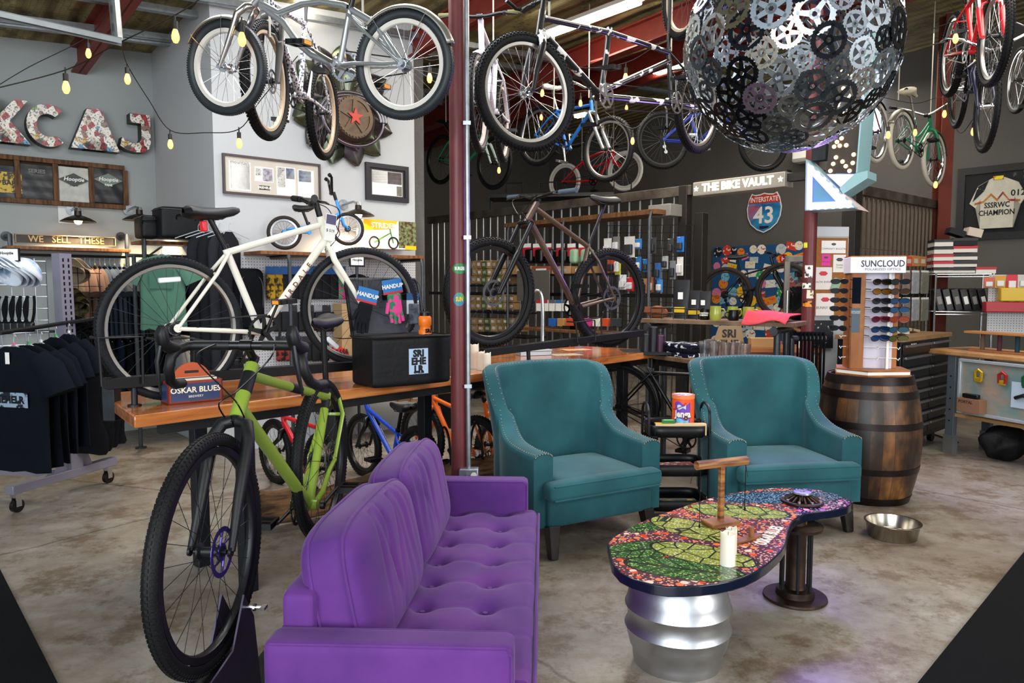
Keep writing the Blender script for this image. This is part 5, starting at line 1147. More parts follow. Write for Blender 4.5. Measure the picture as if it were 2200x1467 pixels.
ys = thing('sticker_sheet', 'grey and yellow printed board on the bottom tray of the cart', 'board', (KX0+.19, KY0+.15, .098)); obj('board', MB().box(-.15, .15, -.1, .1, 0, .006), mat('#5b6066', .5), ys); obj('yellow_print', MB().prism([(-.11, -.05), (.04, -.06), (.05, .03), (-.02, .06), (-.11, .04)], .006, .0075), mat('#e2c21e', .5), ys); obj('yellow_print', MB().cyl(.02, .006, .0075, 16, T(.11, .055, 0)), mat('#e2c21e', .5), ys); text(ys, 'maxxis', .04, BLK, T(.07, -.01, .008), .0004)
# ================================================================= LEFT WALL
PIPE = mat('#4e5155', .42, .75, var=.25, scale=20)
def _stick(nt, N, L, I):
    tc = N.new('ShaderNodeTexCoord'); v = N.new('ShaderNodeTexVoronoi'); v.inputs['Scale'].default_value = 20; L.new(tc.outputs['Object'], v.inputs['Vector'])
    s = N.new('ShaderNodeSeparateColor'); L.new(v.outputs['Color'], s.inputs[0]); r = ramp(N, [(0, '#d8d2c6'), (.2, '#a8262e'), (.28, '#e6e0d4'), (.42, '#4f8fb8'), (.48, '#cdbfa8'), (.6, '#3a3532'), (.66, '#7d9a5c'), (.71, '#e9e4d8'), (.88, '#8a6a5e'), (.95, '#c9a12e')], True); L.new(s.outputs[0], r.inputs[0])
    n = N.new('ShaderNodeTexNoise'); n.inputs['Scale'].default_value = 60; n.inputs['Detail'].default_value = 2; L.new(tc.outputs['Object'], n.inputs['Vector']); r2 = ramp(N, [(.0, '#ffffff'), (.56, '#3a3234')], True); L.new(n.outputs['Fac'], r2.inputs[0])
    m = N.new('ShaderNodeMixRGB'); m.blend_type = 'MULTIPLY'; m.inputs[0].default_value = .8; L.new(r.outputs[0], m.inputs[1]); L.new(r2.outputs[0], m.inputs[2]); L.new(m.outputs[0], I['Base Color']); I['Roughness'].default_value = .35
STICK = nodemat(_stick)
DK = mat('#2b2a27', .5)
def poly_letter(outl, holes=()):
    return outl
LET = {'K': [(0, 0), (.24, 0), (.24, .36), (.56, 0), (.88, 0), (.44, .5), (.86, 1), (.56, 1), (.24, .64), (.24, 1), (0, 1)],
       'A': [(0, 0), (.26, 0), (.32, .2), (.68, .2), (.74, 0), (1, 0), (.64, 1), (.36, 1)],
       'J': [(.3, 1), (.86, 1), (.86, .3), (.8, .12), (.66, .02), (.45, 0), (.2, .03), (0, .13), (.06, .36), (.25, .24), (.42, .22), (.55, .27), (.6, .38), (.6, .76), (.3, .76)]}
cpts = [(.5+.5*cos(radians(a)), .5+.5*sin(radians(a))) for a in range(48, 313, 11)]+[(.5+.27*cos(radians(a)), .5+.27*sin(radians(a))) for a in range(305, 50, -12)]
LET['C'] = cpts
def triprism(m, poly, z0, z1):
    bm = bmesh.new(); vs = [bm.verts.new((x, y, z1)) for x, y in poly]; f = bm.faces.new(vs); r = bmesh.ops.triangulate(bm, faces=[f]); bm.verts.index_update()
    n = len(poly); tr = [tuple(v.index for v in g.verts) for g in bm.faces]; bm.free()
    m.add([(x, y, z1) for x, y in poly]+[(x, y, z0) for x, y in poly], tr+[tuple(i+n for i in t[::-1]) for t in tr]+[(i, (i+1) % n, n+(i+1) % n, n+i) for i in range(n)]); return m
for ch_, (x0, y0, x1, y1) in {'K': (-22, 212, 64, 306), 'C': (58, 224, 150, 315), 'A': (152, 234, 256, 322), 'J': (258, 244, 325, 327)}.items():
    M, w, h = pq(KW, x0, y0, x1, y1, .14); sc = [(px*w/(.88 if ch_ in 'KJ' else 1)-w/2, py*h-h/2) for px, py in LET[ch_]]
    lt = thing('wall_letter', 'large sticker covered letter %s mounted on the grey wall' % ch_, 'letter', M=M, group='big sticker covered letters on the grey wall')
    obj('shell', triprism(MB(), sc, -.13, 0), DK, lt, smooth=0)
    cx = sum(p[0] for p in sc)/len(sc)
    obj('face', triprism(MB(), sc, .0005, .003), STICK, lt, smooth=0)
# framed shirts
fr = thing('shirt_frame', 'long rustic wooden frame holding folded shirts under the letters', 'frame', M=pq(KW, -60, 342, 274, 441, .005)[0])
WF = mat('#6e4c30', .65, col2='#3d2717', scale=5, stretch=(8, 1, 1), bump=.2)
M_, w, h = pq(KW, -60, 342, 274, 441, .005)
obj('backing', MB().box(-w/2, w/2, -h/2, h/2, 0, .01), mat('#3a2c20', .8), fr)
obj('rail', MB().box(-w/2, w/2, h/2-.045, h/2, .01, .05), WF, fr, bev=.003); obj('rail', MB().box(-w/2, w/2, -h/2, -h/2+.045, .01, .05), WF, fr, bev=.003)
Mi = M_.inverted()
for x in (-58, 38, 120, 196, 269):
    p = Mi@pan(KW, x, 400, .03); obj('mullion', MB().box(p.x-.024, p.x+.024, -h/2+.045, h/2-.045, .01, .045), WF, fr, bev=.003)
for i, (x0, x1, c, lab, tx, tcol) in enumerate(((-45, 33, '#121827', 'dark navy folded shirt with a yellow crest in the wooden frame, leftmost', 'BAR', '#c9a83a'), (44, 115, '#0e0f11', 'plain black folded shirt with a faint grey line of letters in the wooden frame', 'SERIES', '#6d6d6b'), (125, 192, '#b9bab0', 'pale grey folded shirt with a dark diamond logo in the wooden frame', 'Hooptie', '#f2f2ec'), (201, 264, '#141518', 'black folded shirt with a diamond logo in the wooden frame, rightmost', 'Hooptie', '#e6e8e2'))):
    M, w2, h2 = pq(KW, x0, 360 if x0 > 100 else 355, x1, 436 if x0 > 100 else 428, .03)
    s_ = thing('folded_shirt', lab, 'shirt', M=M, group='folded shirts in the wooden frame'); obj('fabric', MB().sheet(lambda u, v: (-w2/2+w2*u, -h2/2+h2*v, .004*sin(u*9+v*7)+.003*sin(v*21)), 12, 12, (0, 0, .006)), mat(c, .35, var=.15), s_)
    if i >= 2: obj('logo', MB().prism([(-.13, .05), (0, .115), (.13, .05), (0, -.015)], .012, .0135), mat('#6f7a6c' if i == 3 else '#3c3f3c', .5), s_); text(s_, 'Hooptie', .052, mat(tcol, .5), T(0, .055, .0145), .0005, bold=.001, shear=.2); text(s_, 'PANS', .028, mat(tcol if i == 3 else '#3c3f3c', .5), T(0, .0, .0145), .0005, bold=.001)
    elif i == 1: text(s_, tx, .05, mat(tcol, .5), T(0, .1, .014), .0005, bold=.002)
    else:
        obj('print', MB().box(-.02, .19, -.09, .1, .012, .013), mat(tcol, .5, col2='#3a3420', scale=30, thr=(.45, .55)), s_); text(s_, tx, .06, mat('#1a1a1a', .5), T(.09, .0, .0145), .0005, bold=.002)
# sign
M, w, h = pq(KW, 37, 506, 252, 526, .24)
sg = thing('letter_sign', 'old brown sign reading WE SELL THESE above the shirt rail', 'sign', M=M); obj('board', MB().box(-w/2, w/2, -h/2, h/2, -.03, 0), mat('#3c342b', .5, var=.3), sg); obj('glass_rim', MB().box(-w/2, w/2, h/2-.008, h/2, 0, .01).box(-w/2, w/2, -h/2, -h/2+.006, 0, .01).box(-w/2, -w/2+.008, -h/2, h/2, 0, .01).box(w/2-.008, w/2, -h/2, h/2, 0, .01), mat('#8d7d60', .4), sg)
text(sg, 'WE   SELL   THESE', h*.98, mat('#c6a566', .5), T(0, 0, .001), .001, bold=.001, sx=.92)
# wooden shelf on pipes with the clothes rail
SHELFW = mat('#8d5a2b', .5, col2='#5b3517', scale=6, stretch=(6, 1, 1))
def shelf_board(label, pl, px0, px1, py, off0, off1, t=.03, m=None, px2=None, name='shelf', cat='shelf'):
    a = pan(pl, px0, py, off1); M = facing(a, pl[1]); b = pan(pl, px1, py, off1); L = (b-a).length*(1)
    L = (Vector((b.x, b.y, 0))-Vector((a.x, a.y, 0))).length
    s_ = thing(name, label, cat, M=M); obj('board', MB().box(0, L, -t, 0, -(off1-off0), 0), m or SHELFW, s_, bev=.002); return s_, M, L
s1, SM1, SL1 = shelf_board('orange brown wooden shelf on black pipe above the hanging shirts', KW, 14, 281, 527, .02, .32)
obj('rail', MB().cyl(.013, -.0, SL1, 10, T(0, -.075, -.14)@RY(90)), BLKM, s1)
for x in (.04, SL1-.01): obj('pipe', MB().tube([(x, .14 if x > 1 else .1, -.32), (x, .14 if x > 1 else .1, -.10), (x, -.04, -.10), (x, -.3, -.10)], .02, 10).cyl(.045, 0, .012, 14, T(x, .14 if x > 1 else .1, -.32)), PIPE, s1)
# lamps
def gooseneck(px, py, pl, off, label, plt=True):
    p = pan(pl, px, py, off); M = facing(p, pl[1]); l = thing('wall_lamp', label, 'lamp', M=M); BRZ = mat('#3a332c', .35, .7)
    obj('shade', MB().lathe([(.03, .09), (.032, .05), (.05, .045), (.11, .02), (.15, -.005), (.155, -.012), (.152, -.012), (.11, .012), (.05, .037), (.0, .04)], 36, RX(-90)), BRZ, l, smooth=50)
    obj('cap', MB().cyl(.032, .09, .12, 16, RX(-90), r2=.02), SILV, l); obj('bulb', MB().sphere((0, -.003, 0), .035, 14, 10), mat('#ffdfb0', .3, emit=14), l)
    obj('arm', MB().tube([(0, .1, 0), (0, .13, -off*.3), (0, .12, -off)], .012, 8).cyl(.05, 0, .02, 16, T(0, .12, -off)), GALV, l)
    d = bpy.data.lights.new('lamp_light', 'SPOT'); d.energy = 48; d.color = (1, .78, .5); d.shadow_soft_size = .04; d.spot_size = radians(150); d.spot_blend = .5; o = bpy.data.objects.new('lamp_light', d); COL.objects.link(o); o.location = p+Vector((0, 0, -.05))
    return l
gooseneck(168, 474, KW, .28, 'round bronze wall lamp above the WE SELL THESE sign'); gooseneck(300, 471, KW, .42, 'round bronze wall lamp left of the black cooler bags'); gooseneck(770, 461, PW, .30, 'round bronze wall lamp between the balance bike and the boxed bike')
o, w, h = plate('wall_plate', 'pale blank poster on the grey wall behind the left lamp', 'poster', KW, 125, 440, 168, 480, .003, .004, mat('#d6d8d6', .6))
# hanging garments ---------------------------------------------------------------
def shirt_mesh(m, W=.46, H=.66, t=.035, sl=1, seed=0, hem=0, sleeve=.20):
    rn = random.Random(seed); a1, a2, a3 = rn.uniform(0, 6), rn.uniform(0, 6), rn.uniform(8, 14)
    mb = MB(); nz, nu = 16, 20
    def fn(u, v):
        z = -H*v; wd = W/2*(.30+.70*min(1, v/.10)**.6) if v < .10 else W/2*(1-.05*sin(pi*(v-.1)/.9))
        th = t*(.35+.65*min(1, v/.15))*(1+.25*sin(a1+v*5)); a = 2*pi*u; c, s_ = cos(a), sin(a)
        rip = .012*v*sin(a3*c+a1)+.006*sin(a3*2*c+a2)*v
        return (wd*c, (th*s_)+rip, z-.01*v*sin(c*a3))
    mb.grid(fn, nu, nz, cu=True); mb.add([fn(i/nu, 0) for i in range(nu)], [tuple(range(nu))]); mb.add([fn(i/nu, 1) for i in range(nu)], [tuple(range(nu))[::-1]])
    if sl:
        for s_ in (-1, 1): mb.tube([(s_*W*.34, 0, -.06), (s_*W*.52, 0, -.12), (s_*(W*.5+sleeve*.42), .0, -.10-sleeve*.85)], [.055, .075, .082], 10, flat=.42)
    return mb.mesh('garment', m, 70)
HOOK = SILV
def hanger(par, zt=.0, clip=None):
    obj('hanger', MB().tube([(-.19, 0, -.06), (0, 0, .012), (.19, 0, -.06)], .004, 5).tube([(0, 0, .01), (0, 0, .05), (.012, 0, .075), (.02, 0, .062)], .0022, 5), mat('#c9ced2', .2, trans=.3), par)
    if clip: obj('size_clip', MB().box(-.009, .009, -.006, .006, .008, .026), mat(clip, .4), par)
railA = pan(KW, 14, 556, .18); railB = pan(KW, 290, 556, .18)
def garment(name, label, cat, group, p, yaw, m, seed, W=.46, H=.66, t=.035, sl=1, clip=None, sleeve=.2, hang=1):
    g = thing(name, label, cat, M=T(*p)@RZ(yaw), group=group)
    link('fabric', cached(('sh', W, H, t, sl, m.name, seed, sleeve), lambda: shirt_mesh(m, W, H, t, sl, seed, 0, sleeve)), g, T(0, 0, -.005))
    if hang: hanger(g, clip=clip)
    return g
cols = ['#7b6354', '#75594b', '#6c5146', '#70584a', '#644c42', '#584740', '#2f3b4d', '#36404f', '#2d3645', '#3d4350', '#41454f', '#333a48', '#2b3342', '#3a3f49', '#30343c', '#282d38', '#20262f', '#1d2b45', '#1b2740', '#1a243a', '#191f2e', '#16202f', '#141b28', '#12202f']
names = ['brown']*6+['slate blue']*4+['grey blue']*4+['charcoal']*3+['navy']*7
clips = ['#d66a8a', '#e0e0e0', '#3aa657', '#e0e0e0', '#3f7fd0', '#d8d23a']
Lr = (railB-railA); nA = 24
for i in range(nA):
    p = pan(KW, 150+i*10.6, 548, .18); p.z = (railA.z+railB.z)/2-.065
    garment('hanging_shirt', '%s t-shirt on the wall rail under the sign, %s from the left' % (names[i], ORD[i]), 'shirt', 't-shirts on the wall rail', p, math.degrees(AA)-90+random.uniform(-4, 4), mat(cols[i], .9, var=.12, scale=6), i % 4, .48, .70, .03, 1, clips[i % 6])
for i in range(6):
    p = pan(KW, 128+i*5-20*0, 548, .18); p.z = (railA.z+railB.z)/2-.065
for i in range(16):   # lower tier, dark trousers and shirts
    p = pan(KW, 165+i*17, 700, .22); p.z = 1.02
    garment('hanging_shirt', '%s garment on the lower rail behind the rolling rack, %s from the left' % (['black', 'navy'][i % 2], ORD[i]), 'shirt', 'dark garments on the lower rail', p, math.degrees(AA)-90+random.uniform(-6, 6), mat(['#0b0d11', '#0f1728'][i % 2], .9), i % 4, .44, .72, .04, 0, None)
lr_ = thing('clothes_rail', 'black steel lower clothes rail on the grey wall', 'rail', M=facing(pan(KW, 100, 700, .22), DA)); _z = 1.075-pan(KW, 100, 700, .22).z; obj('bar', MB().cyl(.013, -.4, 3.3, 10, T(0, _z, 0)@RY(90)), BLKM, lr_)
for x in (-.3, 1.4, 3.2): obj('bracket', MB().cyl(.012, -.23, 0, 8, T(x, _z, 0)), BLKM, lr_)
# second display: pipe rack with cooler bags, green shirt and long dark garments
PR = (Vector((-2.98, 6.55, 0)), DA)
pr_ = thing('pipe_rack', 'black iron pipe clothes rack with a small wood shelf in the wall corner', 'clothes rack', M=facing((-3.52, 6.75, 0), DA))
obj('shelf_board', MB().box(.08, .75, 1.885, 1.915, -.15, .15), SHELFW, pr_, bev=.002)
obj('pipe', MB().tube([(.45, 2.04, .2), (.1, 2.04, .2), (.1, 1.96, .2), (.1, 1.70, .2)], .02, 10), PIPE, pr_)
obj('rail', MB().cyl(.016, .0, 1.25, 10, T(0, 1.78, .05)@RY(90)), PIPE, pr_)
for x in (.05, 1.2): obj('upright', MB().cyl(.018, 0, 1.79, 10, T(x, 0, .05)@RX(-90)).cyl(.05, 0, .012, 14, T(x, 0, .05)@RX(-90)), PIPE, pr_)
Mr = lm(pr_)
def softbag(label, M, w, d, h, name='cooler_bag', cat='bag', m=None):
    b = thing(name, label, cat, M=M); mb = MB(); rbox(mb, -w/2, w/2, -d/2, d/2, 0, h, .025, puff=.01); weld(obj('body', mb, m or NY, b, smooth=60)); obj('zip', MB().tube([(-w/2, -d/2, h*.93), (w/2, -d/2, h*.93), (w/2, d/2, h*.93), (-w/2, d/2, h*.93)], .005, 5, closed=True), BLK, b); obj('handle', smoothtube([(-.08, -d/2, h*.6), (-.07, -d/2-.02, h*.75), (.07, -d/2-.02, h*.75), (.08, -d/2, h*.6)], .006), BLK, b); return b
R90 = RX(90)
def rackpt(x, y, z): return Mr@Vector((x, y, z))
q = at(390, 503, 6.75); softbag('large black cooler bag on the corner shelf beside the bicycle saddle', T(q.x, q.y, 1.93+.0)@RZ(41), .42, .28, .27)
q = at(318, 505, 6.7); softbag('small dark cooler bag on the corner shelf, left of the large one', T(q.x, q.y, 1.93)@RZ(41), .16, .26, .2)
q = at(350, 426, 6.95); 
# green shirt facing the room
p = at(348, 556, 6.2); p.z = 1.76
g = thing('hanging_shirt', 'sage green t-shirt hung facing the room, seen through the bicycle wheel', 'shirt', M=T(*p)@RZ(14)); link('fabric', shirt_mesh(mat('#4f7564', .9, var=.15, scale=5), .37, .62, .05, 1, 5, 0, .15), g); hanger(g); _l = Mr.inverted()@(p+Vector((0, 0, .07))); obj('arm', MB().tube([_l, (_l.x, _l.y, _l.z-.0), (_l.x+.1, 1.78, .05)], .009, 8), PIPE, pr_); obj('print', MB().box(-.09, .09, -.0595, -.0585, -.28, -.12), mat('#44685a', .9), g)
dr = [('#232429', 'charcoal'), ('#1d1e22', 'black'), ('#2b2c31', 'grey'), ('#1e1e23', 'black')]
for i in range(4):
    p = at(425+i*22, 470, 6.55-.02*i); p.z = 1.98
    garment('long_garment', '%s long garment hanging behind the bicycle saddle, %s from the left' % (dr[i][1], ORD[i]), 'trousers', 'long dark garments in the corner', p, 20+i*9, mat(dr[i][0], .92, var=.25, scale=4), i+10, .20, 1.25, .05, 0, None)
for i in range(8):
    p = at(305+i*24, 560, 6.5+.0*i); p.z = 1.72
    garment('hanging_shirt', 'dark t-shirt on the corner pipe rack, %s from the left' % ORD[i], 'shirt', 'dark t-shirts on the corner pipe rack', p+Vector((0, .25+i*.05, 0)), math.degrees(AA)-90+random.uniform(-5, 5), mat(['#101216', '#141820', '#0f1420'][i % 3], .9), i % 4, .44, .66, .035, 1, clips[i % 5])
# wall pictures
def picture(label, pl, x0, y0, x1, y1, fcol, fw, mcol, items, name='picture'):
    M, w, h = pq(pl, x0, y0, x1, y1, .004); pc = thing(name, label, 'picture', M=M); fm = mat(fcol, .45)
    obj('mat_board', MB().box(-w/2+fw*.5, w/2-fw*.5, -h/2+fw*.5, h/2-fw*.5, 0, .012), mat(mcol, .7), pc)
    m = MB().box(-w/2, w/2, h/2-fw, h/2, 0, .03).box(-w/2, w/2, -h/2, -h/2+fw, 0, .03).box(-w/2, -w/2+fw, -h/2+fw, h/2-fw, 0, .03).box(w/2-fw, w/2, -h/2+fw, h/2-fw, 0, .03); obj('frame', m, fm, pc)
    for (a0, b0, a1, b1, m_) in items: obj('print', MB().box(-w/2+a0*w, -w/2+a1*w, h/2-b1*h, h/2-b0*h, .012, .0135), m_, pc)
    obj('glass', MB().box(-w/2+fw, w/2-fw, -h/2+fw, h/2-fw, .02, .0215), mat('#ffffff', .03, trans=1, alpha=.12), pc)
    return pc, w, h
sep = mat('#b39b84', .6, col2='#3a2c22', scale=22, thr=(.4, .6)); pur = mat('#d9d4de', .6, col2='#7d6f9c', scale=40, thr=(.42, .55)); blu = mat('#7fa4cc', .6, col2='#344a74', scale=30, thr=(.4, .6)); grn = mat('#7d8a5a', .6, col2='#4a3424', scale=30, thr=(.4, .6)); txm = mat('#e8e6e0', .6, col2='#2c2c2c', scale=70, thr=(.38, .42))
pc, w, h = picture('wide framed set of magazine clippings on the pale wall', PW, 483, 342, 690, 424, '#4a3f3c', .018, '#c9c1b4', [(.06, .16, .27, .90, PAPER), (.075, .22, .26, .86, sep), (.31, .24, .50, .62, PAPER), (.32, .28, .38, .48, txm), (.39, .27, .49, .6, pur), (.35, .72, .46, .83, BLK), (.53, .18, .73, .92, PAPER), (.54, .2, .62, .72, txm), (.63, .2, .72, .48, blu), (.755, .2, .93, .92, PAPER), (.765, .22, .90, .52, blu)])
text(pc, 'mountain', .045, mat('#555555', .5), T(-w*.335, h*.315, .0142), .0003); text(pc, 'SRIEHELR', .03, WHT, T(-w*.095, -h*.275, .0142), .0003, bold=.001)
picture('small dark framed photo sheet on the pale wall by the corner', PW, 785, 354, 876, 433, '#1e1c26', .045, '#3d3a3a', [(.15, .18, .86, .84, PAPER), (.155, .19, .5, .52, grn), (.51, .19, .85, .52, mat('#7a6a72', .6, col2='#4c3a34', scale=30)), (.72, .56, .85, .83, grn)])
# metal lotus sculpture on the wall
pL = pan(PW, 740, 225, .06); ML = facing(pL, DA); lo = thing('lotus_sculpture', 'welded steel lotus wall sculpture with a chainring and red star', 'sculpture', M=ML)
PET = mat('#5d5f55', .35, .8, col2='#4a3a4a', scale=5, thr=(.35, .65)); PET2 = mat('#6b7060', .3, .8, col2='#3c4a34', scale=6)
def petal(a, L_, W_, r0, lift, m, k):
    def fn(u, v):
        x = W_*(2*u-1)*sin(pi*min(1, v*.9+.08))**.75; y = r0+L_*v; z = lift*(v**1.6)+.05*(1-(2*u-1)**2)*(1-v)-.04*abs(2*u-1); return (x, y, z)
    o = obj('petal', MB().sheet(fn, 8, 10, (0, 0, -.004)), m, lo, RZ(a), smooth=60); return o
rn = random.Random(4)
for ring, (cnt, L_, W_, r0, lift) in enumerate(((13, .36, .14, .20, .02), (12, .30, .13, .14, .07), (9, .24, .11, .08, .12))):
    for k_ in range(cnt):
        a = 360*k_/cnt+ring*13
        petal(a, L_*(1+.1*rn.random()), W_, r0, lift, PET if (k_+ring) % 2 else PET2, k_)
eye = MB().lathe([(0, .16), (.20, .16), (.24, .13), (.25, .11), (.24, .10), (.0, .10)], 40, T(.02, -.14, 0)); obj('disc', eye, mat('#5a4a40', .4, .8, var=.3), lo)
m = MB(); ringmesh(m, .19, .6, T(.02, -.14, .165), 36, .008); obj('chainring', m, mat('#574a3e', .4, .8), lo, smooth=0)
for q in range(3): obj('lid_arc', MB().tube([(.02+(.30+.03*q)*cos(t_), -.16+(.22+.03*q)*sin(t_)*.9, .14) for t_ in [pi*(.02+.96*i/20) for i in range(21)]], .016, 8), mat('#77757a', .3, .9), lo, smooth=60)
obj('lid_arc', MB().tube([(.02+.33*cos(t_), -.14-.27*sin(t_), .14) for t_ in [pi*(.02+.96*i/20) for i in range(21)]], .016, 8), mat('#6d6672', .3, .9), lo, smooth=60)
star = [(.02+(.085 if i % 2 == 0 else .034)*sin(2*pi*i/10), -.14+(.085 if i % 2 == 0 else .034)*cos(2*pi*i/10)) for i in range(10)]; obj('star', triprism(MB(), star, .17, .182), mat('#b33224', .4, emit=.15), lo, smooth=0, label='red star at the centre')
# shelf with balance bike, boxed bike, pegboard
s2, SM2, SL2 = shelf_board('dark wooden pipe shelf carrying the blue balance bike', PW, 560, 912, 538, .02, .40)
for x in (.25, SL2-.04): obj('pipe', MB().tube([(x, -.045, -.38), (x, -.045, .01), (x, -.1, .02), (x, -1.7, .02)], .018, 10).cyl(.045, 0, .01, 14, T(x, -.045, -.38)), PIPE, s2)
def _peg(nt, N, L, I):
    tc = N.new('ShaderNodeTexCoord'); mp = N.new('ShaderNodeMapping'); mp.inputs['Scale'].default_value = (38, 38, 38); L.new(tc.outputs['Object'], mp.inputs[0])
    fr_ = N.new('ShaderNodeVectorMath'); fr_.operation = 'FRACTION'; L.new(mp.outputs[0], fr_.inputs[0]); sb_ = N.new('ShaderNodeVectorMath'); sb_.operation = 'SUBTRACT'; sb_.inputs[1].default_value = (.5, .5, 0); L.new(fr_.outputs[0], sb_.inputs[0])
    ml = N.new('ShaderNodeVectorMath'); ml.operation = 'MULTIPLY'; ml.inputs[1].default_value = (1, 1, 0); L.new(sb_.outputs[0], ml.inputs[0]); ln = N.new('ShaderNodeVectorMath'); ln.operation = 'LENGTH'; L.new(ml.outputs[0], ln.inputs[0])
    r = ramp(N, [(0, '#4c4a4c'), (.17, '#c2c2c4')], True); L.new(ln.outputs['Value'], r.inputs[0]); L.new(r.outputs[0], I['Base Color']); I['Roughness'].default_value = .6
PEG = nodemat(_peg)
plate('pegboard', 'grey white pegboard panel on the wall behind the bar table', 'pegboard', PW, 490, 556, 908, 815, .02, .015, PEG)
bxM, w, h = pq(PW, 783, 474, 895, 535, .24); sb2 = thing('bike_box', 'yellow and white boxed balance bike carton on the shelf', 'box', M=bxM)
obj('carton', MB().box(-w/2, w/2, -h/2, h/2, -.14, 0), mat('#e8e8e4', .5), sb2); obj('yellow_panel', MB().prism([(-w/2, h/2), (-w/2, .03), (w*.05, .06), (w*.14, h/2)], .0005, .002), mat('#f0bd12', .5), sb2); obj('photo_panel', MB().box(w*.16, w/2, -h*.45, h/2, .0005, .002), grn, sb2); obj('yellow_panel', MB().box(w*.28, w/2, -h/2, -h*.36, .002, .003), mat('#f0bd12', .5), sb2)
text(sb2, 'STRIDER', .075, WHT, T(-w*.13, h*.30, .003), .0005, bold=.002)
for cx in (-.19, .03): obj('bike_print', MB().tube([(cx+.055*cos(2*pi*i/20), -.08+.055*sin(2*pi*i/20), .004) for i in range(20)], .008, 5, closed=True), BLK, sb2); obj('bike_print', MB().tube([(-.19, -.08, .005), (-.1, -.03, .005), (.0, .02, .005), (.03, -.08, .005)], .006, 5).tube([(.0, .02, .005), (-.01, .06, .005)], .005, 5), mat('#62b52c', .5), sb2)
# goods on the pegboard
def hungpack(label, x0, y0, x1, y1, c, top, group, pl=PW, off=.06, t=.03, name='glove_pack', cat='gloves', c2=None):
    M, w, h = pq(pl, x0, y0, x1, y1, off); g = thing(name, label, cat, M=M, group=group); hh = h*.28
    obj('card', MB().box(-w/2, w/2, h/2-hh, h/2, 0, .004), mat(top, .5), g)
    m = MB(); rbox(m, -w/2, w/2, -h/2, h/2-hh*.9, 0, t, min(.012, w*.2), puff=.006); weld(obj('contents', m, mat(c, .7, col2=c2 or c, scale=25, thr=(.45, .55)), g, smooth=60)); obj('hook', MB().cyl(.003, 0, .05, 6, T(0, h/2-.008, 0)), SILV, g); return g
gc = ['#c9a02a', '#b98f22', '#17181b', '#141518', '#1b1c20', '#101114', '#16181d', '#121316', '#14161b', '#1a1b1f']
for i in range(10):
    x = 571+i*17; col = gc[i]
    hungpack('%s glove pair on a blue card, upper pegboard row, %s from the left' % ('yellow camouflage' if i < 2 else ('rainbow' if i == 9 else 'black'), ORD[i]), x, 572, x+18, 642, col if i < 9 else '#d8458c', '#2c5f9c', 'glove pairs hung on the pegboard', c2='#3a3020' if i < 2 else ('#2a9a5a' if i == 9 else None))
for i in range(8):
    x = 585+i*18
    hungpack('dark sock pair on a card, middle pegboard row, %s from the left' % ORD[i], x, 655, x+17, 712, '#191a1e', ['#26262a', '#8d8f94'][i % 2], 'sock pairs hung on the pegboard', name='sock_pack', cat='socks', off=.07)
for i in range(6):
    x = 592+i*19
    hungpack('%s sock pair on the lowest pegboard row, %s from the left' % ('striped red yellow green' if i in (0, 1) else 'dark', ORD[i]), x, 722, x+18, 775, '#1a1c1f', '#2a2c30', 'lowest row of sock pairs on the pegboard', name='sock_pack', cat='socks', off=.08, c2='#8f2a22' if i < 2 else None)
M, w, h = pq(PW, 495, 578, 556, 716, .06); bp_ = thing('backpack', 'black backpack hung on the pegboard behind the cream bicycle frame', 'backpack', M=M); m = MB(); rbox(m, -w/2, w/2, -h/2, h/2, 0, .16, .06, puff=.02); weld(obj('body', m, BLKF, bp_, smooth=60)); m = MB(); rbox(m, -w*.36, w*.36, -h*.42, -h*.02, .14, .2, .03, puff=.01); weld(obj('pocket', m, BLKF, bp_, smooth=60)); obj('zip', smoothtube([(-w*.38, -h*.1, .17), (-w*.36, h*.3, .17), (0, h*.43, .16), (w*.36, h*.3, .17), (w*.38, -h*.1, .17)], .004), mat('#3c3d42', .4), bp_)
def helmet(label, px, py, pl, off, m, s=1.0, rot=0):
    p = pan(pl, px, py, off); h_ = thing('helmet', label, 'helmet', M=facing(p, pl[1])@RZ(rot)); mb = MB()
    mb.grid(lambda u, v: (.13*s*sin(pi*.5*v)*cos(2*pi*u), .10*s*cos(pi*.5*v)-.02, .11*s*sin(pi*.5*v)*sin(2*pi*u)), 24, 8, cu=True); o = obj('shell', mb, m, h_, smooth=60); sd_ = o.modifiers.new('s', 'SOLIDIFY'); sd_.thickness = .015
    for k_ in range(5): obj('vent', MB().sphere((0, 0, 0), .03*s, 8, 6, (.35, .9, .3), T(-.07*s+.035*s*k_, .035*s, .10*s-.006*abs(k_-2)*s)@RX(-30)), BLK, h_)
    obj('visor', MB().box(-.07*s, .07*s, -.03*s, -.015*s, .07*s, .15*s), m, h_, bev=.005); return h_
helmet('black bicycle helmet seen through the front wheel, on a stand', 768, 606, PW, .25, BLKM); helmet('red bicycle helmet low on the pegboard shelf', 722, 762, PW, .25, mat('#b41c22', .35)); helmet('red and white helmet under the black one', 778, 637, PW, .22, mat('#c02a30', .3), .7)
M, w, h = pq(PW, 751, 546, 784, 573, .4); fs = thing('framed_notice', 'small framed shop notice on a pipe stand behind the front wheel', 'sign', M=M); obj('frame', MB().box(-w/2, w/2, -h/2, h/2, -.01, 0), BLK, fs); obj('paper', MB().box(-w/2+.015, w/2-.015, -h/2+.015, h/2-.015, 0, .002), PAPER, fs); obj('stand', MB().tube([(0, -h/2, -.01), (0, -1.78+.0*h, -.01)], .014, 8), PIPE, fs); text(fs, 'Hooptie', .03, mat('#3a3f3c', .5), T(0, .005, .0025), .0003, bold=.001)
wsf = thing('white_shelf_unit', 'white shelves of small boxes at the right end of the pegboard', 'shelf', M=pq(PW, 768, 640, 806, 820, .28)[0]); _, w, h = pq(PW, 768, 640, 806, 820, .28)
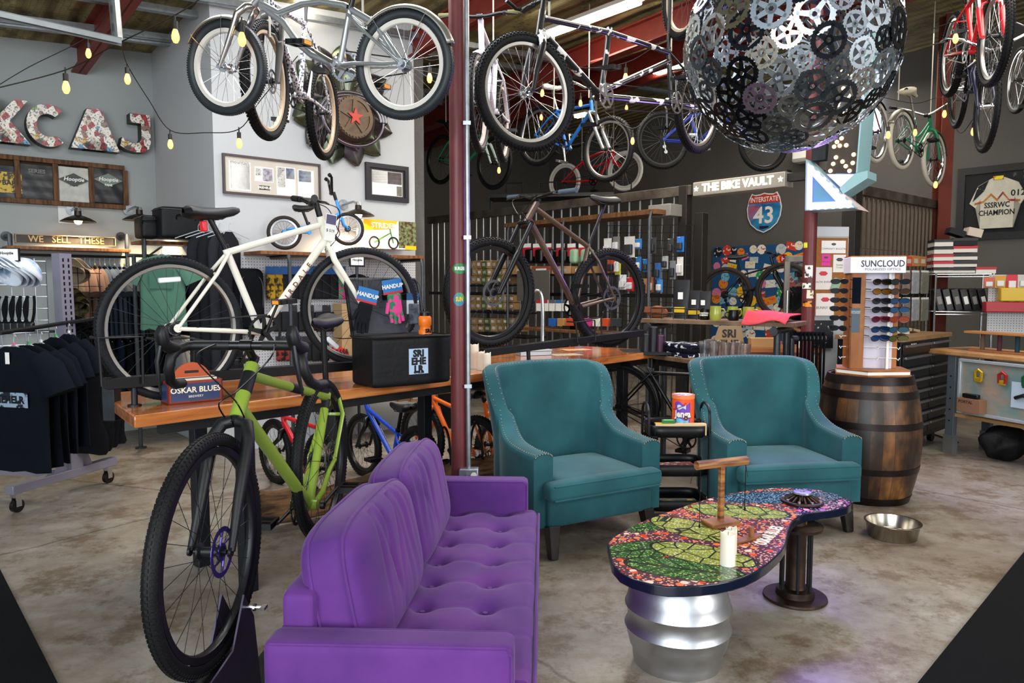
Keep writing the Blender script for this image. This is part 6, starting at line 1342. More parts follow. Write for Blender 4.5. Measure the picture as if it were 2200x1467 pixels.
for k_ in range(6): obj('shelf_board', MB().box(-w/2, w/2, h/2-.17*k_-.02, h/2-.17*k_, -.2, 0), WHT, wsf)
for k_ in range(5): one('shoe_box', MB().box(-w*.42, w*.42, 0, .1, -.16, -.01), mat(['#2a2220', '#23262a', '#6e5238', '#1f1d1f', '#6b2e28'][k_], .6), '%s small box on the white shelves, %s from the top' % (['dark', 'dark', 'brown', 'black', 'red'][k_], ORD[k_]), 'box', M=lm(wsf)@T(0, h/2-.17*(k_+1)+.001, 0), group='small boxes on the white shelves')
for k_ in range(4):
    M, w, h = pq(PW, 735, 652+k_*38, 767, 688+k_*38, .26); one('cardboard_box', MB().box(-w/2, w/2, -h/2, h/2, -.18, 0), mat('#b3946c', .8, var=.1), 'plain cardboard carton stacked behind the front wheel, %s from the top' % ORD[k_], 'box', M=M, group='plain cartons stacked behind the front wheel', bev=.003)
# low shoe boxes seen under the table
for k_ in range(7):
    x = 748+k_*27; M, w, h = pq(PW, x, 835+0*k_, x+25, 862, .45)
    sbx = thing('shoe_box', 'brown shoe box with white end label on the floor shelf, %s from the left' % ORD[k_], 'box', M=M, group='shoe boxes on the floor shelf'); obj('carton', MB().box(-w/2, w/2, -h/2, h/2, -.28, 0), CARD, sbx, bev=.003); obj('end_label', MB().box(-w*.35, w*.35, -h*.3, h*.35, 0, .002), PAPER, sbx)
fsh = thing('floor_shelf', 'low wooden shelf under the pegboard holding shoe boxes', 'shelf', M=facing(pan(PW, 740, 864, .48), DA)); obj('board', MB().box(-.1, 1.35, -.03, 0, -.35, 0), SHELFW, fsh)
zf = pan(PW, 740, 864, .48).z
for x in (-.05, 1.3): obj('leg', MB().box(x-.02, x+.02, -zf, -.03, -.3, -.02), BLKM, fsh)
# ================================================================= ROLLING RACK, LOWER LEFT
c1 = gz(233, 1037, 0); c2 = gz(37, 1100, 0); rd = (c1-c2).normalized()
rk_ = thing('rolling_rack', 'lavender grey rolling garment rack with slotted post and casters', 'rack', M=frame((c2.x, c2.y, 0), rd)); RL = (c1-c2).length; LAV = mat('#8a8795', .4, .3)
obj('base_rail', MB().box(-.05, RL+.06, -.035, .035, .13, .19), LAV, rk_, bev=.004)
Mi = lm(rk_).inverted(); tp_ = Mi@at(104, 545, 5.25); bp0 = Mi@at(150, 985, 5.25)
def loc_(p): return Mi@p
_v = [(x+c, y, z) for x, z in ((tp_.x, tp_.z), (bp0.x, .19)) for c in (-.05, .05) for y in (-.035, .035)]; post = obj('post', MB().add(_v, [(0, 1, 3, 2), (4, 6, 7, 5), (0, 4, 5, 1), (2, 3, 7, 6), (0, 2, 6, 4), (1, 5, 7, 3)]), LAV, rk_, smooth=0)
m = MB(); dv = Vector((bp0.x, 0, .19))-Vector((tp_.x, 0, tp_.z))
sl_ = MB()
for i in range(34):
    c = Vector((tp_.x, 0, tp_.z))+dv*(.03+.027*i)
    for x in (-.022, .022): sl_.box(c.x+x-.006, c.x+x+.006, -.0365, -.030, c.z-.012, c.z+.012)
obj('slot', sl_, BLK, post, label='dark slots in two columns')
obj('gusset', MB().prism([(bp0.x-.16, .19), (bp0.x+.16, .19), (bp0.x+.03, .5), (bp0.x-.03, .5)], -.004, .004, RX(90)), LAV, rk_)
obj('cross_bar', MB().tube([(bp0.x-.1, .0, .17), (bp0.x-.25, 1.2, .17)], .03, 4), LAV, rk_)
for x in (.0, RL):
    obj('caster', MB().cyl(.045, -.014, .014, 20, T(x, 0, .045)@RX(90)), BLK, rk_); obj('caster_fork', MB().box(x-.02, x+.02, -.022, -.017, .04, .13).box(x-.02, x+.02, .017, .022, .04, .13).box(x-.025, x+.025, -.024, .024, .105, .13), SILV, rk_)
g0 = at(-60, 560, 5.0); g1 = at(98, 562, 5.35); gd = (Vector((g1.x, g1.y, 0))-Vector((g0.x, g0.y, 0))); GM = frame((g0.x, g0.y, 0), gd); GLn = gd.length
gp_ = obj('wire_grid', MB(), SILV, None) if False else None
m = MB()
for i in range(12): z = 1.68-.085*i; m.tube([(0, 0, z), (GLn, 0, z)], .003, 5)
for i in range(7): x = GLn*i/6; m.tube([(x, 0, 1.70), (x, 0, .75)], .0035, 5)
wg = tag(obj('wire_grid', m, mat('#a6abb8', .3, .8), None, GM), 'silver wire grid panel of the rolling rack, holding caps and goggles', 'grid panel')
m = MB(); g3 = at(245, 560, 5.95); gd2 = Vector((g3.x-g1.x, g3.y-g1.y, 0)); GM2 = frame((g1.x+.06, g1.y, 0), gd2)
for i in range(9): z = 1.6-.1*i; m.tube([(0, 0, z), (.42, 0, z)], .003, 5)
for i in range(5): m.tube([(.1*i, 0, 1.65), (.1*i, 0, .75)], .003, 5)
tag(obj('wire_grid', m, BLKM, None, GM2), 'dark wire grid panel right of the slotted post, holding caps', 'grid panel')
def cap_(label, px, py, Y, m, yaw, group, s=1.0):
    c = thing('cap', label, 'cap', M=T(*at(px, py, Y))@RZ(yaw)@RX(-35), group=group)
    mb = MB().grid(lambda u, v: (.085*s*sin(pi*.5*v)*cos(2*pi*u), .1*s*sin(pi*.5*v)*sin(2*pi*u), .11*s*cos(pi*.5*v)), 20, 8, cu=True); o = obj('crown', mb, m, c, smooth=70); sd_ = o.modifiers.new('s', 'SOLIDIFY'); sd_.thickness = .003
    obj('brim', MB().sheet(lambda u, v: ((2*u-1)*.085*s*(1-.25*v*v), -.085*s-.085*s*v*(1-.6*(2*u-1)**2), .01-.03*(2*u-1)**2), 12, 6, (0, 0, .004)), m, c, smooth=70); return c
WC = mat('#d5dde6', .8, col2='#8fb2d6', scale=14, thr=(.35, .5))
for i in range(4): cap_('white and pale blue cap on the wire grid, %s from the left' % ORD[i], 6+i*14, 592+i*1, 4.95+.03*i, WC, -8, 'white and pale blue caps in a row', 1.25)
for i in range(2): cap_('tan cap on a wire hook right of the slotted post, %s' % ['nearer', 'further'][i], 150+i*12, 592, 5.5+.1*i, mat('#b8a68e', .85, var=.15), 35, 'tan caps right of the slotted post', 1.2)
for i in range(2): cap_('camouflage cap below the tan caps, %s' % ['upper', 'lower'][i], 152+i*10, 652+i*14, 5.5+.05*i, mat('#6d6540', .85, col2='#2e2a1c', scale=14, thr=(.45, .55)), 40, 'camouflage caps below the tan ones', 1.1)
for i in range(5): cap_('dark cap on the lower wire hooks, %s from the left' % ORD[i], 150+i*12, 705+i*3, 5.5+.04*i, mat('#26262a', .85), 40, 'dark caps on the lower hooks', 1.0)
for i in range(5):
    p = at(8+i*15, 665, 4.97); gg = thing('goggles', 'black goggles with strap on the wire grid, %s from the left' % ORD[i], 'goggles', M=T(*p)@RZ(5), group='black goggles on the wire grid')
    obj('strap', smoothtube([(-.02, 0, .09), (-.035, -.02, .02), (-.025, -.03, -.05), (.0, -.03, -.11), (.025, -.03, -.05), (.03, -.02, .03), (.02, 0, .09)], .010, 6), BLKF, gg); m = MB(); rbox(m, -.028, .028, -.045, -.01, -.15, -.08, .015); weld(obj('lens_frame', m, BLK, gg, smooth=60))
for i, (px, py, Y, rot) in enumerate(((30, 745, 4.45, -14), (62, 742, 4.62, -20), (88, 738, 4.8, -28), (120, 725, 4.95, -34), (148, 718, 5.1, -38))):
    p = at(px, py, Y); g = thing('hanging_shirt', 'black t-shirt on a clear hanger on the rolling rack, %s from the front' % ORD[i], 'shirt', M=T(*p)@RZ(rot), group='black t-shirts on the rolling rack')
    link('fabric', cached(('bsh', i % 3), lambda: shirt_mesh(mat('#0c111b', .9, var=.25, scale=4), .50, .76, .045, 1, 20+i % 3)), g); hanger(g, clip=['#d66a8a', '#3aa657', '#e0e0e0', '#3aa657', '#e0e0e0'][i])
    if i == 0: obj('print', MB().box(-.15, .15, -.063, -.061, -.36, -.27), mat('#8fa3b8', .7, col2='#1c222c', scale=25, thr=(.45, .5)), g); text(g, 'SRIEHELR', .06, mat('#10141c', .7), T(0, -.0635, -.315)@RX(90), .0003, bold=.003); obj('neck_tag', MB().box(-.015, .015, -.05, -.048, -.10, -.03), PAPER, g)
rb_ = thing('hanging_bar', 'black bar carrying the black t-shirts on the rolling rack', 'rail', M=frame(at(20, 712, 4.45), at(165, 690, 5.25)-at(20, 712, 4.45))); obj('bar', MB().cyl(.014, -.1, 1.15, 10, RY(90)), BLKM, rb_)
for i in range(4):
    p = at(158+i*17, 770-4*i, 5.3+.12*i); M = T(*p)@RZ(25); b = thing('tote_bag', 'black tote bag hanging right of the black t-shirts, %s from the left' % ORD[i], 'bag', M=M, group='black tote bags on the rolling rack')
    m = MB(); m.grid(lambda u, v: ((.14+.05*v)*cos(2*pi*u)+.02*sin(v*9+i), (.03+.05*v)*sin(2*pi*u), -.02-.68*v+.02*sin(6*u*pi)), 16, 10, cu=True); obj('fabric', m, BLKF, b, smooth=70); obj('handle', smoothtube([(-.07, 0, -.03), (-.05, 0, .12), (0, 0, .18), (.05, 0, .12), (.07, 0, -.03)], .007), BLKF, b)
sn = thing('framed_notice', 'small black framed price notice on top of the wire grid', 'sign', M=facing(at(18, 547, 4.95), (1, .1, 0))); obj('frame', MB().box(-.09, .07, -.045, .045, -.01, 0), BLK, sn); obj('paper', MB().box(-.08, .06, -.038, .038, 0, .002), PAPER, sn); text(sn, 'Hooptie', .025, mat('#39403c', .5), T(-.01, .01, .0025), .0003, bold=.001)
# ================================================================= VAULT FENCE, SHELVES
VF0 = at(1490, 400, 7.6); VF0.z = 0; VP = (VF0, -DB); RF0 = at(1841, 400, 7.57); RF0.z = 0; RP = (RF0, DA)
FZ = 2.53; BEAMM = mat('#6d675e', .5, .6, col2='#4a3f35', scale=6); ROD = mat('#a9a8a6', .3, .9); DPOST = mat('#35322f', .5, .6, var=.2)
def fence(label, pl, px0, px1, step, rodm, r_, flat=False):
    a = pan(pl, px0, 430); b = pan(pl, px1, 430); a.z = b.z = 0; M = frame(a, b-a); L_ = (b-a).length; f = thing('steel_fence', label, 'fence', M=M)
    obj('top_rail', MB().box(0, L_, -.04, .04, FZ-.1, FZ), BEAMM, f, bev=.003); obj('mid_rail', MB().box(0, L_, -.02, .02, 1.38, 1.42), DPOST, f); obj('bottom_rail', MB().box(0, L_, -.02, .02, .08, .12), DPOST, f)
    n = int(L_/step)
    for i in range(n+1):
        x = (i+.5)*L_/(n+1)
        if flat: obj('bar', MB().box(x-.022, x+.022, -.008, .008, .1, FZ-.08), rodm, f)
        else: obj('bar', MB().cyl(r_, .1, FZ-.08, 8, T(x, 0, 0)), rodm, f)
    return f, M, L_
fence('tall steel rod fence of the bike vault behind the brown mountain bike', VP, 922, 1488, .155, ROD, .011)
fence('tall dark flat bar fence of the bike vault under the arrow sign', RP, 1846, 2008, .12, mat('#6a5a4c', .5, .5, var=.2), 0, True)
pv = thing('vault_gate_posts', 'dark square steel gate posts left of the vault sign', 'post', M=frame(pan(VP, 1473, 400)*1, -DB)); pv.matrix_local = frame((pan(VP, 1473, 400).x, pan(VP, 1473, 400).y, 0), -DB)
for x in (0, .14): obj('post', MB().box(x-.05, x+.05, -.05+x*.6, .05+x*.6, 0, FZ if x == 0 else 2.25), DPOST, pv, bev=.004)
q = pan(RP, 1832, 400); one('steel_post', MB().box(-.07, .07, -.07, .07, 0, FZ+.02), DPOST, 'dark steel post beside the bulletin board under the arrow sign', 'post', M=frame((q.x, q.y, 0), DA), bev=.004)
# vault sign
M, w, h = pq(VP, 1489, 382, 1686, 410, .05); _h = (pan(VP, 1489, 392, .05).z-pan(VP, 1489, 421, .05).z)
a, b = pan(VP, 1489, 406, .05), pan(VP, 1686, 385, .05); w = (Vector((b.x, b.y, 0))-Vector((a.x, a.y, 0))).length; M = facing((a+b)/2, -DB); h = _h
vs_ = thing('vault_sign', 'white lit box sign reading THE BIKE VAULT', 'sign', M=M); obj('housing', MB().box(-w/2, w/2, -h/2, h/2, -.16, 0), mat('#a9a49a', .5), vs_, bev=.004); obj('face', MB().box(-w/2+.01, w/2-.01, -h/2+.01, h/2-.01, .0, .003), mat('#8c877d', .5), vs_)
text(vs_, 'THE BIKE VAULT', h*.78, mat('#fff2da', .4, emit=2.2), T(0, .0, .004), .003, bold=.004, sx=.98)
for x in (-w*.46, w*.46): obj('star', triprism(MB(), [(x+(.03 if i % 2 == 0 else .013)*sin(pi*i/5), (.03 if i % 2 == 0 else .013)*cos(pi*i/5)) for i in range(10)], .003, .006), mat('#fff2da', .4, emit=2.2), vs_, smooth=0)
obj('carrier_beam', MB().box(w/2+.0, w/2+.32, -.02, .05, -.12, -.04).box(-w/2, w/2, h/2, h/2+.02, -.12, -.04), DPOST, vs_)
# interstate shield on the back wall
M, w, h = pq(BW, 1604, 414, 1679, 500, .02); sh_ = thing('road_sign', 'interstate shield sign with the number 43 on the dark back wall', 'sign', M=M)
half = [(0, .5), (.12, .47), (.27, .46), (.36, .5), (.44, .36), (.5, .12), (.47, -.1), (.38, -.28), (.2, -.42), (0, -.5)]
def shp(s): return [(x*w*s, y*h*s) for x, y in half]+[(-x*w*s, y*h*s) for x, y in half[-2:0:-1]]
obj('border', triprism(MB(), shp(1), 0, .004), mat('#e9e6e2', .4), sh_, smooth=0); obj('blue_field', triprism(MB(), shp(.94), .004, .006), mat('#3f9bc8', .4, col2='#1c5c94', scale=4), sh_, smooth=0)
obj('red_field', triprism(MB(), [(x, y) for x, y in [(-.455*w, .24*h), (.455*w, .24*h), (.41*w, .36*h), (.34*w, .465*h), (.26*w, .43*h), (.12*w, .44*h), (0, .47*h), (-.12*w, .44*h), (-.26*w, .43*h), (-.34*w, .465*h), (-.41*w, .36*h)]], .006, .008), mat('#c8382c', .4), sh_, smooth=0)
obj('pink_field', triprism(MB(), [(-.46*w, .2*h), (-.05*w, .2*h), (-.1*w, -.05*h), (-.38*w, -.2*h), (-.46*w, 0)], .006, .007), mat('#b85468', .4, col2='#6d7aa8', scale=5), sh_, smooth=0)
text(sh_, 'INTERSTATE', h*.17, WHT, T(0, h*.33, .0085), .0005, bold=.002, sx=.8); text(sh_, 'COLORADO', h*.09, mat('#1f4a9a', .5), T(0, h*.17, .0075), .0005, bold=.001); text(sh_, '43', h*.58, WHT, T(0, -h*.08, .0085), .0005, bold=.006)
obj('car_print', MB().prism([(-.12*w, -.33*h), (.14*w, -.33*h), (.15*w, -.37*h), (.05*w, -.4*h), (-.1*w, -.4*h)], .0075, .009), mat('#1b2338', .4), sh_)
# sticker covered panel
M, w, h = pq(BW, 1524, 527, 1742, 765, .05); stb = thing('sticker_board', 'blue panel covered with round and square stickers behind the vault bike', 'board', M=M); obj('panel', MB().box(-w/2, w/2, -h/2, h/2, -.03, 0), mat('#1d4f80', .5), stb)
rn = random.Random(11); sc_ = ['#e8e4da', '#c9c7c0', '#d8402f', '#f0c12a', '#2e9a5c', '#e98a2a', '#222325', '#efe9d8', '#7fb6d8', '#d97aa0', '#e8e4da', '#b8c8d0', '#c0392b']
cells = [(i, j) for i in range(11) for j in range(13)]; rn.shuffle(cells)
for k_, (i, j) in enumerate(cells[:98]):
    x = -w/2+w*(i+.5+rn.uniform(-.25, .25))/11; y = h/2-h*(j+.5+rn.uniform(-.25, .25))/13; r_ = rn.uniform(.06, .092); x = max(-w/2+r_, min(w/2-r_, x)); m = MB(); c = sc_[k_ % 13]; c2 = sc_[(k_*5+3) % 13]
    if k_ % 3: m.cyl(r_, 0, .003, 16)
    else: m.box(-r_*1.1, r_*1.1, -r_*.7, r_*.7, 0, .003)
    obj('sticker', m, mat(c, .4, col2=c2, scale=14, thr=(.42, .44)), stb, T(x, y, .001+.0002*(k_ % 9))@RZ(rn.uniform(-20, 20)))
text(stb, 'Hi', .09, WHT, T(w*.22, h*.37, .007), .001, bold=.003)
obj('sticker', MB().cyl(.075, 0, .005, 20), mat('#c81e2a', .4), stb, T(w*.22, h*.37, .001))
M, w, h = pq(BW, 1548, 710, 1740, 790, .5)
# display case with glass door, person behind
cA = at(1685, 550, 8.6); dcz = thing('display_case', 'grey framed glass door case in the vault, beside the second red post', 'cabinet', M=facing((cA.x, cA.y, 0), (1, -.15, 0))); zt = cA.z
obj('door_frame', MB().box(0, .06, .3, zt, 0, .05).box(0, .42, zt-.07, zt, 0, .05).box(0, .42, .3, .37, 0, .05), mat('#8f8a82', .4, .6), dcz, bev=.004); obj('handle', MB().tube([(.03, 1.15, .05), (.03, 1.15, .09), (.03, 1.45, .09), (.03, 1.45, .05)], .009, 8), SILV, dcz)
obj('glass', MB().box(.06, .42, .37, zt-.07, .02, .025), mat('#a9b2b5', .03, trans=1, alpha=.22), dcz)
# person in a cap seen from behind
pz = at(1724, 600, 9.3); pe = thing('person', 'person in grey cap and black shirt standing back turned behind the glass door', 'person', M=T(pz.x, pz.y, 0)@RZ(8))
SK = mat('#a8745a', .6); 
def body_skin():
    me = bpy.data.meshes.new('body'); V = [((0, 0, .98), .15), ((0, .0, 1.12), .14), ((0, .0, 1.3), .17), ((0, .01, 1.44), .12), ((0, .0, 1.52), .058), ((0, -.01, 1.585), .06), ((0, -.02, 1.66), .095), ((0, -.02, 1.72), .09),
         ((-.17, 0, 1.43), .07), ((-.24, .02, 1.18), .05), ((-.2, -.18, 1.0), .035), ((.17, 0, 1.43), .07), ((.24, .02, 1.18), .05), ((.2, -.18, 1.0), .035), ((-.09, 0, .85), .105), ((-.1, -.01, .5), .07), ((-.1, .01, .1), .045), ((-.1, -.14, .04), .04), ((.09, 0, .85), .105), ((.1, -.01, .5), .07), ((.1, .01, .1), .045), ((.1, -.14, .04), .04)]
    E = [(0, 1), (1, 2), (2, 3), (3, 4), (4, 5), (5, 6), (6, 7), (3, 8), (8, 9), (9, 10), (3, 11), (11, 12), (12, 13), (0, 14), (14, 15), (15, 16), (16, 17), (0, 18), (18, 19), (19, 20), (20, 21)]
    for sx, ix in ((-1, 10), (1, 13)):   # hands with five fingers
        b = V[ix][0]; p = (b[0]-sx*.0, b[1]-.07, b[2]-.02); V.append((p, .028)); pi_ = len(V)-1; E.append((ix, pi_))
    me.from_pydata([v[0] for v in V], E, []); me.materials.append(SK); o = link('body', me, pe)
    s_ = o.modifiers.new('skin', 'SKIN'); 
    for i, d in enumerate(me.skin_vertices[0].data if me.skin_vertices else []): pass
    return o, V
o_, V_ = body_skin()
bm = bmesh.new(); bm.from_mesh(o_.data); ly = bm.verts.layers.skin.verify(); bm.verts.ensure_lookup_table()
for i, v in enumerate(bm.verts): v[ly].radius = (V_[i][1], V_[i][1]*.85); v[ly].use_root = (i == 0)
bm.to_mesh(o_.data); bm.free(); sm_ = o_.modifiers.new('sub', 'SUBSURF'); sm_.levels = 1; sm_.render_levels = 1
m = MB().grid(lambda u, v: ((.20-.03*v+.03*(v < .15))*cos(2*pi*u)*(.55+.45*min(1, v/.12)), (.125+.02*v)*sin(2*pi*u)*(.5+.5*min(1, v/.12)), 1.50-.58*v), 28, 14, cu=True); shr = obj('shirt', m, mat('#17181c', .9, bump=.2, bs=12), pe, smooth=70)
for sx in (-1, 1): obj('sleeve', MB().tube([(sx*.13, 0, 1.45), (sx*.19, .01, 1.38), (sx*.235, .02, 1.22)], [.075, .078, .07], 12), mat('#17181c', .9, bump=.2, bs=12), shr)
for sx in (-1, 1):
    for k_ in range(5):
        x0 = sx*.2+(k_-2)*.014; obj('finger', MB().tube([(x0, -.26, .975), (x0+(.02*-sx if k_ == 4 else 0), -.31, .965-.004*k_), (x0, -.335+.004*abs(k_-2), .945)], [.010, .009, .007], 7), SK, o_)
m = MB()
for sx in (-1, 1): m.tube([(sx*.09, 0, .97), (sx*.1, -.01, .5), (sx*.1, .01, .09)], [.135, .092, .08], 14)
obj('trousers', m, mat('#22242a', .9), pe)
for sx in (-1, 1): obj('shoe', MB().sphere((sx*.1, -.06, .045), .06, 12, 8, (.8, 2.1, .75)), BLK, pe)
hd_ = obj('hair', MB().grid(lambda u, v: (.098*sin(pi*.62*v)*cos(2*pi*u), -.01+.112*sin(pi*.62*v)*sin(2*pi*u), 1.66+.115*cos(pi*.62*v)), 20, 10, cu=True), mat('#3a2a20', .8), pe, smooth=70)
for sx in (-1, 1): obj('ear', MB().sphere((sx*.098, -.02, 1.64), .022, 8, 8, (.4, .8, 1.3)), SK, pe)
obj('nose', MB().sphere((0, -.135, 1.635), .018, 8, 6, (.8, 1.2, 1.3)), SK, pe)
obj('cap', MB().grid(lambda u, v: (.112*sin(pi*.5*v)*cos(2*pi*u), -.01+.128*sin(pi*.5*v)*sin(2*pi*u), 1.69+.10*cos(pi*.5*v)), 22, 9, cu=True), mat('#6d6a5e', .9, var=.2, scale=30), pe, smooth=70)
obj('cap_brim', MB().sheet(lambda u, v: ((2*u-1)*.09, -.12-.09*v*(1-.5*(2*u-1)**2), 1.70-.02*v-.02*(2*u-1)**2), 10, 5, (0, 0, .006)), mat('#6d6a5e', .9, var=.2, scale=30), pe)
# vault shelves in front of the fence: pipe racks, boards, wire grid and packages
def vshelf(label, px0, px1, py, off0, off1, t=.035, m=None):
    a = pan(VP, px0, py, off1); b = pan(VP, px1, py, off1); L_ = (Vector((b.x, b.y, 0))-Vector((a.x, a.y, 0))).length; M = facing((a.x, a.y, (a.z)), -DB); s_ = thing('shelf', label, 'shelf', M=M); obj('board', MB().box(0, L_, -t, 0, -(off1-off0), 0), m or mat('#7a5434', .6, col2='#4f331d', scale=5, stretch=(6, 1, 1)), s_, bev=.002); return s_, M, L_
us, UM, UL = vshelf('brown wooden top shelf on pipes in front of the vault fence', 1083, 1408, 480, .05, .42, .05)
for x in (.1, UL*.45, UL-.05):
    obj('pipe', MB().tube([(x, -.04, -.32), (x, -.04, .01), (x, -.1, .03), (x, -UM.translation.z+.01, .03)], .017, 8), PIPE, us)
zt_ = UM.translation.z
def vrow(label_fn, n, px0, px1, py0, py1, off, cols_, group, name, cat, depth=.12, gap=.12, jit=0, plz=VP, zb=None):
    out = []
    for i in range(n):
        x0 = px0+(px1-px0)*i/n; x1 = x0+(px1-px0)/n*(1-gap); jj = random.uniform(-jit, jit)
        M, w, h = pq(plz, x0, py0+jj, x1, py1, off); g = thing(name, label_fn(i), cat, M=M, group=group); c = cols_[i % len(cols_)]
        obj('carton', MB().box(-w/2, w/2, -h/2, h/2, -depth, 0), mat(c, .7), g, bev=.002); obj('label_patch', MB().box(-w*.28, w*.28, -h*.2, h*.22, 0, .0015), mat('#e6e3da' if i % 2 else '#b9b3a6', .6), g); out.append(g)
    return out
shelfrows = [(1004, 1100, 612, .05, .4), (1004, 1110, 668, .05, .4), (1004, 1130, 715, .05, .4), (1085, 1300, 590, .05, .42)]
for k_, (x0, x1, y, o0, o1) in enumerate(shelfrows): vshelf('narrow dark shelf of the parts rack behind the brown bike, %s' % ['upper left', 'middle left', 'lower left', 'right hand one'][k_], x0, x1, y, o0, o1, .02, BLKM)
for k_, (x0, x1, y0, y1, n) in enumerate(((1012, 1100, 560, 576, 8), (1014, 1100, 577, 592, 8), (1012, 1100, 593, 609, 8), (1010, 1105, 634, 649, 8), (1010, 1105, 650, 665, 8), (1012, 1120, 683, 697, 8), (1012, 1125, 698, 712, 8))):
    vrow(lambda i, k_=k_: 'small brown parts box on the rack, %s row down, %s from the left' % (ORD[k_], ORD[i]), n, x0, x1, y0, y1, .34, ['#b08a5c', '#a07a4c', '#5c6a34', '#b8935f', '#9a7448', '#7d7a3a'], 'small brown parts boxes on the rack', 'parts_box', 'box', .1, .08, 1)
vrow(lambda i: 'brown cardboard carton on the right hand rack shelf, %s from the left' % ORD[i], 4, 1100, 1270, 572, 589, .38, ['#a97f50', '#8e4a34', '#b98f62', '#9c744a'], 'cartons on the right hand rack shelf', 'carton', 'box', .2, .06)
# hanging helmets/saddles in red cards
for i in range(6):
    x = 1124+i*22 if i < 3 else 1196+(i-3)*24
    M, w, h = pq(VP, x, 524, x+17, 562, .35); g = thing('saddle_pack', '%s saddle on a red card on the rack, %s from the left' % ('green' if i in (4, 5) else 'black', ORD[i]), 'saddle', M=M, group='saddles hung on red cards'); obj('card', MB().box(-w/2, w/2, -h*.2, h*.5, 0, .006), mat('#c41f30', .5), g); obj('card_top', MB().box(-w/2, w/2, h*.3, h*.52, .001, .008), WHT, g)
    m = MB(); rbox(m, -w*.1, w*.75, -h*.6, h*.2, -.1, .04, .03, puff=.01); weld(obj('saddle', m, BLK if i not in (4, 5) else mat('#8fae8c', .5), g, smooth=60))
# wire grid
a = pan(VP, 1288, 500, .3); b = pan(VP, 1470, 500, .3); z0 = pan(VP, 1330, 700, .3).z; z1 = pan(VP, 1330, 482, .3).z; L_ = (Vector((b.x, b.y, 0))-Vector((a.x, a.y, 0))).length; m = MB()
for i in range(15): z = z0+(z1-z0)*i/14; m.tube([(0, 0, z), (L_, 0, z)], .004, 4)
for i in range(13): m.tube([(L_*i/12, 0, z0), (L_*i/12, 0, z1)], .004, 4)
tag(obj('wire_grid', m, BLKM, None, frame((a.x, a.y, 0), b-a)), 'black wire grid hung with bicycle parts under the vault shelf', 'grid panel')
packs = [(1298, 512, 1314, 555, '#e4e2dc', 'white'), (1342, 508, 1364, 553, '#dcd8d4', 'white and red'), (1366, 513, 1379, 535, '#2f7fc4', 'light blue'), (1455, 508, 1470, 541, '#2a74c8', 'bright blue'), (1367, 552, 1378, 583, '#2a6fb4', 'blue'), (1382, 556, 1394, 584, '#2470bc', 'deep blue'), (1455, 552, 1468, 592, '#dedbd2', 'ivory'), (1424, 550, 1436, 578, '#a8aaac', 'grey'), (1332, 590, 1346, 622, '#dfe0e2', 'pale'), (1306, 556, 1322, 585, '#b9472c', 'rust red'), (1348, 595, 1362, 625, '#cc2233', 'white and crimson'), (1378, 598, 1390, 630, '#b07a4a', 'tan'), (1393, 595, 1404, 628, '#9c5a3c', 'brown'), (1408, 565, 1420, 600, '#3468a8', 'round blue'), (1412, 600, 1424, 628, '#3f86c8', 'narrow blue'), (1440, 560, 1452, 600, '#7a7c80', 'slate'), (1322, 545, 1334, 590, '#c8c83a', 'yellow'), (1436, 512, 1448, 545, '#3b3b3d', 'black'), (1318, 508, 1332, 540, '#7d7d74', 'olive grey'), (1396, 510, 1410, 545, '#44464a', 'dark grey')]
for k_, (x0, y0, x1, y1, c, nm) in enumerate(packs):
    M, w, h = pq(VP, x0, y0, x1, y1, .31); g = thing('parts_packet', '%s carded bicycle part hung on the black wire grid' % nm, 'packet', M=M, group='carded parts on the wire grid'); obj('card', MB().box(-w/2, w/2, -h/2, h/2, 0, .006), mat(c, .5), g); m = MB(); rbox(m, -w*.36, w*.36, -h*.38, h*.12, .006, .045, .012); weld(obj('blister', m, mat('#2a2c30' if k_ % 2 else '#c9c9c9', .4), g, smooth=60)); obj('hook', MB().cyl(.003, -.02, .06, 6, T(0, h*.44, 0)), SILV, g)
one('metal_sheet', MB().box(-.28, .28, -.18, .18, 0, .01), mat('#77726b', .4, .5), 'plain grey panel leaning on the rack behind the brown bike', 'panel', M=pq(VP, 1111, 588, 1181, 640, .5)[0], bev=.002)
one('grey_case', MB().box(-.14, .14, -.06, .06, -.2, 0), mat('#8a8781', .5, .3), 'flat grey metal case on top of the vault shelf', 'case', M=pq(VP, 1391, 441, 1441, 463, .25)[0], bev=.004)
ls_, LM, LL_ = vshelf('wooden lower shelf with small goods behind the brown bike', 1120, 1330, 703, .3, .62, .03)
for k_, (c, nm) in enumerate((('#2a5ca8', 'blue'), ('#b5884e', 'brown'), ('#c84a2a', 'orange red'), ('#3a9ad0', 'sky blue'), ('#d83a8a', 'pink'), ('#e8e4d8', 'white'), ('#c8502c', 'rust'), ('#35383c', 'black'))):
    x = 1178+k_*19; M, w, h = pq(VP, x, 684, x+14, 701, .55); one('small_box', MB().box(-w/2, w/2, -h/2, h/2, -.08, 0), mat(c, .6), '%s small box on the lower shelf behind the brown bike' % nm, 'box', M=M, group='small goods on the lower shelf', bev=.002)
for k_ in range(5):
    x = 1156+k_*14; M, w, h = pq(VP, x, 644, x+10, 668, .5); g = thing('parts_packet', '%s and white carded tube hung under the grey panel, %s from the left' % (['red', 'red', 'grey', 'blue', 'grey'][k_], ORD[k_]), 'packet', M=M, group='carded tubes under the grey panel'); obj('card', MB().box(-w/2, w/2, -h/2, h/2, 0, .03), WHT, g); obj('card_top', MB().box(-w/2, w/2, h*.2, h/2, .001, .032), mat(['#c42a30', '#c42a30', '#5c6066', '#2f6cb0', '#5c6066'][k_], .5), g)
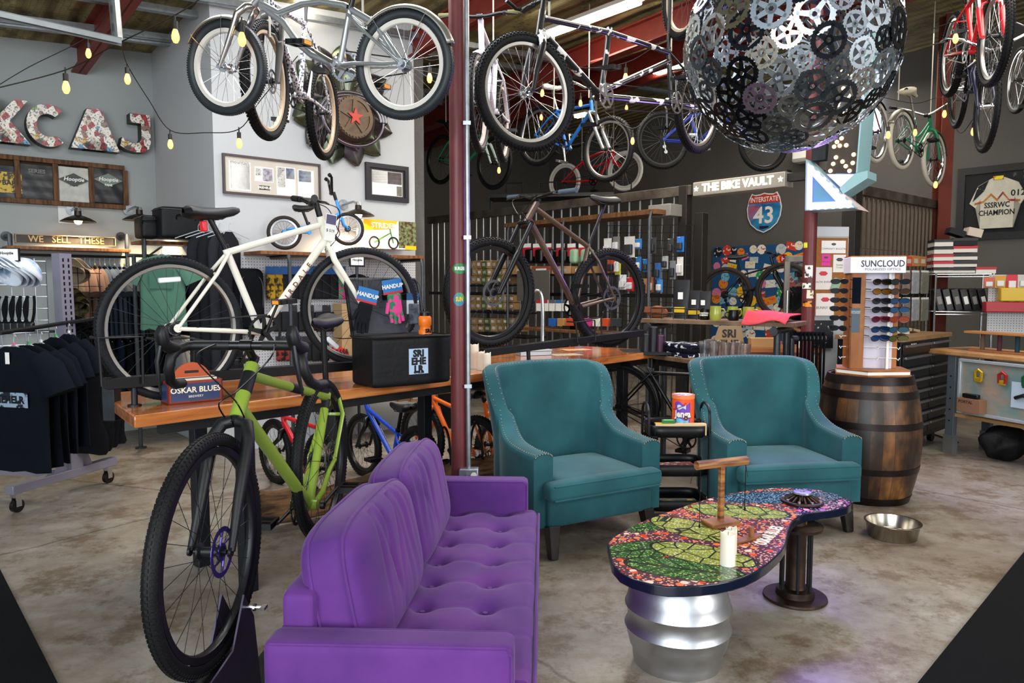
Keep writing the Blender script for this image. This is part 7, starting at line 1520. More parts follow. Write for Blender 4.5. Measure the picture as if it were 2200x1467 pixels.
hp_ = thing('grab_rail', 'bent steel grab rail standing behind the bar table', 'rail', M=T(*(lambda p: (p.x, p.y, 0))(at(1155, 640, 6.6)))); obj('tube', smoothtube([(-.06, 0, 1.43), (-.02, 0, 1.46), (.03, 0, 1.43), (.045, 0, 1.3), (.045, 0, .9), (.045, 0, 0)], .016, 8), SILV, hp_)
# black ledge with bike trays above the vault wall left of the beam
lg2 = thing('storage_ledge', 'black steel ledge and trays below the red cruiser', 'ledge', M=frame((lambda p: (p.x, p.y, 0))(at(1045, 405, 11.2)), (1, -.15, 0))); obj('platform', MB().box(0, 1.9, 0, .6, 2.83, 2.88), BLKM, lg2); obj('end_frame', MB().box(0, .05, 0, .05, 0, 2.83), BLKM, lg2); obj('end_frame', MB().box(1.85, 1.9, 0, .05, 0, 2.83), BLKM, lg2)
for x in (.3, .8, 1.9): obj('hoop', MB().tube([(x, 0, 2.9), (x, 0, 3.04), (x+.25, 0, 3.04), (x+.25, 0, 2.9)], .012, 6), BLKM, lg2)
# ---- pipe table with mugs, lower table on the roadster
def px_table(name, label, pts, z, t, m, legs=None, legm=None, legr=.02):
    Q = [gz(x, y, z) for x, y in pts]; o0 = Q[0]; tb = thing(name, label, 'table', (o0.x, o0.y, 0)); poly = [(q.x-o0.x, q.y-o0.y) for q in Q]; obj('table_top', MB().prism(poly, z-t, z), m, tb, bev=.003)
    return tb, o0
GWOOD = mat('#8a7059', .55, col2='#5f4a37', scale=5, stretch=(1, 6, 1))
a = at(1372, 688, 6.3); b = at(1706, 702, 5.55); ZM = 1.225
d = Vector((b.x-a.x, b.y-a.y, 0)); L_ = d.length; M = frame((a.x, a.y, 0), d); mt = thing('pipe_table', 'tall narrow wood topped pipe table holding mugs and coffee bags', 'table', M=M)
obj('table_top', MB().box(0, L_, 0, .38, ZM-.035, ZM), GWOOD, mt, bev=.003)
for x in (.1, L_-.14, ):
    for y in (.06, .32): obj('leg', MB().cyl(.026, 0, ZM-.075, 12, T(x, y, 0)), PIPE, mt)
    obj('cross_pipe', MB().cyl(.026, -.04, .42, 12, T(x, 0, ZM-.07)@RX(-90)).cyl(.034, -.05, -.02, 12, T(x, 0, ZM-.07)@RX(-90)), PIPE, mt)
def mtp(x, y=.14, z=0): return M@Vector((x, y, ZM+z))
def onm(px): # position along the table from image column
    lo, hi = 0, L_
    for _ in range(30):
        mid = (lo+hi)/2; p = M@Vector((mid, .12, ZM)); 
        if 1100+FPX*(p.x/(p.y*CP)) < px: lo = mid
        else: hi = mid
    return lo
def mug(px, y, r_, h_, m, label, txt=None, yaw=0):
    p = M@Vector((onm(px), y, ZM)); g = thing('mug', label, 'mug', (p.x, p.y, p.z), radians(yaw)); obj('cup', MB().lathe([(0, 0), (r_*.85, 0), (r_, h_*.15), (r_*1.02, h_*.5), (r_*.94, h_*.92), (r_*.97, h_), (r_*.9, h_), (r_*.86, h_*.1), (0, h_*.1)], 28), m, g, smooth=50); obj('handle', smoothtube([(r_*.95, 0, h_*.8), (r_*1.5, 0, h_*.75), (r_*1.6, 0, h_*.45), (r_*.97, 0, h_*.2)], .006), m, g)
    if txt: curvedtext(g, txt, h_*.2, WHT, r_*1.025, h_*.55, -100, bold=.0008)
GRM = mat('#9aa03a', .25, coat=.4)
mug(1517, .1, .042, .085, BLK, 'black enamel mug with white lettering at the left end of the mug row', "I'D RATHER\nBE RIDING", -20); mug(1542, .08, .046, .115, GRM, 'olive green glazed mug between the two black mugs'); mug(1568, .20, .044, .11, GRM, 'olive green glazed mug half hidden at the back of the row'); mug(1581, .08, .042, .085, BLK, 'black mug with a white badge in front of the green mugs', 'SRI\nEHE\nLR', 180); mug(1606, .16, .046, .11, GRM, 'olive green glazed mug behind the red cloth')
for k_, (px, w_, h_) in enumerate(((1455, .15, .33), (1484, .13, .24), (1504, .12, .235))):
    p = M@Vector((onm(px), .22, ZM)); g = thing('coffee_bag', 'black coffee bag with %s label on the pipe table, %s from the left' % ('tall yellow' if k_ == 0 else 'yellow', ORD[k_]), 'bag', M=frame(p, d), group='black coffee bags on the pipe table'); m = MB(); m.grid(lambda u, v: (w_/2*cos(2*pi*u)*(1-.05*v), .04*(1-v*.85)*sin(2*pi*u)+.0, h_*v), 20, 10, cu=True); obj('pouch', m, mat('#1b1c1f', .5), g, smooth=60); obj('label_patch', MB().box(-w_*.32, w_*.32, -.043, -.041, h_*.16, h_*.3), mat('#e2b91c', .5), g); obj('label_patch', MB().box(-w_*.15, w_*.15, -.03, -.028, h_*.5, h_*.68), PAPER, g)
wt = thing('wire_tray', 'low black wire tray around the coffee bags', 'tray', M=frame(M@Vector((onm(1408), .04, ZM)), d)); wl = onm(1506)-onm(1408); m = MB()
for z in (.04, .09): m.tube([(0, 0, z), (wl, 0, z), (wl, .28, z), (0, .28, z)], .005, 6, closed=True)
for i in range(5): m.tube([(wl*i/4, 0, 0), (wl*i/4, 0, .1)], .005, 6)
obj('wires', m, BLK, wt)
p = M@Vector((onm(1405), .2, ZM)); lb = thing('leather_pouch', 'brown leather pouch at the left end of the pipe table', 'pouch', M=frame(p, d)); obj('pouch', MB().sphere((0, 0, .05), .06, 16, 10, (1.6, .9, .95)), mat('#8a5230', .6, bump=.2), lb); obj('flap', MB().sheet(lambda u, v: (-.1+.2*u, -.06-.01*v, .10-.05*v), 6, 4, (0, .004, 0)), mat('#7a4628', .6), lb)
# red cloth over a wooden box
c0 = onm(1622); c1_ = onm(1698); cl = thing('cloth', 'coral red towel draped over the right end of the pipe table', 'towel', M=frame(M@Vector((c0, 0, ZM)), d)); cw_ = c1_-c0
obj('fabric', MB().sheet(lambda u, v: (-.04+(cw_+.06)*u+.01*sin(v*9), -.07+.44*v, .077-.03*u+.004*sin(u*9+v*5)-(.07+.03*sin(u*5+1))*max(0, (.2-v)/.2)**1.1), 30, 24, (0, 0, .006)), mat('#c4444c', .85, bump=.3, bs=40), cl, smooth=70)
one("wood_crate", MB().box(.0, cw_*.7, .02, .3, 0, .065), mat("#a48a66", .7), "pale wooden box under the coral red towel", "box", M=lm(cl))
# low table carried by the roadster
QT = [gz(1395, 757, .95), gz(1600, 790, .95)]
a = at(1398, 762, 6.15); b = at(1620, 806, 5.15); d2 = Vector((b.x-a.x, b.y-a.y, 0)); M2 = frame((a.x, a.y, 0), d2); L2 = d2.length; ZL = .93
lt_ = thing('low_table', 'thin weathered plank table top carried on the black roadster bicycle', 'table', M=M2); obj('table_top', MB().box(0, L2, 0, .42, ZL-.035, ZL), GWOOD, lt_, bev=.003); obj('support_bar', MB().box(.1, L2, .0, .04, ZL-.085, ZL-.035), BLK, lt_); obj('leg', MB().box(.0, .04, .02, .06, 0, ZL-.035), BLK, lt_)
for k_, (px, dy) in enumerate(((1516, .06), (1537, .09), (1550, .2), (1562, .08), (1578, .13), (1590, .25), (1527, .22), (1604, .1))):
    lo, hi = 0, L2
    for _ in range(30):
        mid = (lo+hi)/2; p = M2@Vector((mid, dy, ZL))
        if 1100+FPX*(p.x/(p.y*CP)) < px: lo = mid
        else: hi = mid
    g = one('pint_glass', MB().lathe([(0, .0), (.029, 0), (.043, .148), (.041, .148), (.0275, .012), (0, .012)], 28), mat('#eef2f6', .02, trans=1, alpha=.55), 'clear pint glass on the low table behind the right armchair, %s from the left' % ORD[[0, 2, 3, 4, 5, 6, 1, 7][k_]], 'glass', M2@Vector((lo, dy, ZL)), group='clear pint glasses on the low table', smooth=50)
lo = .02; g = thing('folded_shirts', 'stack of folded black and white patterned shirts on the low table', 'shirt', M=M2@T(.22, .18, ZL)); PT = mat('#15192a', .85, col2='#e8e8ea', scale=24, thr=(.43, .45))
for k_ in range(3):
    m = MB(); rbox(m, -.19, .19, -.14, .14, .036*k_, .036*k_+.034, .012, puff=.004); weld(obj('folded_layer', m, PT if k_ != 1 else mat('#10131c', .9), g, smooth=60))
for k_, (px, h_, c, nm) in enumerate(((1387, .14, '#15171c', 'wide black'), (1403, .2, '#101218', 'tall black'), (1418, .13, '#3a1630', 'dark purple'))):
    p = at(px, 735, 6.1); one('tin_can', MB().lathe([(0, 0), (.04, 0), (.04, h_), (.034, h_+.008), (0, h_+.008)], 20), mat(c, .4), '%s canister behind the far end of the bar table' % nm, 'canister', (p.x, p.y, TZ+.0), group='canisters behind the bar table')
ct2 = thing('counter', 'dark steel counter behind the far end of the bar table with canisters', 'counter', (1.02, 5.98, 0)); obj('top', MB().box(-.1, .5, 0, .35, TZ-.02, TZ-.0), DSTEEL, ct2)
for x in (-.08, .46): obj('leg', MB().box(x, x+.03, .3, .33, 0, TZ-.02), BLKM, ct2)
for k_, (x, y, c) in enumerate(((1400, 812, '#2a4fa0'), (1430, 808, '#c9b23a'), (1455, 812, '#8a2a4a'))): pass
# brown paper bag stand and crates in the vault
p = at(1565, 760, 7.4); wf = thing('floor_sign', 'tapered cardboard bag with stencilled black lettering behind the pint glasses', 'bag', M=frame((p.x, p.y, 0), (1, 0, 0))); zt2 = at(1562, 700, 7.4).z
obj('panel', MB().prism([(-.24, zt2-.42), (.2, zt2-.42), (.12, zt2), (-.1, zt2)], -.01, .01, RX(90)), mat('#a08a6a', .8), wf)
for r_, rw in enumerate(['SRI', 'EHE', 'LR']): text(wf, rw, .11, BLK, T(0, -.012, zt2-.08-.105*r_)@RX(90), .0005, bold=.004)
cbn = thing('wood_counter', 'low orange brown wooden counter behind the pint glasses', 'counter', M=frame((lambda p: (p.x, p.y, 0))(at(1500, 790, 7.2)), (1, -.1, 0))); obj('body', MB().box(0, 1.15, 0, .5, 0, .86), mat('#8c4f26', .5, col2='#5f3216', scale=6, stretch=(1, 1, 8)), cbn, bev=.004); obj('top', MB().box(-.02, 1.17, -.02, .52, .86, .9), mat('#9a5a2c', .4), cbn)
for k_, x in enumerate((.86, 1.0)): one('white_canister', MB().cyl(.03, 0, .1, 16), WHT, '%s white candle jar on the wooden counter' % ['left', 'right'][k_], 'jar', lm(cbn)@Vector((x, .1, .9)), group='white jars on the wooden counter')
one('wood_block', MB().box(0, .26, 0, .15, 0, .09), mat('#b08a5c', .7), 'pale wooden box on the wooden counter beside the white jars', 'box', M=lm(cbn)@T(.52, .08, .9), bev=.003)
# black straps rail with lanyards
rl = thing('strap_rail', 'horizontal pipe hung with dark straps behind the right armchair', 'rail', M=frame((lambda p: (p.x, p.y, 0))(at(1702, 727, 5.9)), (1, .1, 0))); zz = at(1702, 727, 5.9).z; obj('pipe', MB().cyl(.022, 0, .28, 10, T(0, 0, zz)@RY(90)).cyl(.02, 0, zz, 10, T(.0, 0, 0)), PIPE, rl)
for k_ in range(7): x = .06+.033*k_; obj('strap', smoothtube([(x, -.024, zz-.55), (x, -.026, zz), (x, .0, zz+.026), (x, .026, zz), (x+.01, .03, zz-.5)], .009, 6), BLKF, rl)
# ================================================================= RIGHT SIDE
# sunglasses tower on the barrel
TZB = .881; sgl = thing('sunglasses_display', 'wood and white sunglasses tower lettered SUNCLOUD on the barrel', 'display stand', (bc.x-.01, bc.y-.02, TZB), radians(-14)); HW = mat('#a5682e', .45, col2='#84491d', scale=3, stretch=(3, 3, .6)); WPL = mat('#e4e2e6', .4)
hexp = [(-.235, -.06), (-.06, -.235), (.235, -.13), (.235, .12), (.06, .22), (-.2, .17)]
obj('base', MB().prism(hexp, 0, .014), HW, sgl, bev=.002); obj('base', MB().prism([(x*.97, y*.97) for x, y in hexp], .014, .034), WHT, sgl); obj('base', MB().prism([(x*.98, y*.98) for x, y in hexp], .034, .046), HW, sgl, bev=.002)
obj('side_board', MB().box(-.165, -.07, -.115, -.095, .046, .71, RZ(0)), HW, sgl, bev=.002); obj('side_board', MB().box(-.165, -.15, -.115, .09, .046, .71), HW, sgl, bev=.002); obj('side_board', MB().box(.13, .165, -.02, .0, .046, .71), HW, sgl, bev=.002); obj('side_board', MB().box(-.165, .165, .08, .1, .046, .71), HW, sgl, bev=.002)
obj('back_panel', MB().box(-.07, .13, -.03, -.02, .046, .71), mat('#cfc8d8', .35), sgl); obj('center_strip', MB().box(.085, .10, -.075, -.03, .046, .71), WHT, sgl)
obj('mirror', MB().box(-.155, -.10, -.1175, -.1155, .50, .68), mat('#1d2430', .05, .9), sgl); obj('info_plate', MB().box(-.155, -.10, -.1175, -.1155, .30, .47), mat('#4a5560', .4), sgl); text(sgl, 'SUNCLOUD\nPOLARIZED', .011, WHT, T(-.128, -.118, .44)@RX(90), .0003)
obj('header', MB().box(-.175, .175, -.13, .11, .71, .82), WPL, sgl, bev=.002); obj('header_cap', MB().box(-.172, .172, -.127, .107, .82, .828), HW, sgl)
text(sgl, 'SUNCLOUD', .062, BLK, T(.03, -.1308, .772)@RX(90), .0005, bold=.0006, sx=.82); text(sgl, 'POLARIZED OPTICS', .022, mat('#6b6b70', .5), T(.03, -.1308, .735)@RX(90), .0003, sx=1.15)
rows = [.655, .59, .525, .465, .40, .33, .27, .195, .12]
gcol = [('#241d14', '#18181b'), ('#8a5a12', '#46301a'), ('#23272d', '#123f66'), ('#202327', '#1a4c78'), ('#561c32', '#8f3a12'), ('#133a66', '#1a5068'), ('#1a3a70', '#50501a')]
fcol = ['black', 'black', 'black', 'black', 'maroon', 'black', 'black']
lcn = [('dark', 'smoky'), ('amber', 'brown'), ('grey', 'blue'), ('charcoal', 'light blue'), ('rose', 'orange'), ('blue', 'teal'), ('deep blue', 'olive')]
SGM = lm(sgl)
for r_, z in enumerate(rows):
    m = MB().tube([(-.065, -.045, z), (.02, -.06, z), (.03, -.07, z-.012), (.04, -.07, z+.004)], .0035, 5).tube([(.04, -.045, z), (.15, -.075, z), (.16, -.08, z-.012), (.17, -.08, z+.004)], .0035, 5); obj('wire_hook', m, WHT, sgl); obj('wire_hook', MB().tube([(-.17, -.04, z), (-.20, -.05, z), (-.205, -.05, z-.012), (-.215, -.05, z+.004)], .0035, 5), WHT, sgl)
def glasses(M, fr_c, ln_c, label, group):
    g = thing('sunglasses', label, 'sunglasses', M=M, group=group); fm_ = mat(fr_c, .25); lm__ = mat(ln_c, .08, .3, coat=1)
    def lens(x0):
        mb = MB(); n = 14
        for k_ in range(n+1): pass
        mb.prism([(x0+.033*cos(2*pi*k_/n), .0155*sin(2*pi*k_/n)*(1 if sin(2*pi*k_/n) > 0 else 1.2)) for k_ in range(n)], -.0012, .0012, RX(90)); return mb
    for x in (-.034, .034):
        o = obj('lens', lens(x), lm__, g, RZ(-10 if x > 0 else 10)); obj('rim', MB().tube([(x+.034*cos(2*pi*k_/14), 0, .0165*sin(2*pi*k_/14)*(1 if sin(2*pi*k_/14) > 0 else 1.2)) for k_ in range(14)], .0022, 5, closed=True), fm_, g, RZ(-10 if x > 0 else 10))
        s_ = 1 if x > 0 else -1; obj('temple', MB().tube([(s_*.064, .012, .010), (s_*.067, .05, .008), (s_*.06, .11, -.004)], .0026, 5), fm_, g)
    obj('bridge', MB().tube([(-.008, 0, .006), (0, -.002, .009), (.008, 0, .006)], .003, 6), fm_, g)
GG = 'sunglasses on the display tower'
for r_ in range(7):
    for c_, x in ((0, .025), (1, .135)):
        glasses(SGM@T(x, -.135-.01*c_, rows[r_]-.004)@RZ(24)@RX(6)@Matrix.Scale(1.12, 4), '#15151a' if fcol[r_] == 'black' else '#6a1f34', gcol[r_][c_], '%s lens sunglasses, %s row from the top on the %s of the tower' % (lcn[r_][c_], ORD[r_], 'left' if c_ == 0 else 'right'), GG)
    if r_ < 6: glasses(SGM@T(-.23, -.10, rows[r_]-.0)@RZ(-42), '#121216', '#22242a', 'dark sunglasses on the left side hooks of the tower, %s from the top' % ORD[r_], 'sunglasses on the left side of the tower')
# pegboard hooks with cardboard goods on the vault corner
hA = at(1858, 548, 7.0); hgP = (Vector((hA.x, hA.y, 0)), DA); 
wg2 = None
M, w, h = pq(hgP, 1852, 540, 2004, 720, -.02); m = MB()
for i in range(13): z = -h/2+h*i/12; m.tube([(-w/2, z, 0), (w/2, z, 0)], .003, 4)
for i in range(12): x = -w/2+w*i/11; m.tube([(x, -h/2, 0), (x, h/2, 0)], .003, 4)
tag(obj('wire_grid', m, mat('#55524e', .4, .6), None, M), 'dark wire grid of hanging goods right of the bulletin board', 'grid panel')
for k_ in range(9):
    x = 1856+k_*15; vrow(lambda i, k_=k_: 'small brown hanging carton behind the sunglasses tower, %s from the left' % ORD[k_], 1, x, x+16, 550, 572, .05, ['#a8703e', '#b97f48', '#c24b38', '#b0763f'][k_ % 4:] , 'hanging cartons behind the tower', 'hang_carton', 'box', .05, .1, 1, hgP)
for k_ in range(14):
    x = 1858+(k_ % 7)*20; y = 585+(k_//7)*58; c = ['#b9b4ae', '#8b8783', '#c2b9b0', '#57585c', '#8c7a72', '#9da0a4', '#77776a'][k_ % 7]
    M, w, h = pq(hgP, x, y, x+15, y+46, .06+.01*(k_ % 2)); g = thing('plastic_packet', '%s small part packet, %s row behind the tower, %s from the left' % (['pale', 'grey', 'cream', 'charcoal', 'brownish', 'silver', 'olive'][k_ % 7], ['upper', 'lower'][k_//7], ORD[k_ % 7]), 'packet', M=M, group='small part packets behind the tower'); obj('bag', MB().box(-w/2, w/2, -h/2, h/2, 0, .012), mat(c, .3, var=.3, scale=30), g, bev=.004); obj('header_card', MB().box(-w/2, w/2, h/2, h/2+.02, 0, .006), mat('#d8d4cc', .6), g)
# bulletin board on a white partition
bbP = at(1783, 560, 7.1); bbl = (Vector((bbP.x, bbP.y, 0)), DB*-1)
bbp = (Vector((bbP.x, bbP.y, 0)), Vector((1, .12, 0)).normalized())
M, w, h = pq(bbp, 1746, 488, 1819, 800, 0); one('white_partition', MB().box(-w/2, w/2, -h/2-.4, h/2, -.04, 0), mat('#b9bdc2', .6), 'pale partition panel behind the cork bulletin board', 'panel', M=M)
M, w, h = pq(bbp, 1747, 512, 1818, 678, .012); cb_ = thing('bulletin_board', 'cork bulletin board with pinned notices beside the second red post', 'board', M=M); obj('cork', MB().box(-w/2, w/2, -h/2, h/2, 0, .012), mat('#a26a3c', .9, var=.2, scale=60), cb_); obj('rim', MB().box(-w/2, w/2, h/2, h/2+.015, 0, .02).box(-w/2-.015, -w/2, -h/2, h/2+.015, 0, .02), mat('#9a9488', .5), cb_)
notes = [(1765, 517, 1817, 544, '#e9e7e2', 'wide white community notice at the top', 'COMMUNITY BULLETIN'), (1765, 546, 1784, 571, '#e03f9c', 'pink flyer', 'BIKE SALE'), (1790, 547, 1817, 585, '#e6e4df', 'white Sunday cruise notice', 'Sunday\nCruise'), (1750, 574, 1787, 622, '#e3dcda', 'pink and white invitation', "You're invited"), (1753, 630, 1792, 678, '#e9e4e2', 'white and red zigzag notice', 'BUNNY SIX')]
for (x0, y0, x1, y1, c, nm, tx) in notes:
    M, w, h = pq(bbp, x0, y0, x1, y1, .026); g = thing('notice', '%s pinned on the cork board' % nm, 'notice', M=M, group='notices pinned on the cork board'); obj('paper', MB().box(-w/2, w/2, -h/2, h/2, 0, .001), mat(c, .6), g); text(g, tx, min(h*.2, w*.19), mat('#3a3a3e', .5), T(0, -h*.15, .0012), .0003); obj('print', MB().cyl(h*.11, .001, .0016, 6, T(0, h*.22, 0)@Matrix.Diagonal((2, 1, 1, 1))), mat('#c8384a' if 'red' in nm or 'pink and' in nm else '#4a4e4c', .5), g)
M, w, h = pq(bbp, 1782, 598, 1806, 625, .03); one('paper_pad', MB().box(-w*.3, w*.3, -h/2, h/2, 0, .03, RZ(-20)), mat('#8fae94', .6), 'small green booklet hanging at the right of the cork board', 'booklet', M=M)
M, w, h = pq(bbp, 1745, 688, 1790, 748, .02); one('poster', MB().box(-w/2, w/2, -h/2, h/2, 0, .003), mat('#15181f', .5, col2='#b9bcc0', scale=22, thr=(.36, .4)), 'black and white poster below the cork board', 'poster', M=M)
# stickers on the second post
rn = random.Random(5)
for k_, (px, py, w_, h_, c, c2, nm) in enumerate(((1738, 583, 17, 26, '#e6e4e0', '#3a3a3c', 'white diamond sticker on the second red post'), (1733, 614, 20, 12, '#ece8de', '#1d5a3a', 'green and white banner sticker on the second red post'), (1741, 632, 15, 18, '#e4d8c2', '#6a4a3a', 'cream animal sticker on the second red post'), (1735, 653, 20, 12, '#e08a1c', '#1a1a1a', 'black and orange strip sticker on the second red post'), (1727, 526, 10, 11, '#dfe23a', '#c8cc30', 'yellow square sticker on the second red post'))):
    R_ = .0585; p = at(px, py, pole2.y-R_); s_ = 1580/pole2.y; a0 = math.degrees(math.asin(max(-.9, min(.9, (p.x-pole2.x)/R_))))-90; da = math.degrees(w_/s_/R_)/2; z0 = p.z-pole2.z*0
    mb = MB().grid(lambda u, v: (R_*cos(radians(a0-da+2*da*u)), R_*sin(radians(a0-da+2*da*u)), p.z-h_/s_/2+h_/s_*v), 10, 3); tag(obj('sticker', mb, mat(c, .4, col2=c2, scale=30, thr=(.44, .47)), None, T(pole2.x, pole2.y, 0)), nm, 'sticker')
for (px, py, w_, h_, c, c2, nm, tx) in ((988, 577, 34, 22, '#1c7a3c', '#1c7a3c', 'green oval burger sticker on the near red post', 'BURGER'), (987, 643, 26, 29, '#3f9a48', '#2a6aa8', 'round green and blue sunburst sticker on the near red post', 'SUN')):
    R_ = .0437; p = at(px, py, pole.y-R_); s_ = 1580/pole.y; a0 = -90+math.degrees(math.asin(max(-.95, min(.95, (p.x-pole.x)/R_)))); da = math.degrees(w_/s_/R_)/2; zc = p.z
    g = thing('sticker', nm, 'sticker', (pole.x, pole.y, zc)); mb = MB(); n = 14; hh = h_/s_/2
    mb.grid(lambda u, v: (R_*cos(radians(a0+da*(2*u-1))), R_*sin(radians(a0+da*(2*u-1))), hh*(2*v-1)*sqrt(max(.02, 1-(2*u-1)**2))), n, 4); obj('film', mb, mat(c, .4, col2=c2, scale=20), g); curvedtext(g, tx, hh*.9, WHT if tx != 'SUN' else mat('#f0c22a', .5), R_+.0005, 0, a0, bold=.001, sx=.62)
# arrow sign
ar0 = at(1790, 300, 6.35); arX = Vector((.75, -.66, 0)).normalized(); AP = (Vector((ar0.x, ar0.y, 0)), arX); AM = facing(ar0, arX); AMi = AM.inverted()
ars = thing('arrow_sign', 'pale blue steel arrow sign with lit bulbs pointing down left on the second post', 'sign', M=AM); TEALB = mat('#8db4bb', .5, .3)
def ap(px, py, off=0): q = AMi@pan(AP, px, py, off); return (q.x, q.y)
shaft = [ap(1806, 40), ap(1866, 60), ap(1841, 372), ap(1776, 372)]
obj('shaft_face', triprism(MB(), shaft, 0, .01), mat('#2a2422', .5), ars, smooth=0)
obj('shaft_side', MB().add([(*shaft[1], .03), (*shaft[2], .03), (*shaft[2], -.30), (*shaft[1], -.30), (shaft[1][0]+.012, shaft[1][1], .03), (shaft[2][0]+.012, shaft[2][1], .03), (shaft[2][0]+.012, shaft[2][1], -.30), (shaft[1][0]+.012, shaft[1][1], -.30)], [(0, 1, 2, 3), (7, 6, 5, 4), (0, 4, 5, 1), (1, 5, 6, 2), (2, 6, 7, 3), (3, 7, 4, 0)]), TEALB, ars, smooth=0)
obj('shaft_back', triprism(MB(), [(x+.01, y) for x, y in shaft], -.22, -.20), TEALB, ars, smooth=0)
head = [ap(1738, 345), ap(1846, 448), ap(1736, 454)]
inner = [ap(1751, 380), ap(1801, 434), ap(1750, 436)]
LEDM = mat('#b9a6ff', .4, emit=1.5); 
ring = MB(); V = [(x, y, .06) for x, y in head]+[(x, y, .06) for x, y in inner]; ring.add(V, [(0, 1, 4, 3), (1, 2, 5, 4), (2, 0, 3, 5)]); ring.add([(x, y, .055) for x, y in head]+[(x, y, .055) for x, y in inner], [(3, 4, 1, 0), (4, 5, 2, 1), (5, 3, 0, 2)])
obj('lit_channel', ring, LEDM, ars, smooth=0); obj('head_panel', triprism(MB(), inner, .035, .045), mat('#5d93ab', .5), ars, smooth=0)
hw = MB(); 
for i in range(3): a, b = head[i], head[(i+1) % 3]; hw.add([(*a, .075), (*b, .075), (*b, -.16), (*a, -.16)], [(0, 1, 2, 3)])
o = obj('head_side', hw, TEALB, ars, smooth=0); sd_ = o.modifiers.new('s', 'SOLIDIFY'); sd_.thickness = .008
obj('corner_plate', triprism(MB(), [ap(1841, 374), ap(1868, 368), ap(1868, 384), ap(1815, 418), ap(1808, 405)], -.2, .05), mat('#8db4bb', .5, .2), ars, smooth=0); obj('lit_panel', triprism(MB(), [ap(1776, 374), ap(1840, 374), ap(1808, 404)], -.02, .0), LEDM, ars, smooth=0)
tail = [ap(1812, 413), ap(1866, 455), ap(1840, 449)]; obj('tail_plate', triprism(MB(), tail, -.02, .05), mat('#b9a3a2', .5), ars, smooth=0)
n = 0
for (a, b, k_) in ((head[0], head[1], 7), (head[2], head[1], 6)):
    for i in range(k_):
        t = (i+.6)/k_; x, y = a[0]+(b[0]-a[0])*t, a[1]+(b[1]-a[1])*t; cxh = (inner[0][0]+inner[1][0]+inner[2][0])/3; cyh = (inner[0][1]+inner[1][1]+inner[2][1])/3; x += (cxh-x)*.13; y += (cyh-y)*.16
        obj('bulb', MB().sphere((x, y, .075), .024, 10, 8), mat('#e6e0ff', .1, trans=.6, emit=.6), ars)
for (px, py) in ((1829, 273), (1803, 290), (1798, 305), (1808, 297), (1792, 315), (1804, 313), (1818, 312), (1796, 338), (1810, 347), (1834, 332), (1832, 350), (1817, 357), (1790, 352), (1825, 367), (1784, 371-4), (1806, 218), (1814, 240), (1800, 226), (1796, 258), (1824, 205), (1812, 190), (1800, 170), (1826, 160), (1806, 150)):
    x, y = ap(px, py, .02); obj('bulb', MB().sphere((x, y, .02), .017, 10, 8), mat('#ffcf8c', .3, emit=4), ars)
obj('mount_bracket', MB().box(*( (ap(1742, 330)[0]), ap(1772, 330)[0]), ap(1742, 345)[1], ap(1742, 310)[1], -.12, -.02), DSTEEL, ars)
d = bpy.data.lights.new('arrow_glow', 'AREA'); d.shape = 'RECTANGLE'; d.size = .5; d.size_y = .4; d.energy = 26; d.color = (.38, .22, 1.0); o = bpy.data.objects.new('arrow_glow', d); COL.objects.link(o); o.location = at(1775, 430, 6.1); o.rotation_euler = (Vector((1.2, 2.6, .2))-o.location).to_track_quat('-Z', 'Y').to_euler()
# wall mounted air conditioner on the back wall
M, w, h = pq(BW, 1716, 312, 1765, 350, .05); ac = thing('air_conditioner', 'white wall mounted air conditioner behind the arrow sign', 'air conditioner', M=M); m = MB(); rbox(m, -w/2, w/2, -h/2, h/2, 0, .22, .03); weld(obj('housing', m, WHT, ac, smooth=60)); obj('louvre', MB().box(-w*.45, w*.45, -h*.42, -h*.3, .215, .225), mat('#8f8f8c', .5), ac)
# framed jersey
jf, w, h = picture('dark framed signed cycling jersey on the far right wall', BW, 2052, 352, 2290, 513, '#17181a', .09, '#1d1e20', [])
JM = mat('#cbc6b4', .8, var=.12, scale=12)
M, w2, h2 = pq(BW, 2095, 382, 2192, 490, .03); jo = obj('jersey', triprism(MB(), [(x*w2, y*h2) for x, y in [(-.36, -.5), (.36, -.5), (.37, .1), (.5, -.05), (.62, .1), (.44, .38), (.14, .5), (-.12, .5), (-.44, .36), (-.62, .02), (-.48, -.08), (-.37, .1)]], 0, .03), JM, jf, pq(BW, 2052, 352, 2290, 513, .004)[0].inverted()@M, smooth=0)
obj('jersey_stripe', triprism(MB(), [(x*w2, y*h2) for x, y in [(-.5, .02), (-.3, .06), (-.14, .2), (0, .08), (.12, .22), (.26, .06), (.5, .04), (.5, 0), (.26, .02), (.12, .17), (0, .03), (-.14, .15), (-.3, .02), (-.5, -.02)]], .03, .034), mat('#8a2030', .6, col2='#d0a028', scale=10), jo, smooth=0); text(jo, 'SSSRWC\nCHAMPION', h2*.15, BLK, T(0, -.12*h2, .032), .0005, bold=.002, sx=.8); text(jo, '012', h2*.17, BLK, T(.45*w2, .17*h2, .032), .0005, bold=.002); obj('collar', MB().box(-.1*w2, .12*w2, .46*h2, .53*h2, .028, .04), mat('#c82a2a', .6, col2='#e8d02a', scale=12, thr=(.48, .52)), jo); obj('dark_patch', triprism(MB(), [(-.44*w2, .35*h2), (-.2*w2, .46*h2), (-.3*w2, .25*h2), (-.55*w2, .05*h2)], .03, .034), mat('#17181a', .6, col2='#d8d4c8', scale=14, thr=(.42, .44)), jo, smooth=0)
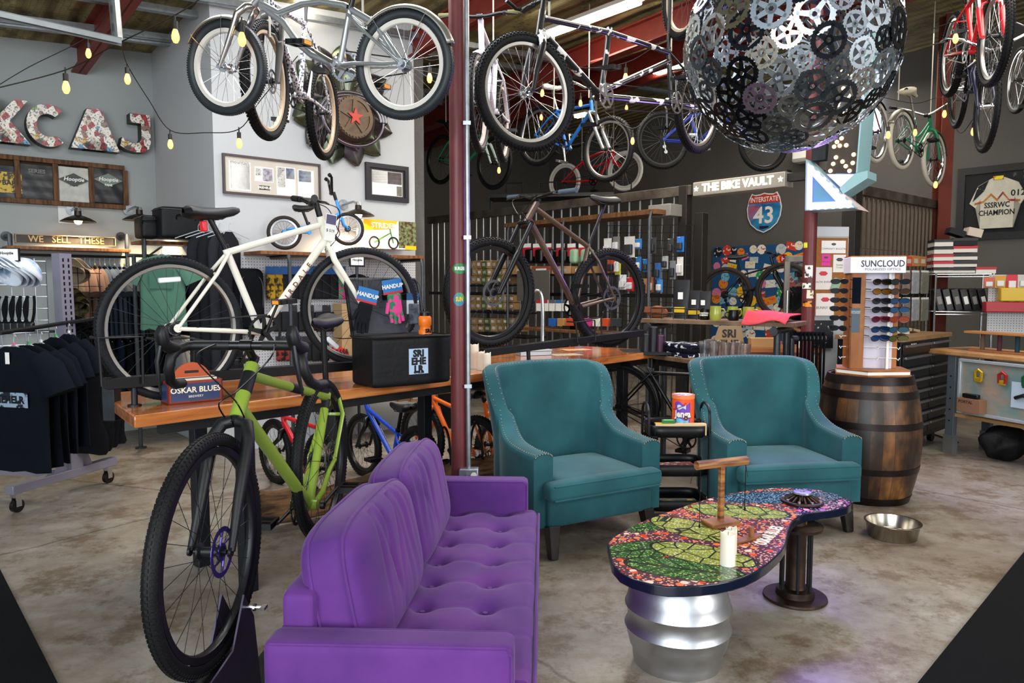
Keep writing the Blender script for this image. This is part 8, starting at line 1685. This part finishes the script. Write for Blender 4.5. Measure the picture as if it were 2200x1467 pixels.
# wall shelf of shoe boxes, wire shelf
WS = (Vector((*[at(2065, 600, 8.2).x, at(2065, 600, 8.2).y], 0)), Vector((1, -.28, 0)).normalized())
boxes = [(2008, 514, 2048, 529, 0), (2007, 530, 2048, 545, 0), (2006, 546, 2048, 560, 1), (2006, 561, 2049, 574, 1), (2006, 575, 2050, 586, 0), (2049, 511, 2100, 527, 3), (2048, 528, 2100, 542, 1), (2048, 545, 2100, 558, 0), (2049, 561, 2099, 573, 0), (2050, 575, 2095, 586, 0), (2097, 573, 2140, 587, 4)]
desc = ['topmost white shoe box of the left column', 'second white shoe box of the left column', 'third white and red shoe box of the left column', 'fourth white and red shoe box of the left column', 'lowest white shoe box of the left column', 'black shoe box on top of the right column', 'white and red shoe box under the black one', 'third shoe box of the right column', 'fourth shoe box of the right column', 'lowest shoe box of the right column', 'white box with open red lid at the right end']
for (x0, y0, x1, y1, k_), ds in zip(boxes, desc):
    M, w, h = pq(WS, x0, y0, x1, y1, .02); g = thing('shoe_box', '%s on the chrome wire shelf' % ds, 'box', M=M, group='shoe boxes on the chrome wire shelf'); c = {0: '#d9d4ca', 1: '#dbd4cc', 3: '#1c1a1b', 4: '#e0dcd4'}[k_]
    obj('carton', MB().box(-w/2, w/2, -h/2, h/2-.02, -.28, 0), mat(c, .6), g); obj('lid', MB().box(-w/2-.004, w/2+.004, h/2-.03, h/2-.002, -.284, .004), mat('#b3202a' if k_ in (1, 4) else ('#1c1a1b' if k_ in (0, 3) else c), .5), g)
for k_, (x0, y0, x1, y1, rz, c) in enumerate(((2040, 492, 2076, 505, -20, '#1a1a1c'), (2080, 490, 2112, 508, -14, '#c9b8a8'))):
    M, w, h = pq(WS, x0, y0, x1, y1, -.02); one('shoe_box', MB().box(-w/2, w/2, -h/2, h/2, -.2, 0, RZ(rz)), mat(c, .6), ['black box tilted on top of the shoe box stack', 'pale box tilted on top of the shoe box stack'][k_], 'box', M=M, bev=.003)
ws_ = thing('wire_shelf', 'chrome wire shelf unit holding shoe boxes and black parts trays', 'shelf', M=pq(WS, 2006, 589, 2130, 800, 0)[0]); _, w, h = pq(WS, 2006, 589, 2130, 800, 0)
for y in (h/2, h/2-.42, h/2-.85):
    m = MB(); [m.tube([(-w/2, y, -.02-.06*i), (w/2, y, -.02-.06*i)], .004, 4) for i in range(6)]; m.tube([(-w/2, y-.03, 0), (w/2, y-.03, 0)], .005, 5); obj('wire_deck', m, SILV, ws_)
for x in (-w/2, w/2):
    for z in (0, -.34): obj('upright', MB().cyl(.012, -.95, h/2+.03-0, 8, T(x, 0, z)@RX(-90)), SILV, ws_)
for k_ in range(6):
    x0 = 2010+k_*19; M, w3, h3 = pq(WS, x0, 620, x0+16, 668, -.02); g = thing('parts_tray', 'black lidded parts tray leaning on the wire shelf, %s from the left' % ORD[k_], 'tray', M=M@RZ(14), group='black parts trays leaning on the wire shelf'); obj('tray', MB().box(-w3*.5, w3*.5, -h3/2, h3/2, -.25, 0), mat('#1b1b1d', .4), g, bev=.006); obj('label_patch', MB().box(-w3*.25, w3*.3, -h3*.2, h3*.15, .0, .002), PAPER if k_ % 2 else mat('#8d8a84', .6), g)
# right pegboard with goods, yellow bin, red tools
RPG = (Vector((at(2170, 620, 7.8).x, at(2170, 620, 7.8).y, 0)), Vector((1, -.28, 0)).normalized())
plate('pegboard', 'white pegboard behind the work bench at the right edge', 'pegboard', RPG, 2120, 590, 2330, 720, -.04, .012, PEG)
gp = [(2113, 596, 2135, 618, '#c25a3a', 'orange and blue'), (2137, 592, 2160, 618, '#c8902a', 'orange'), (2162, 590, 2185, 622, '#c42432', 'red'), (2186, 592, 2215, 618, '#b9b4ac', 'pale'), (2140, 632, 2158, 655, '#9c8468', 'tan'), (2162, 634, 2182, 656, '#8a8f96', 'grey'), (2184, 634, 2206, 656, '#b3906a', 'brown')]
for (x0, y0, x1, y1, c, nm) in gp:
    M, w, h = pq(RPG, x0, y0, x1, y1, .03); g = thing('parts_packet', '%s carded part hung on the right pegboard' % nm, 'packet', M=M, group='carded parts on the right pegboard'); obj('card', MB().box(-w/2, w/2, -h/2, h/2, 0, .006), mat(c, .5), g); m = MB(); rbox(m, -w*.36, w*.36, -h*.4, h*.1, .006, .03, .01); weld(obj('blister', m, mat('#c9c9c9', .3), g, smooth=60))
M, w, h = pq(RPG, 2152, 612, 2215, 644, .02)
one('yellow_bin', (lambda m: m)(MB().box(-.2, .25, -.07, .07, 0, .12)), mat('#c9a81e', .4), 'yellow open plastic bin on the right pegboard', 'bin', M=pq(RPG, 2152, 617, 2215, 640, .02)[0]@T(.02, -.02, 0), bev=.01)
one('tool_case', MB().box(-.28, .3, -.055, .055, 0, .12), mat('#a32028', .4), 'red tool case under the yellow bin', 'case', M=pq(RPG, 2134, 641, 2215, 657, .02)[0]@T(0, -.05, 0), bev=.01)
# tool chest
tA_ = at(1966, 735, 6.3); tc0 = frame((tA_.x-.12, tA_.y, 0), DA); tch = thing('tool_chest', 'black rolling tool chest with many drawers and a wooden top', 'tool chest', M=tc0); TLn = 1.15; zc = 1.06
obj('cabinet', MB().box(0, TLn, 0, .55, .12, zc-.04), mat('#191a1d', .35, .3), tch, bev=.004); obj('wood_top', MB().box(-.02, TLn+.02, -.02, .57, zc-.04, zc), mat('#8a6a48', .6, var=.2), tch, bev=.003)
for c_, (x0, x1) in enumerate(((.03, TLn*.56), (TLn*.58, TLn-.03))):
    for r_ in range(8):
        z = .17+.105*r_; dr_ = obj('drawer', MB().box(x0, x1, -.012, 0, z, z+.092), mat('#222327', .3, .4), tch, bev=.003); obj('handle', MB().box(x0+.01, x1-.01, -.034, -.012, z+.066, z+.086), mat('#8a8b8e', .35, .8), dr_, bev=.003)
for x in (.08, TLn-.08): obj('caster', MB().cyl(.05, -.02, .02, 16, T(x, .1, .05)@RX(90)).cyl(.05, -.02, .02, 16, T(x, .45, .05)@RX(90)), BLK, tch)
obj('sticker', MB().box(-.003, -.001, .12, .3, .3, .38), mat('#c8505a', .5, col2='#e8dcd8', scale=18), tch); text(tch, 'PUKA', .05, WHT, T(.25, -.013, zc-.08)@RX(90), .0005)
for k_, (x, y, lab, c, r_) in enumerate(((.35, .25, 'black and white papers pile on the tool chest', '#c9c4b8', .16), (.8, .3, 'brown folded paper on the tool chest', '#b39a78', .14))):
    one('paper_pile', MB().sheet(lambda u, v: ((u-.5)*r_*2, (v-.5)*r_*1.6, .01*sin(u*5)+.006*sin(v*7)+.012), 10, 8, (0, 0, .02)), mat(c, .7, col2='#2a2826', scale=9, thr=(.4, .42)), lab, 'papers', M=tc0@T(x, y, zc), smooth=60)
sb1 = one('spray_bottle', MB().lathe([(0, 0), (.035, 0), (.035, .12), (.014, .15), (.014, .19), (.02, .19), (.02, .22), (0, .22)], 20), mat('#b9a06a', .4), 'amber bottle on the tool chest behind the sunglasses tower', 'bottle', tc0@Vector((.06, .3, zc)), smooth=50)
# grey bins
def bin_(label, p, r_, h_): 
    b_ = thing('waste_bin', label, 'bin', M=T(*p)); obj('tub', MB().lathe([(0, 0), (r_*.8, 0), (r_, h_), (r_*.97, h_), (r_*.77, .01), (0, .01)], 32), mat('#5f6468', .5), b_, smooth=50); obj('rim', MB().lathe([(r_*.98, h_-.03), (r_*1.05, h_-.03), (r_*1.05, h_), (r_*.98, h_)], 32), mat('#666b70', .5), b_)
q = gz(2040, 905, 0); bin_('grey plastic waste bin between the tool chest and the work bench', (q.x, q.y+.25, 0), .19, .46)
# work bench at the right
bz = .93; a = gz(1985, 748, bz); b = gz(2250, 772, bz); wdv = Vector((b.x-a.x, b.y-a.y, 0)); BM = frame((a.x, a.y, 0), wdv)
bn = thing('work_bench', 'wood topped work bench with grey steel legs at the right edge', 'bench', M=BM); BL = wdv.length+.9
obj('table_top', MB().box(0, BL, 0, .62, bz-.045, bz), mat('#b98a5a', .45, col2='#8f6338', scale=4, stretch=(1, 8, 1)), bn, bev=.012, segs=3); SL_ = mat('#5f6870', .4, .4)
BMi = BM.inverted(); f1 = BMi@gz(2047, 992, 0)
for y in (max(.02, .06), .52):
    x = .26
    obj('leg', MB().box(x-.04, x+.04, y-.025, y+.025, .16, bz-.045), SL_, bn, bev=.003); obj('foot', MB().box(x-.05, x+.05, y-.03, y+.03, 0, .17), mat('#9a9c9a', .4, .8), bn)
    for k_ in range(5): obj('bolt', MB().cyl(.008, -.004, .002, 10, T(x, y-.025, .3+.1*k_)@RX(90)), BLK, bn)
obj('lower_shelf', MB().box(.2, BL, .05, .55, .34, .37), mat('#a57f52', .6), bn, bev=.003)
# framed map display hung on the front of the bench
p0 = BMi@gz(2083, 760, bz); fx0 = f1.x*0+.40
dm = thing('map_display', 'silver framed relief map display with colourful cable clips under the bench top', 'display frame', M=BM@T(fx0, -.03, 0)@RX(90)); fw_, fh0, fh1 = 1.3, .40, .875
obj('frame', MB().box(0, fw_, fh1-.025, fh1, -.0, .03).box(0, fw_, fh0, fh0+.025, 0, .03).box(0, .025, fh0+.025, fh1-.025, 0, .03), mat('#b4bcc4', .35, .5), dm, bev=.003); obj('map_panel', MB().box(.02, fw_, fh0+.02, fh1-.02, -.02, .004), mat('#93806e', .6, col2='#64817e', scale=5, bump=.7, bs=16), dm)
for k_, (x, c, nm) in enumerate(((.19, '#c9a01e', 'gold'), (.40, '#b3302a', 'red and gold'), (.60, '#1d6a3a', 'dark green'))):
    g = thing('bottle_cage_clip', '%s metal clip hanging in the map display' % nm, 'clip', M=lm(dm)@T(x, fh1-.13, .03)); obj('clip_body', MB().tube([(-.025, -.04, 0), (-.03, .03, 0), (0, .05, 0), (.03, .03, 0), (.025, -.04, 0)], .013, 8), mat(c, .3, .6), g); obj('clip_plate', MB().box(-.03, .03, -.055, -.015, -.01, .01), mat(c if k_ != 1 else '#d0a828', .3, .6), g, bev=.004)
g = thing('cardboard_box', 'brown PORTAL product carton at the bottom of the map display', 'box', M=lm(dm)@T(.14, fh0+.085, .01)); obj('carton', MB().box(-.09, .12, -.06, .06, 0, .08), mat('#7d5a44', .7), g, bev=.002); text(g, 'PORTAL', .035, mat('#2a201a', .5), T(-.01, .03, .081), .0004, bold=.0005)
g = thing('parts_packet', 'pale blue packet with a black clip in the middle of the map display', 'packet', M=lm(dm)@T(.58, fh0+.22, .012)); obj('card', MB().box(-.11, .11, -.1, .11, 0, .004), mat('#a9bcc8', .4), g); obj('black_part', MB().tube([(-.07, -.02, .01), (0, .01, .02), (.07, -.02, .01)], .016, 8), BLK, g)
one('light_bar', MB().box(-.07, .07, -.018, .018, 0, .04), BLK, 'black four lens light on the PORTAL carton', 'light', M=lm(dm)@T(.15, fh0+.167, .03), bev=.006)
# things on the bench
hs = thing('handlebar_grip_stand', 'small wooden rack holding grip tubes on the work bench', 'rack', M=BM@T(.33, .14, bz)); obj('base', MB().box(0, 1.1, 0, .14, 0, .016), mat('#8f5a30', .5), hs, bev=.003); obj('top', MB().box(-.05, 1.1, 0, .14, .155, .175), mat('#a8713f', .5), hs, bev=.003)
for k_, (c, nm) in enumerate((('#5c4a3a', 'brown'), ('#4a2430', 'maroon'), ('#1c3a44', 'dark teal'), ('#202226', 'black'), ('#4fa08a', 'mint green'))): one('handlebar_grip', MB().cyl(.018, 0, .137, 14), mat(c, .7), '%s handlebar grip standing in the small wooden rack' % nm, 'grip', M=lm(hs)@T(.08+.155*k_, .07, .017))
one('counter_mat', MB().box(0, .5, 0, .22, 0, .004), mat('#3c5a48', .6, col2='#8f3a30', scale=9), 'green printed mat on the left of the work bench', 'mat', M=BM@T(.1, .18, bz)@RZ(-8))
fn_ = thing('framed_notice', 'silver framed shop notice standing behind the grip rack', 'sign', M=BM@T(1.02, .42, bz)@RX(90)); obj('frame', MB().box(-.18, .2, 0, .42, -.02, 0), mat('#a4a8aa', .35, .6), fn_, bev=.003); obj('paper', MB().box(-.15, .17, .03, .39, 0, .002), mat('#9fb0a8', .5), fn_); text(fn_, 'Hooptie', .06, mat('#2f3a36', .5), T(.01, .3, .003), .0004, bold=.001)
# bags under the bench
q = BM@Vector((.62, .25, 0)); bb_ = thing('bin_bag', 'crumpled black bag on the floor under the work bench', 'bag', (q.x, q.y, 0)); obj('bag', MB().grid(lambda u, v: ((.18+.02*sin(9*u*pi)+.025*sin(31*u+13*v))*sin(pi*v)*cos(2*pi*u), (.15+.02*sin(14*u+3))*sin(pi*v)*sin(2*pi*u), .15+.15*cos(pi*v)+.018*sin(19*u+11*v)*sin(pi*v)), 36, 18, cu=True), mat('#0a0b0d', .6, bump=.8, bs=16), bb_, smooth=80)
q = BM@Vector((.98, .12, 0)); tb_ = thing('plastic_tub', 'clear plastic storage tub on the floor under the work bench', 'tub', M=frame((q.x, q.y, 0), wdv)); m = MB(); rbox(m, 0, .5, 0, .35, 0, .27, .03); weld(obj('tub', m, mat('#b7b9ac', .2, trans=.5, alpha=.75), tb_, smooth=60))
# floor cable
q1, q2 = gz(1980, 918, 0), gz(2036, 952, 0); tag(obj('cable', smoothtube([q1+Vector((0, .3, .008)), q1+Vector((0, 0, .008)), (q1+q2)/2+Vector((0, .02, .008)), q2+Vector((.1, 0, .008))], .008), BLK), 'black cable on the concrete between the barrel and the bench', 'cable')
# ================================================================= GLOBE, STRING LIGHTS, FIXTURES
gC = at(1697, 99, 2.88); GR = .388
gb_ = thing('chainring_globe', 'large hanging globe welded from silver and black bicycle chainrings', 'sculpture', M=T(*gC))
GM_ = [mat('#c6cacf', .22, 1), mat('#8f989f', .3, 1), mat('#4b5157', .35, .9), mat('#1c1e22', .3, .8), mat('#9a948a', .3, .9)]
rn = random.Random(3); N_ = 200; cand = []
for i in range(N_):
    z = 1-2*(i+.5)/N_; r_ = sqrt(1-z*z); a = i*2.399963; cand.append(Vector((r_*cos(a), r_*sin(a), z)))
view = (C0-gC).normalized(); cand.sort(key=lambda d: -d.dot(view))
rest = MB()
for i, d in enumerate(cand):
    rr = rn.choice([.044, .052, .06, .068] if i < 98 else [.042, .052, .06]); u = d.orthogonal().normalized(); w_ = d.cross(u); M = Matrix(((u.x, w_.x, d.x, d.x*GR), (u.y, w_.y, d.y, d.y*GR), (u.z, w_.z, d.z, d.z*GR), (0, 0, 0, 1)))
    M = M@RZ(rn.uniform(0, 70)); sp_ = rn.choice([3, 5, 5, 6])
    if i < 98:
        m = MB(); ringmesh(m, rr, .6, T(0, 0, rn.uniform(-.004, .006)), 30 if rr > .05 else 24, .003, sp_, .72); obj('chainring', m, GM_[rn.choice([0, 0, 1, 1, 2, 3, 3, 4])], gb_, M, smooth=0)
    else: ringmesh(rest, rr, .6, M@T(0, 0, rn.uniform(-.004, .006)), 20, .003, sp_)
o = obj('chainrings', rest, GM_[1], gb_, smooth=0); o['kind'] = 'stuff'
obj('hanging_rod', MB().cyl(.008, GR, ceilz(gC.x)-gC.z, 8), SILV, gb_)
# tubes and fittings on the ceiling
for k_, (p0, p1, z, lab) in enumerate((((1180, 76), (1375, 4), 4.2, 'long bright tube light above the tandem'), ((1405, 158), (1470, 140), 4.25, 'short bright tube light behind the tandem seat'), ((640, 8), (740, -18), 4.1, 'bright tube light above the silver cruiser'), ((1236, 252), (1262, 246), 4.3, 'far tube light low behind the tandem'))):
    a, b = gz(*p0, z), gz(*p1, z); M = frame(a, b-a); L_ = (b-a).length; f = thing('tube_light', lab, 'ceiling light', M=M); obj('housing', MB().box(0, L_, -.07, .07, .03, .07), WHT, f); obj('tube', MB().cyl(.022, .02, L_-.02, 10, T(0, -.03, .005)@RY(90)).cyl(.022, .02, L_-.02, 10, T(0, .03, .005)@RY(90)), mat('#fff4e0', .4, emit=24), f); obj('hanger_rod', MB().cyl(.004, .07, ceilz(a.x)-z, 5, T(.1, 0, 0)), SILV, f)
# slotted steel struts, upper left
STR = mat('#a4a7a6', .35, .85, var=.15)
def strut(label, a, b, w=.04):
    M = frame(a, b-a); L_ = (b-a).length; s_ = thing('steel_strut', label, 'strut', M=M); obj('channel', MB().box(0, L_, -w/2, w/2, -.004, 0).box(0, L_, -w/2, -w/2+.004, -.03, 0).box(0, L_, w/2-.004, w/2, -.03, 0), STR, s_); m = MB(); n = int(L_/.09)
    for i in range(n): m.box(.05+.09*i, .09+.09*i, -.007, .007, -.0055, .0012)
    sl = obj('slot', m, BLK, s_); sl['kind'] = 'stuff'
a1 = at(-60, 12, 3.6); b1 = at(262, 84, 3.9); strut('long slotted galvanised strut crossing the upper left corner', a1, b1, .05)
a2 = at(245, -40, 3.9)+Vector((0, 0, .1)); b2 = at(258, 88, 3.92); strut('short vertical slotted strut holding the long strut, upper left', b2, a2, .045)
# string lights: wires then bulbs
BUL = mat('#ffb566', .25, emit=1.7); SOCK = mat('#1c1a18', .5); WIRE = mat('#25211c', .6)
def string(label, pts, drops, r_=.0035):
    P = [at(*p) for p in pts]; tag(obj('wire', smoothtube(P, r_, 5, 6), WIRE), label, 'cable')
bulbs = [(142, 188, 4.2), (190, 115, 5.6), (274, 170, 5.0), (377, 78, 3.9), (366, 310, 5.6), (514, 308, 5.2), (1133, 143, 5.5), (1165, 200, 7.5), (1163, 252, 9), (1344, 168, 5.6), (1359, 303, 7.4), (1072, 366, 8.4), (1247, 222, 8), (2053, 83, 5.6), (2095, 137, 6.4), (1966, 285, 7.6), (1908, 290, 7.0), (2029, 245, 7.2), (2091, 283, 6.6), (2010, 397, 7.6), (923, 168, 5.5), (1346, 232, 9.6), (1164, 202, 9.5), (520, 85, 3.8)]
where = ['in front of the letter C', 'nearest the red beam at upper left', 'above the letter J', 'in front of the wall corner', 'at the right of the letter J', 'above the wide picture frame', 'inside the tandem front wheel', 'left of the blue bicycle stem', 'below and behind the blue bicycle stem', 'under the tandem rear frame', 'right of the blue bicycle front wheel', 'inside the green bicycle front wheel', 'behind the tandem fork', 'left of the red suspension fork', 'inside the red bicycle front wheel', 'at the green cruiser saddle tube', 'between the maroon and green cruisers', 'beside the rust red column', 'under the black bicycle at right', 'at the bottom of the green cruiser front wheel', 'inside the silver cruiser rear wheel', 'under the tandem chain', 'far behind the tandem fork', 'inside the silver cruiser front wheel']
for (px, py, Y), wh in zip(bulbs, where):
    p = at(px, py, Y); k_ = 1.0; g = thing('string_bulb', 'warm glass string light bulb %s' % wh, 'light bulb', M=T(*p), group='warm string light bulbs')
    link('bulb', cached('bulb', lambda: MB().lathe([(0, -.036), (.011, -.032), (.019, -.015), (.020, .0), (.016, .018), (.011, .032), (.011, .038), (0, .038)], 14).mesh('bulb', BUL, 50)), g)
    link('socket', cached('sock', lambda: MB().cyl(.014, .034, .075, 10).cyl(.005, .075, .11, 6).mesh('socket', SOCK, 40)), g)
string('dark string light wire sweeping across the KCAJ letters', [(-30, 195, 4.0), (142, 150, 4.2), (250, 95, 4.05), (377, 32, 3.9), (440, -10, 3.8)], 0)
string('dark string light wire from the left edge up to the roof', [(-30, 200, 5.3), (60, 145, 5.5), (190, 78, 5.6), (235, 15, 5.2)], 0)
string('dark string light wire dropping to the wall corner and running right', [(262, 96, 4.6), (274, 140, 5.0), (320, 215, 5.3), (366, 280, 5.6), (440, 285, 5.4), (514, 277, 5.2), (560, 215, 5.0), (640, 120, 5.0)], 0)
string('dark string light wire behind the tandem', [(1090, 110, 5.6), (1133, 112, 5.5), (1240, 145, 5.5), (1344, 135, 5.6), (1420, 90, 5.6)], 0)
string('dark wire running behind the near red post', [(880, 90, 5.4), (923, 130, 5.5), (1010, 105, 5.5), (1090, 108, 5.6)], 0)
string('thin wire behind the blue bicycle stem', [(1120, 180, 8.6), (1163, 225, 9), (1247, 195, 8.2), (1346, 208, 9.4)], 0)
string('thin wire through the green bicycle', [(1010, 300, 8.6), (1072, 342, 8.4), (1130, 300, 8.4)], 0)
string('thin wire sagging above the vault fence', [(1300, 240, 7.6), (1359, 276, 7.4), (1400, 240, 7.4), (1450, 200, 7.4)], 0)
string('pale wire crossing from the globe to the red suspension bicycle', [(1890, 90, 6.5), (1960, 75, 6.2), (2053, 45, 5.6)], 0)
string('dark string light wire around the rust red column', [(1880, 205, 7.0), (1966, 222, 7.6), (2029, 212, 7.2), (2060, 285, 7.0), (2091, 255, 6.6)], 0)
# ropes that hold the bicycles
ropes = [(780, 60, 3.7, 'silver cruiser rack'), (556, 12, 4.1, 'silver cruiser fork'), (652, 45, 4.9, 'pink mountain bike saddle tube'), (580, 80, 4.3, 'pink mountain bike fork'), (1180, 45, 4.5, 'tandem head tube'), (1442, 110, 5.7, 'tandem rear seat tube'), (1190, 235, 8.2, 'blue bicycle frame'), (1265, 210, 7.8, 'blue bicycle stem'), (1060, 130, 5.8, 'lilac mountain bike'), (1046, 288, 9.7, 'green hybrid bicycle stem'), (958, 262, 10.3, 'green hybrid bicycle saddle'), (1250, 345, 12.3, 'red cruiser saddle tube'), (1318, 322, 12.0, 'red cruiser stem'), (1483, 246, 9.0, 'dark blue bicycle'), (1560, 226, 9.1, 'dark blue bicycle stem'), (1930, 215, 7.9, 'green cruiser rear rack'), (1999, 250, 8.4, 'green cruiser stem'), (1862, 200, 8.0, 'maroon cruiser'), (1812, 178, 7.6, 'maroon cruiser stem'), (2078, 12, 6.0, 'red mountain bike'), (2083, 140, 6.5, 'black and blue bicycle'), (1545, -60, 4.9, 'upper black mountain bike')]
for px, py, Y, nm in ropes:
    p = at(px, py, Y); zc_ = ceilz(p.x)+.01
    if zc_ > p.z: tag(obj('rope', MB().cyl(.006, 0, zc_-p.z, 6, T(*p)), mat('#b9b4a8', .8)), 'pale rope from the roof holding the %s' % nm, 'rope', 'ropes holding the hung bicycles')
# chrome bicycle at the right edge
bike('bicycle', 'chrome bicycle hung sideways at the right edge, cut by the frame', G, at(2262, 190, 6.8), at(2190, 172, 7.6), dict(r=.33, tw=.045, lod=1, fm=CHR, rim=SILV, spm=SILV, bar='cruiser', barm=CHR))
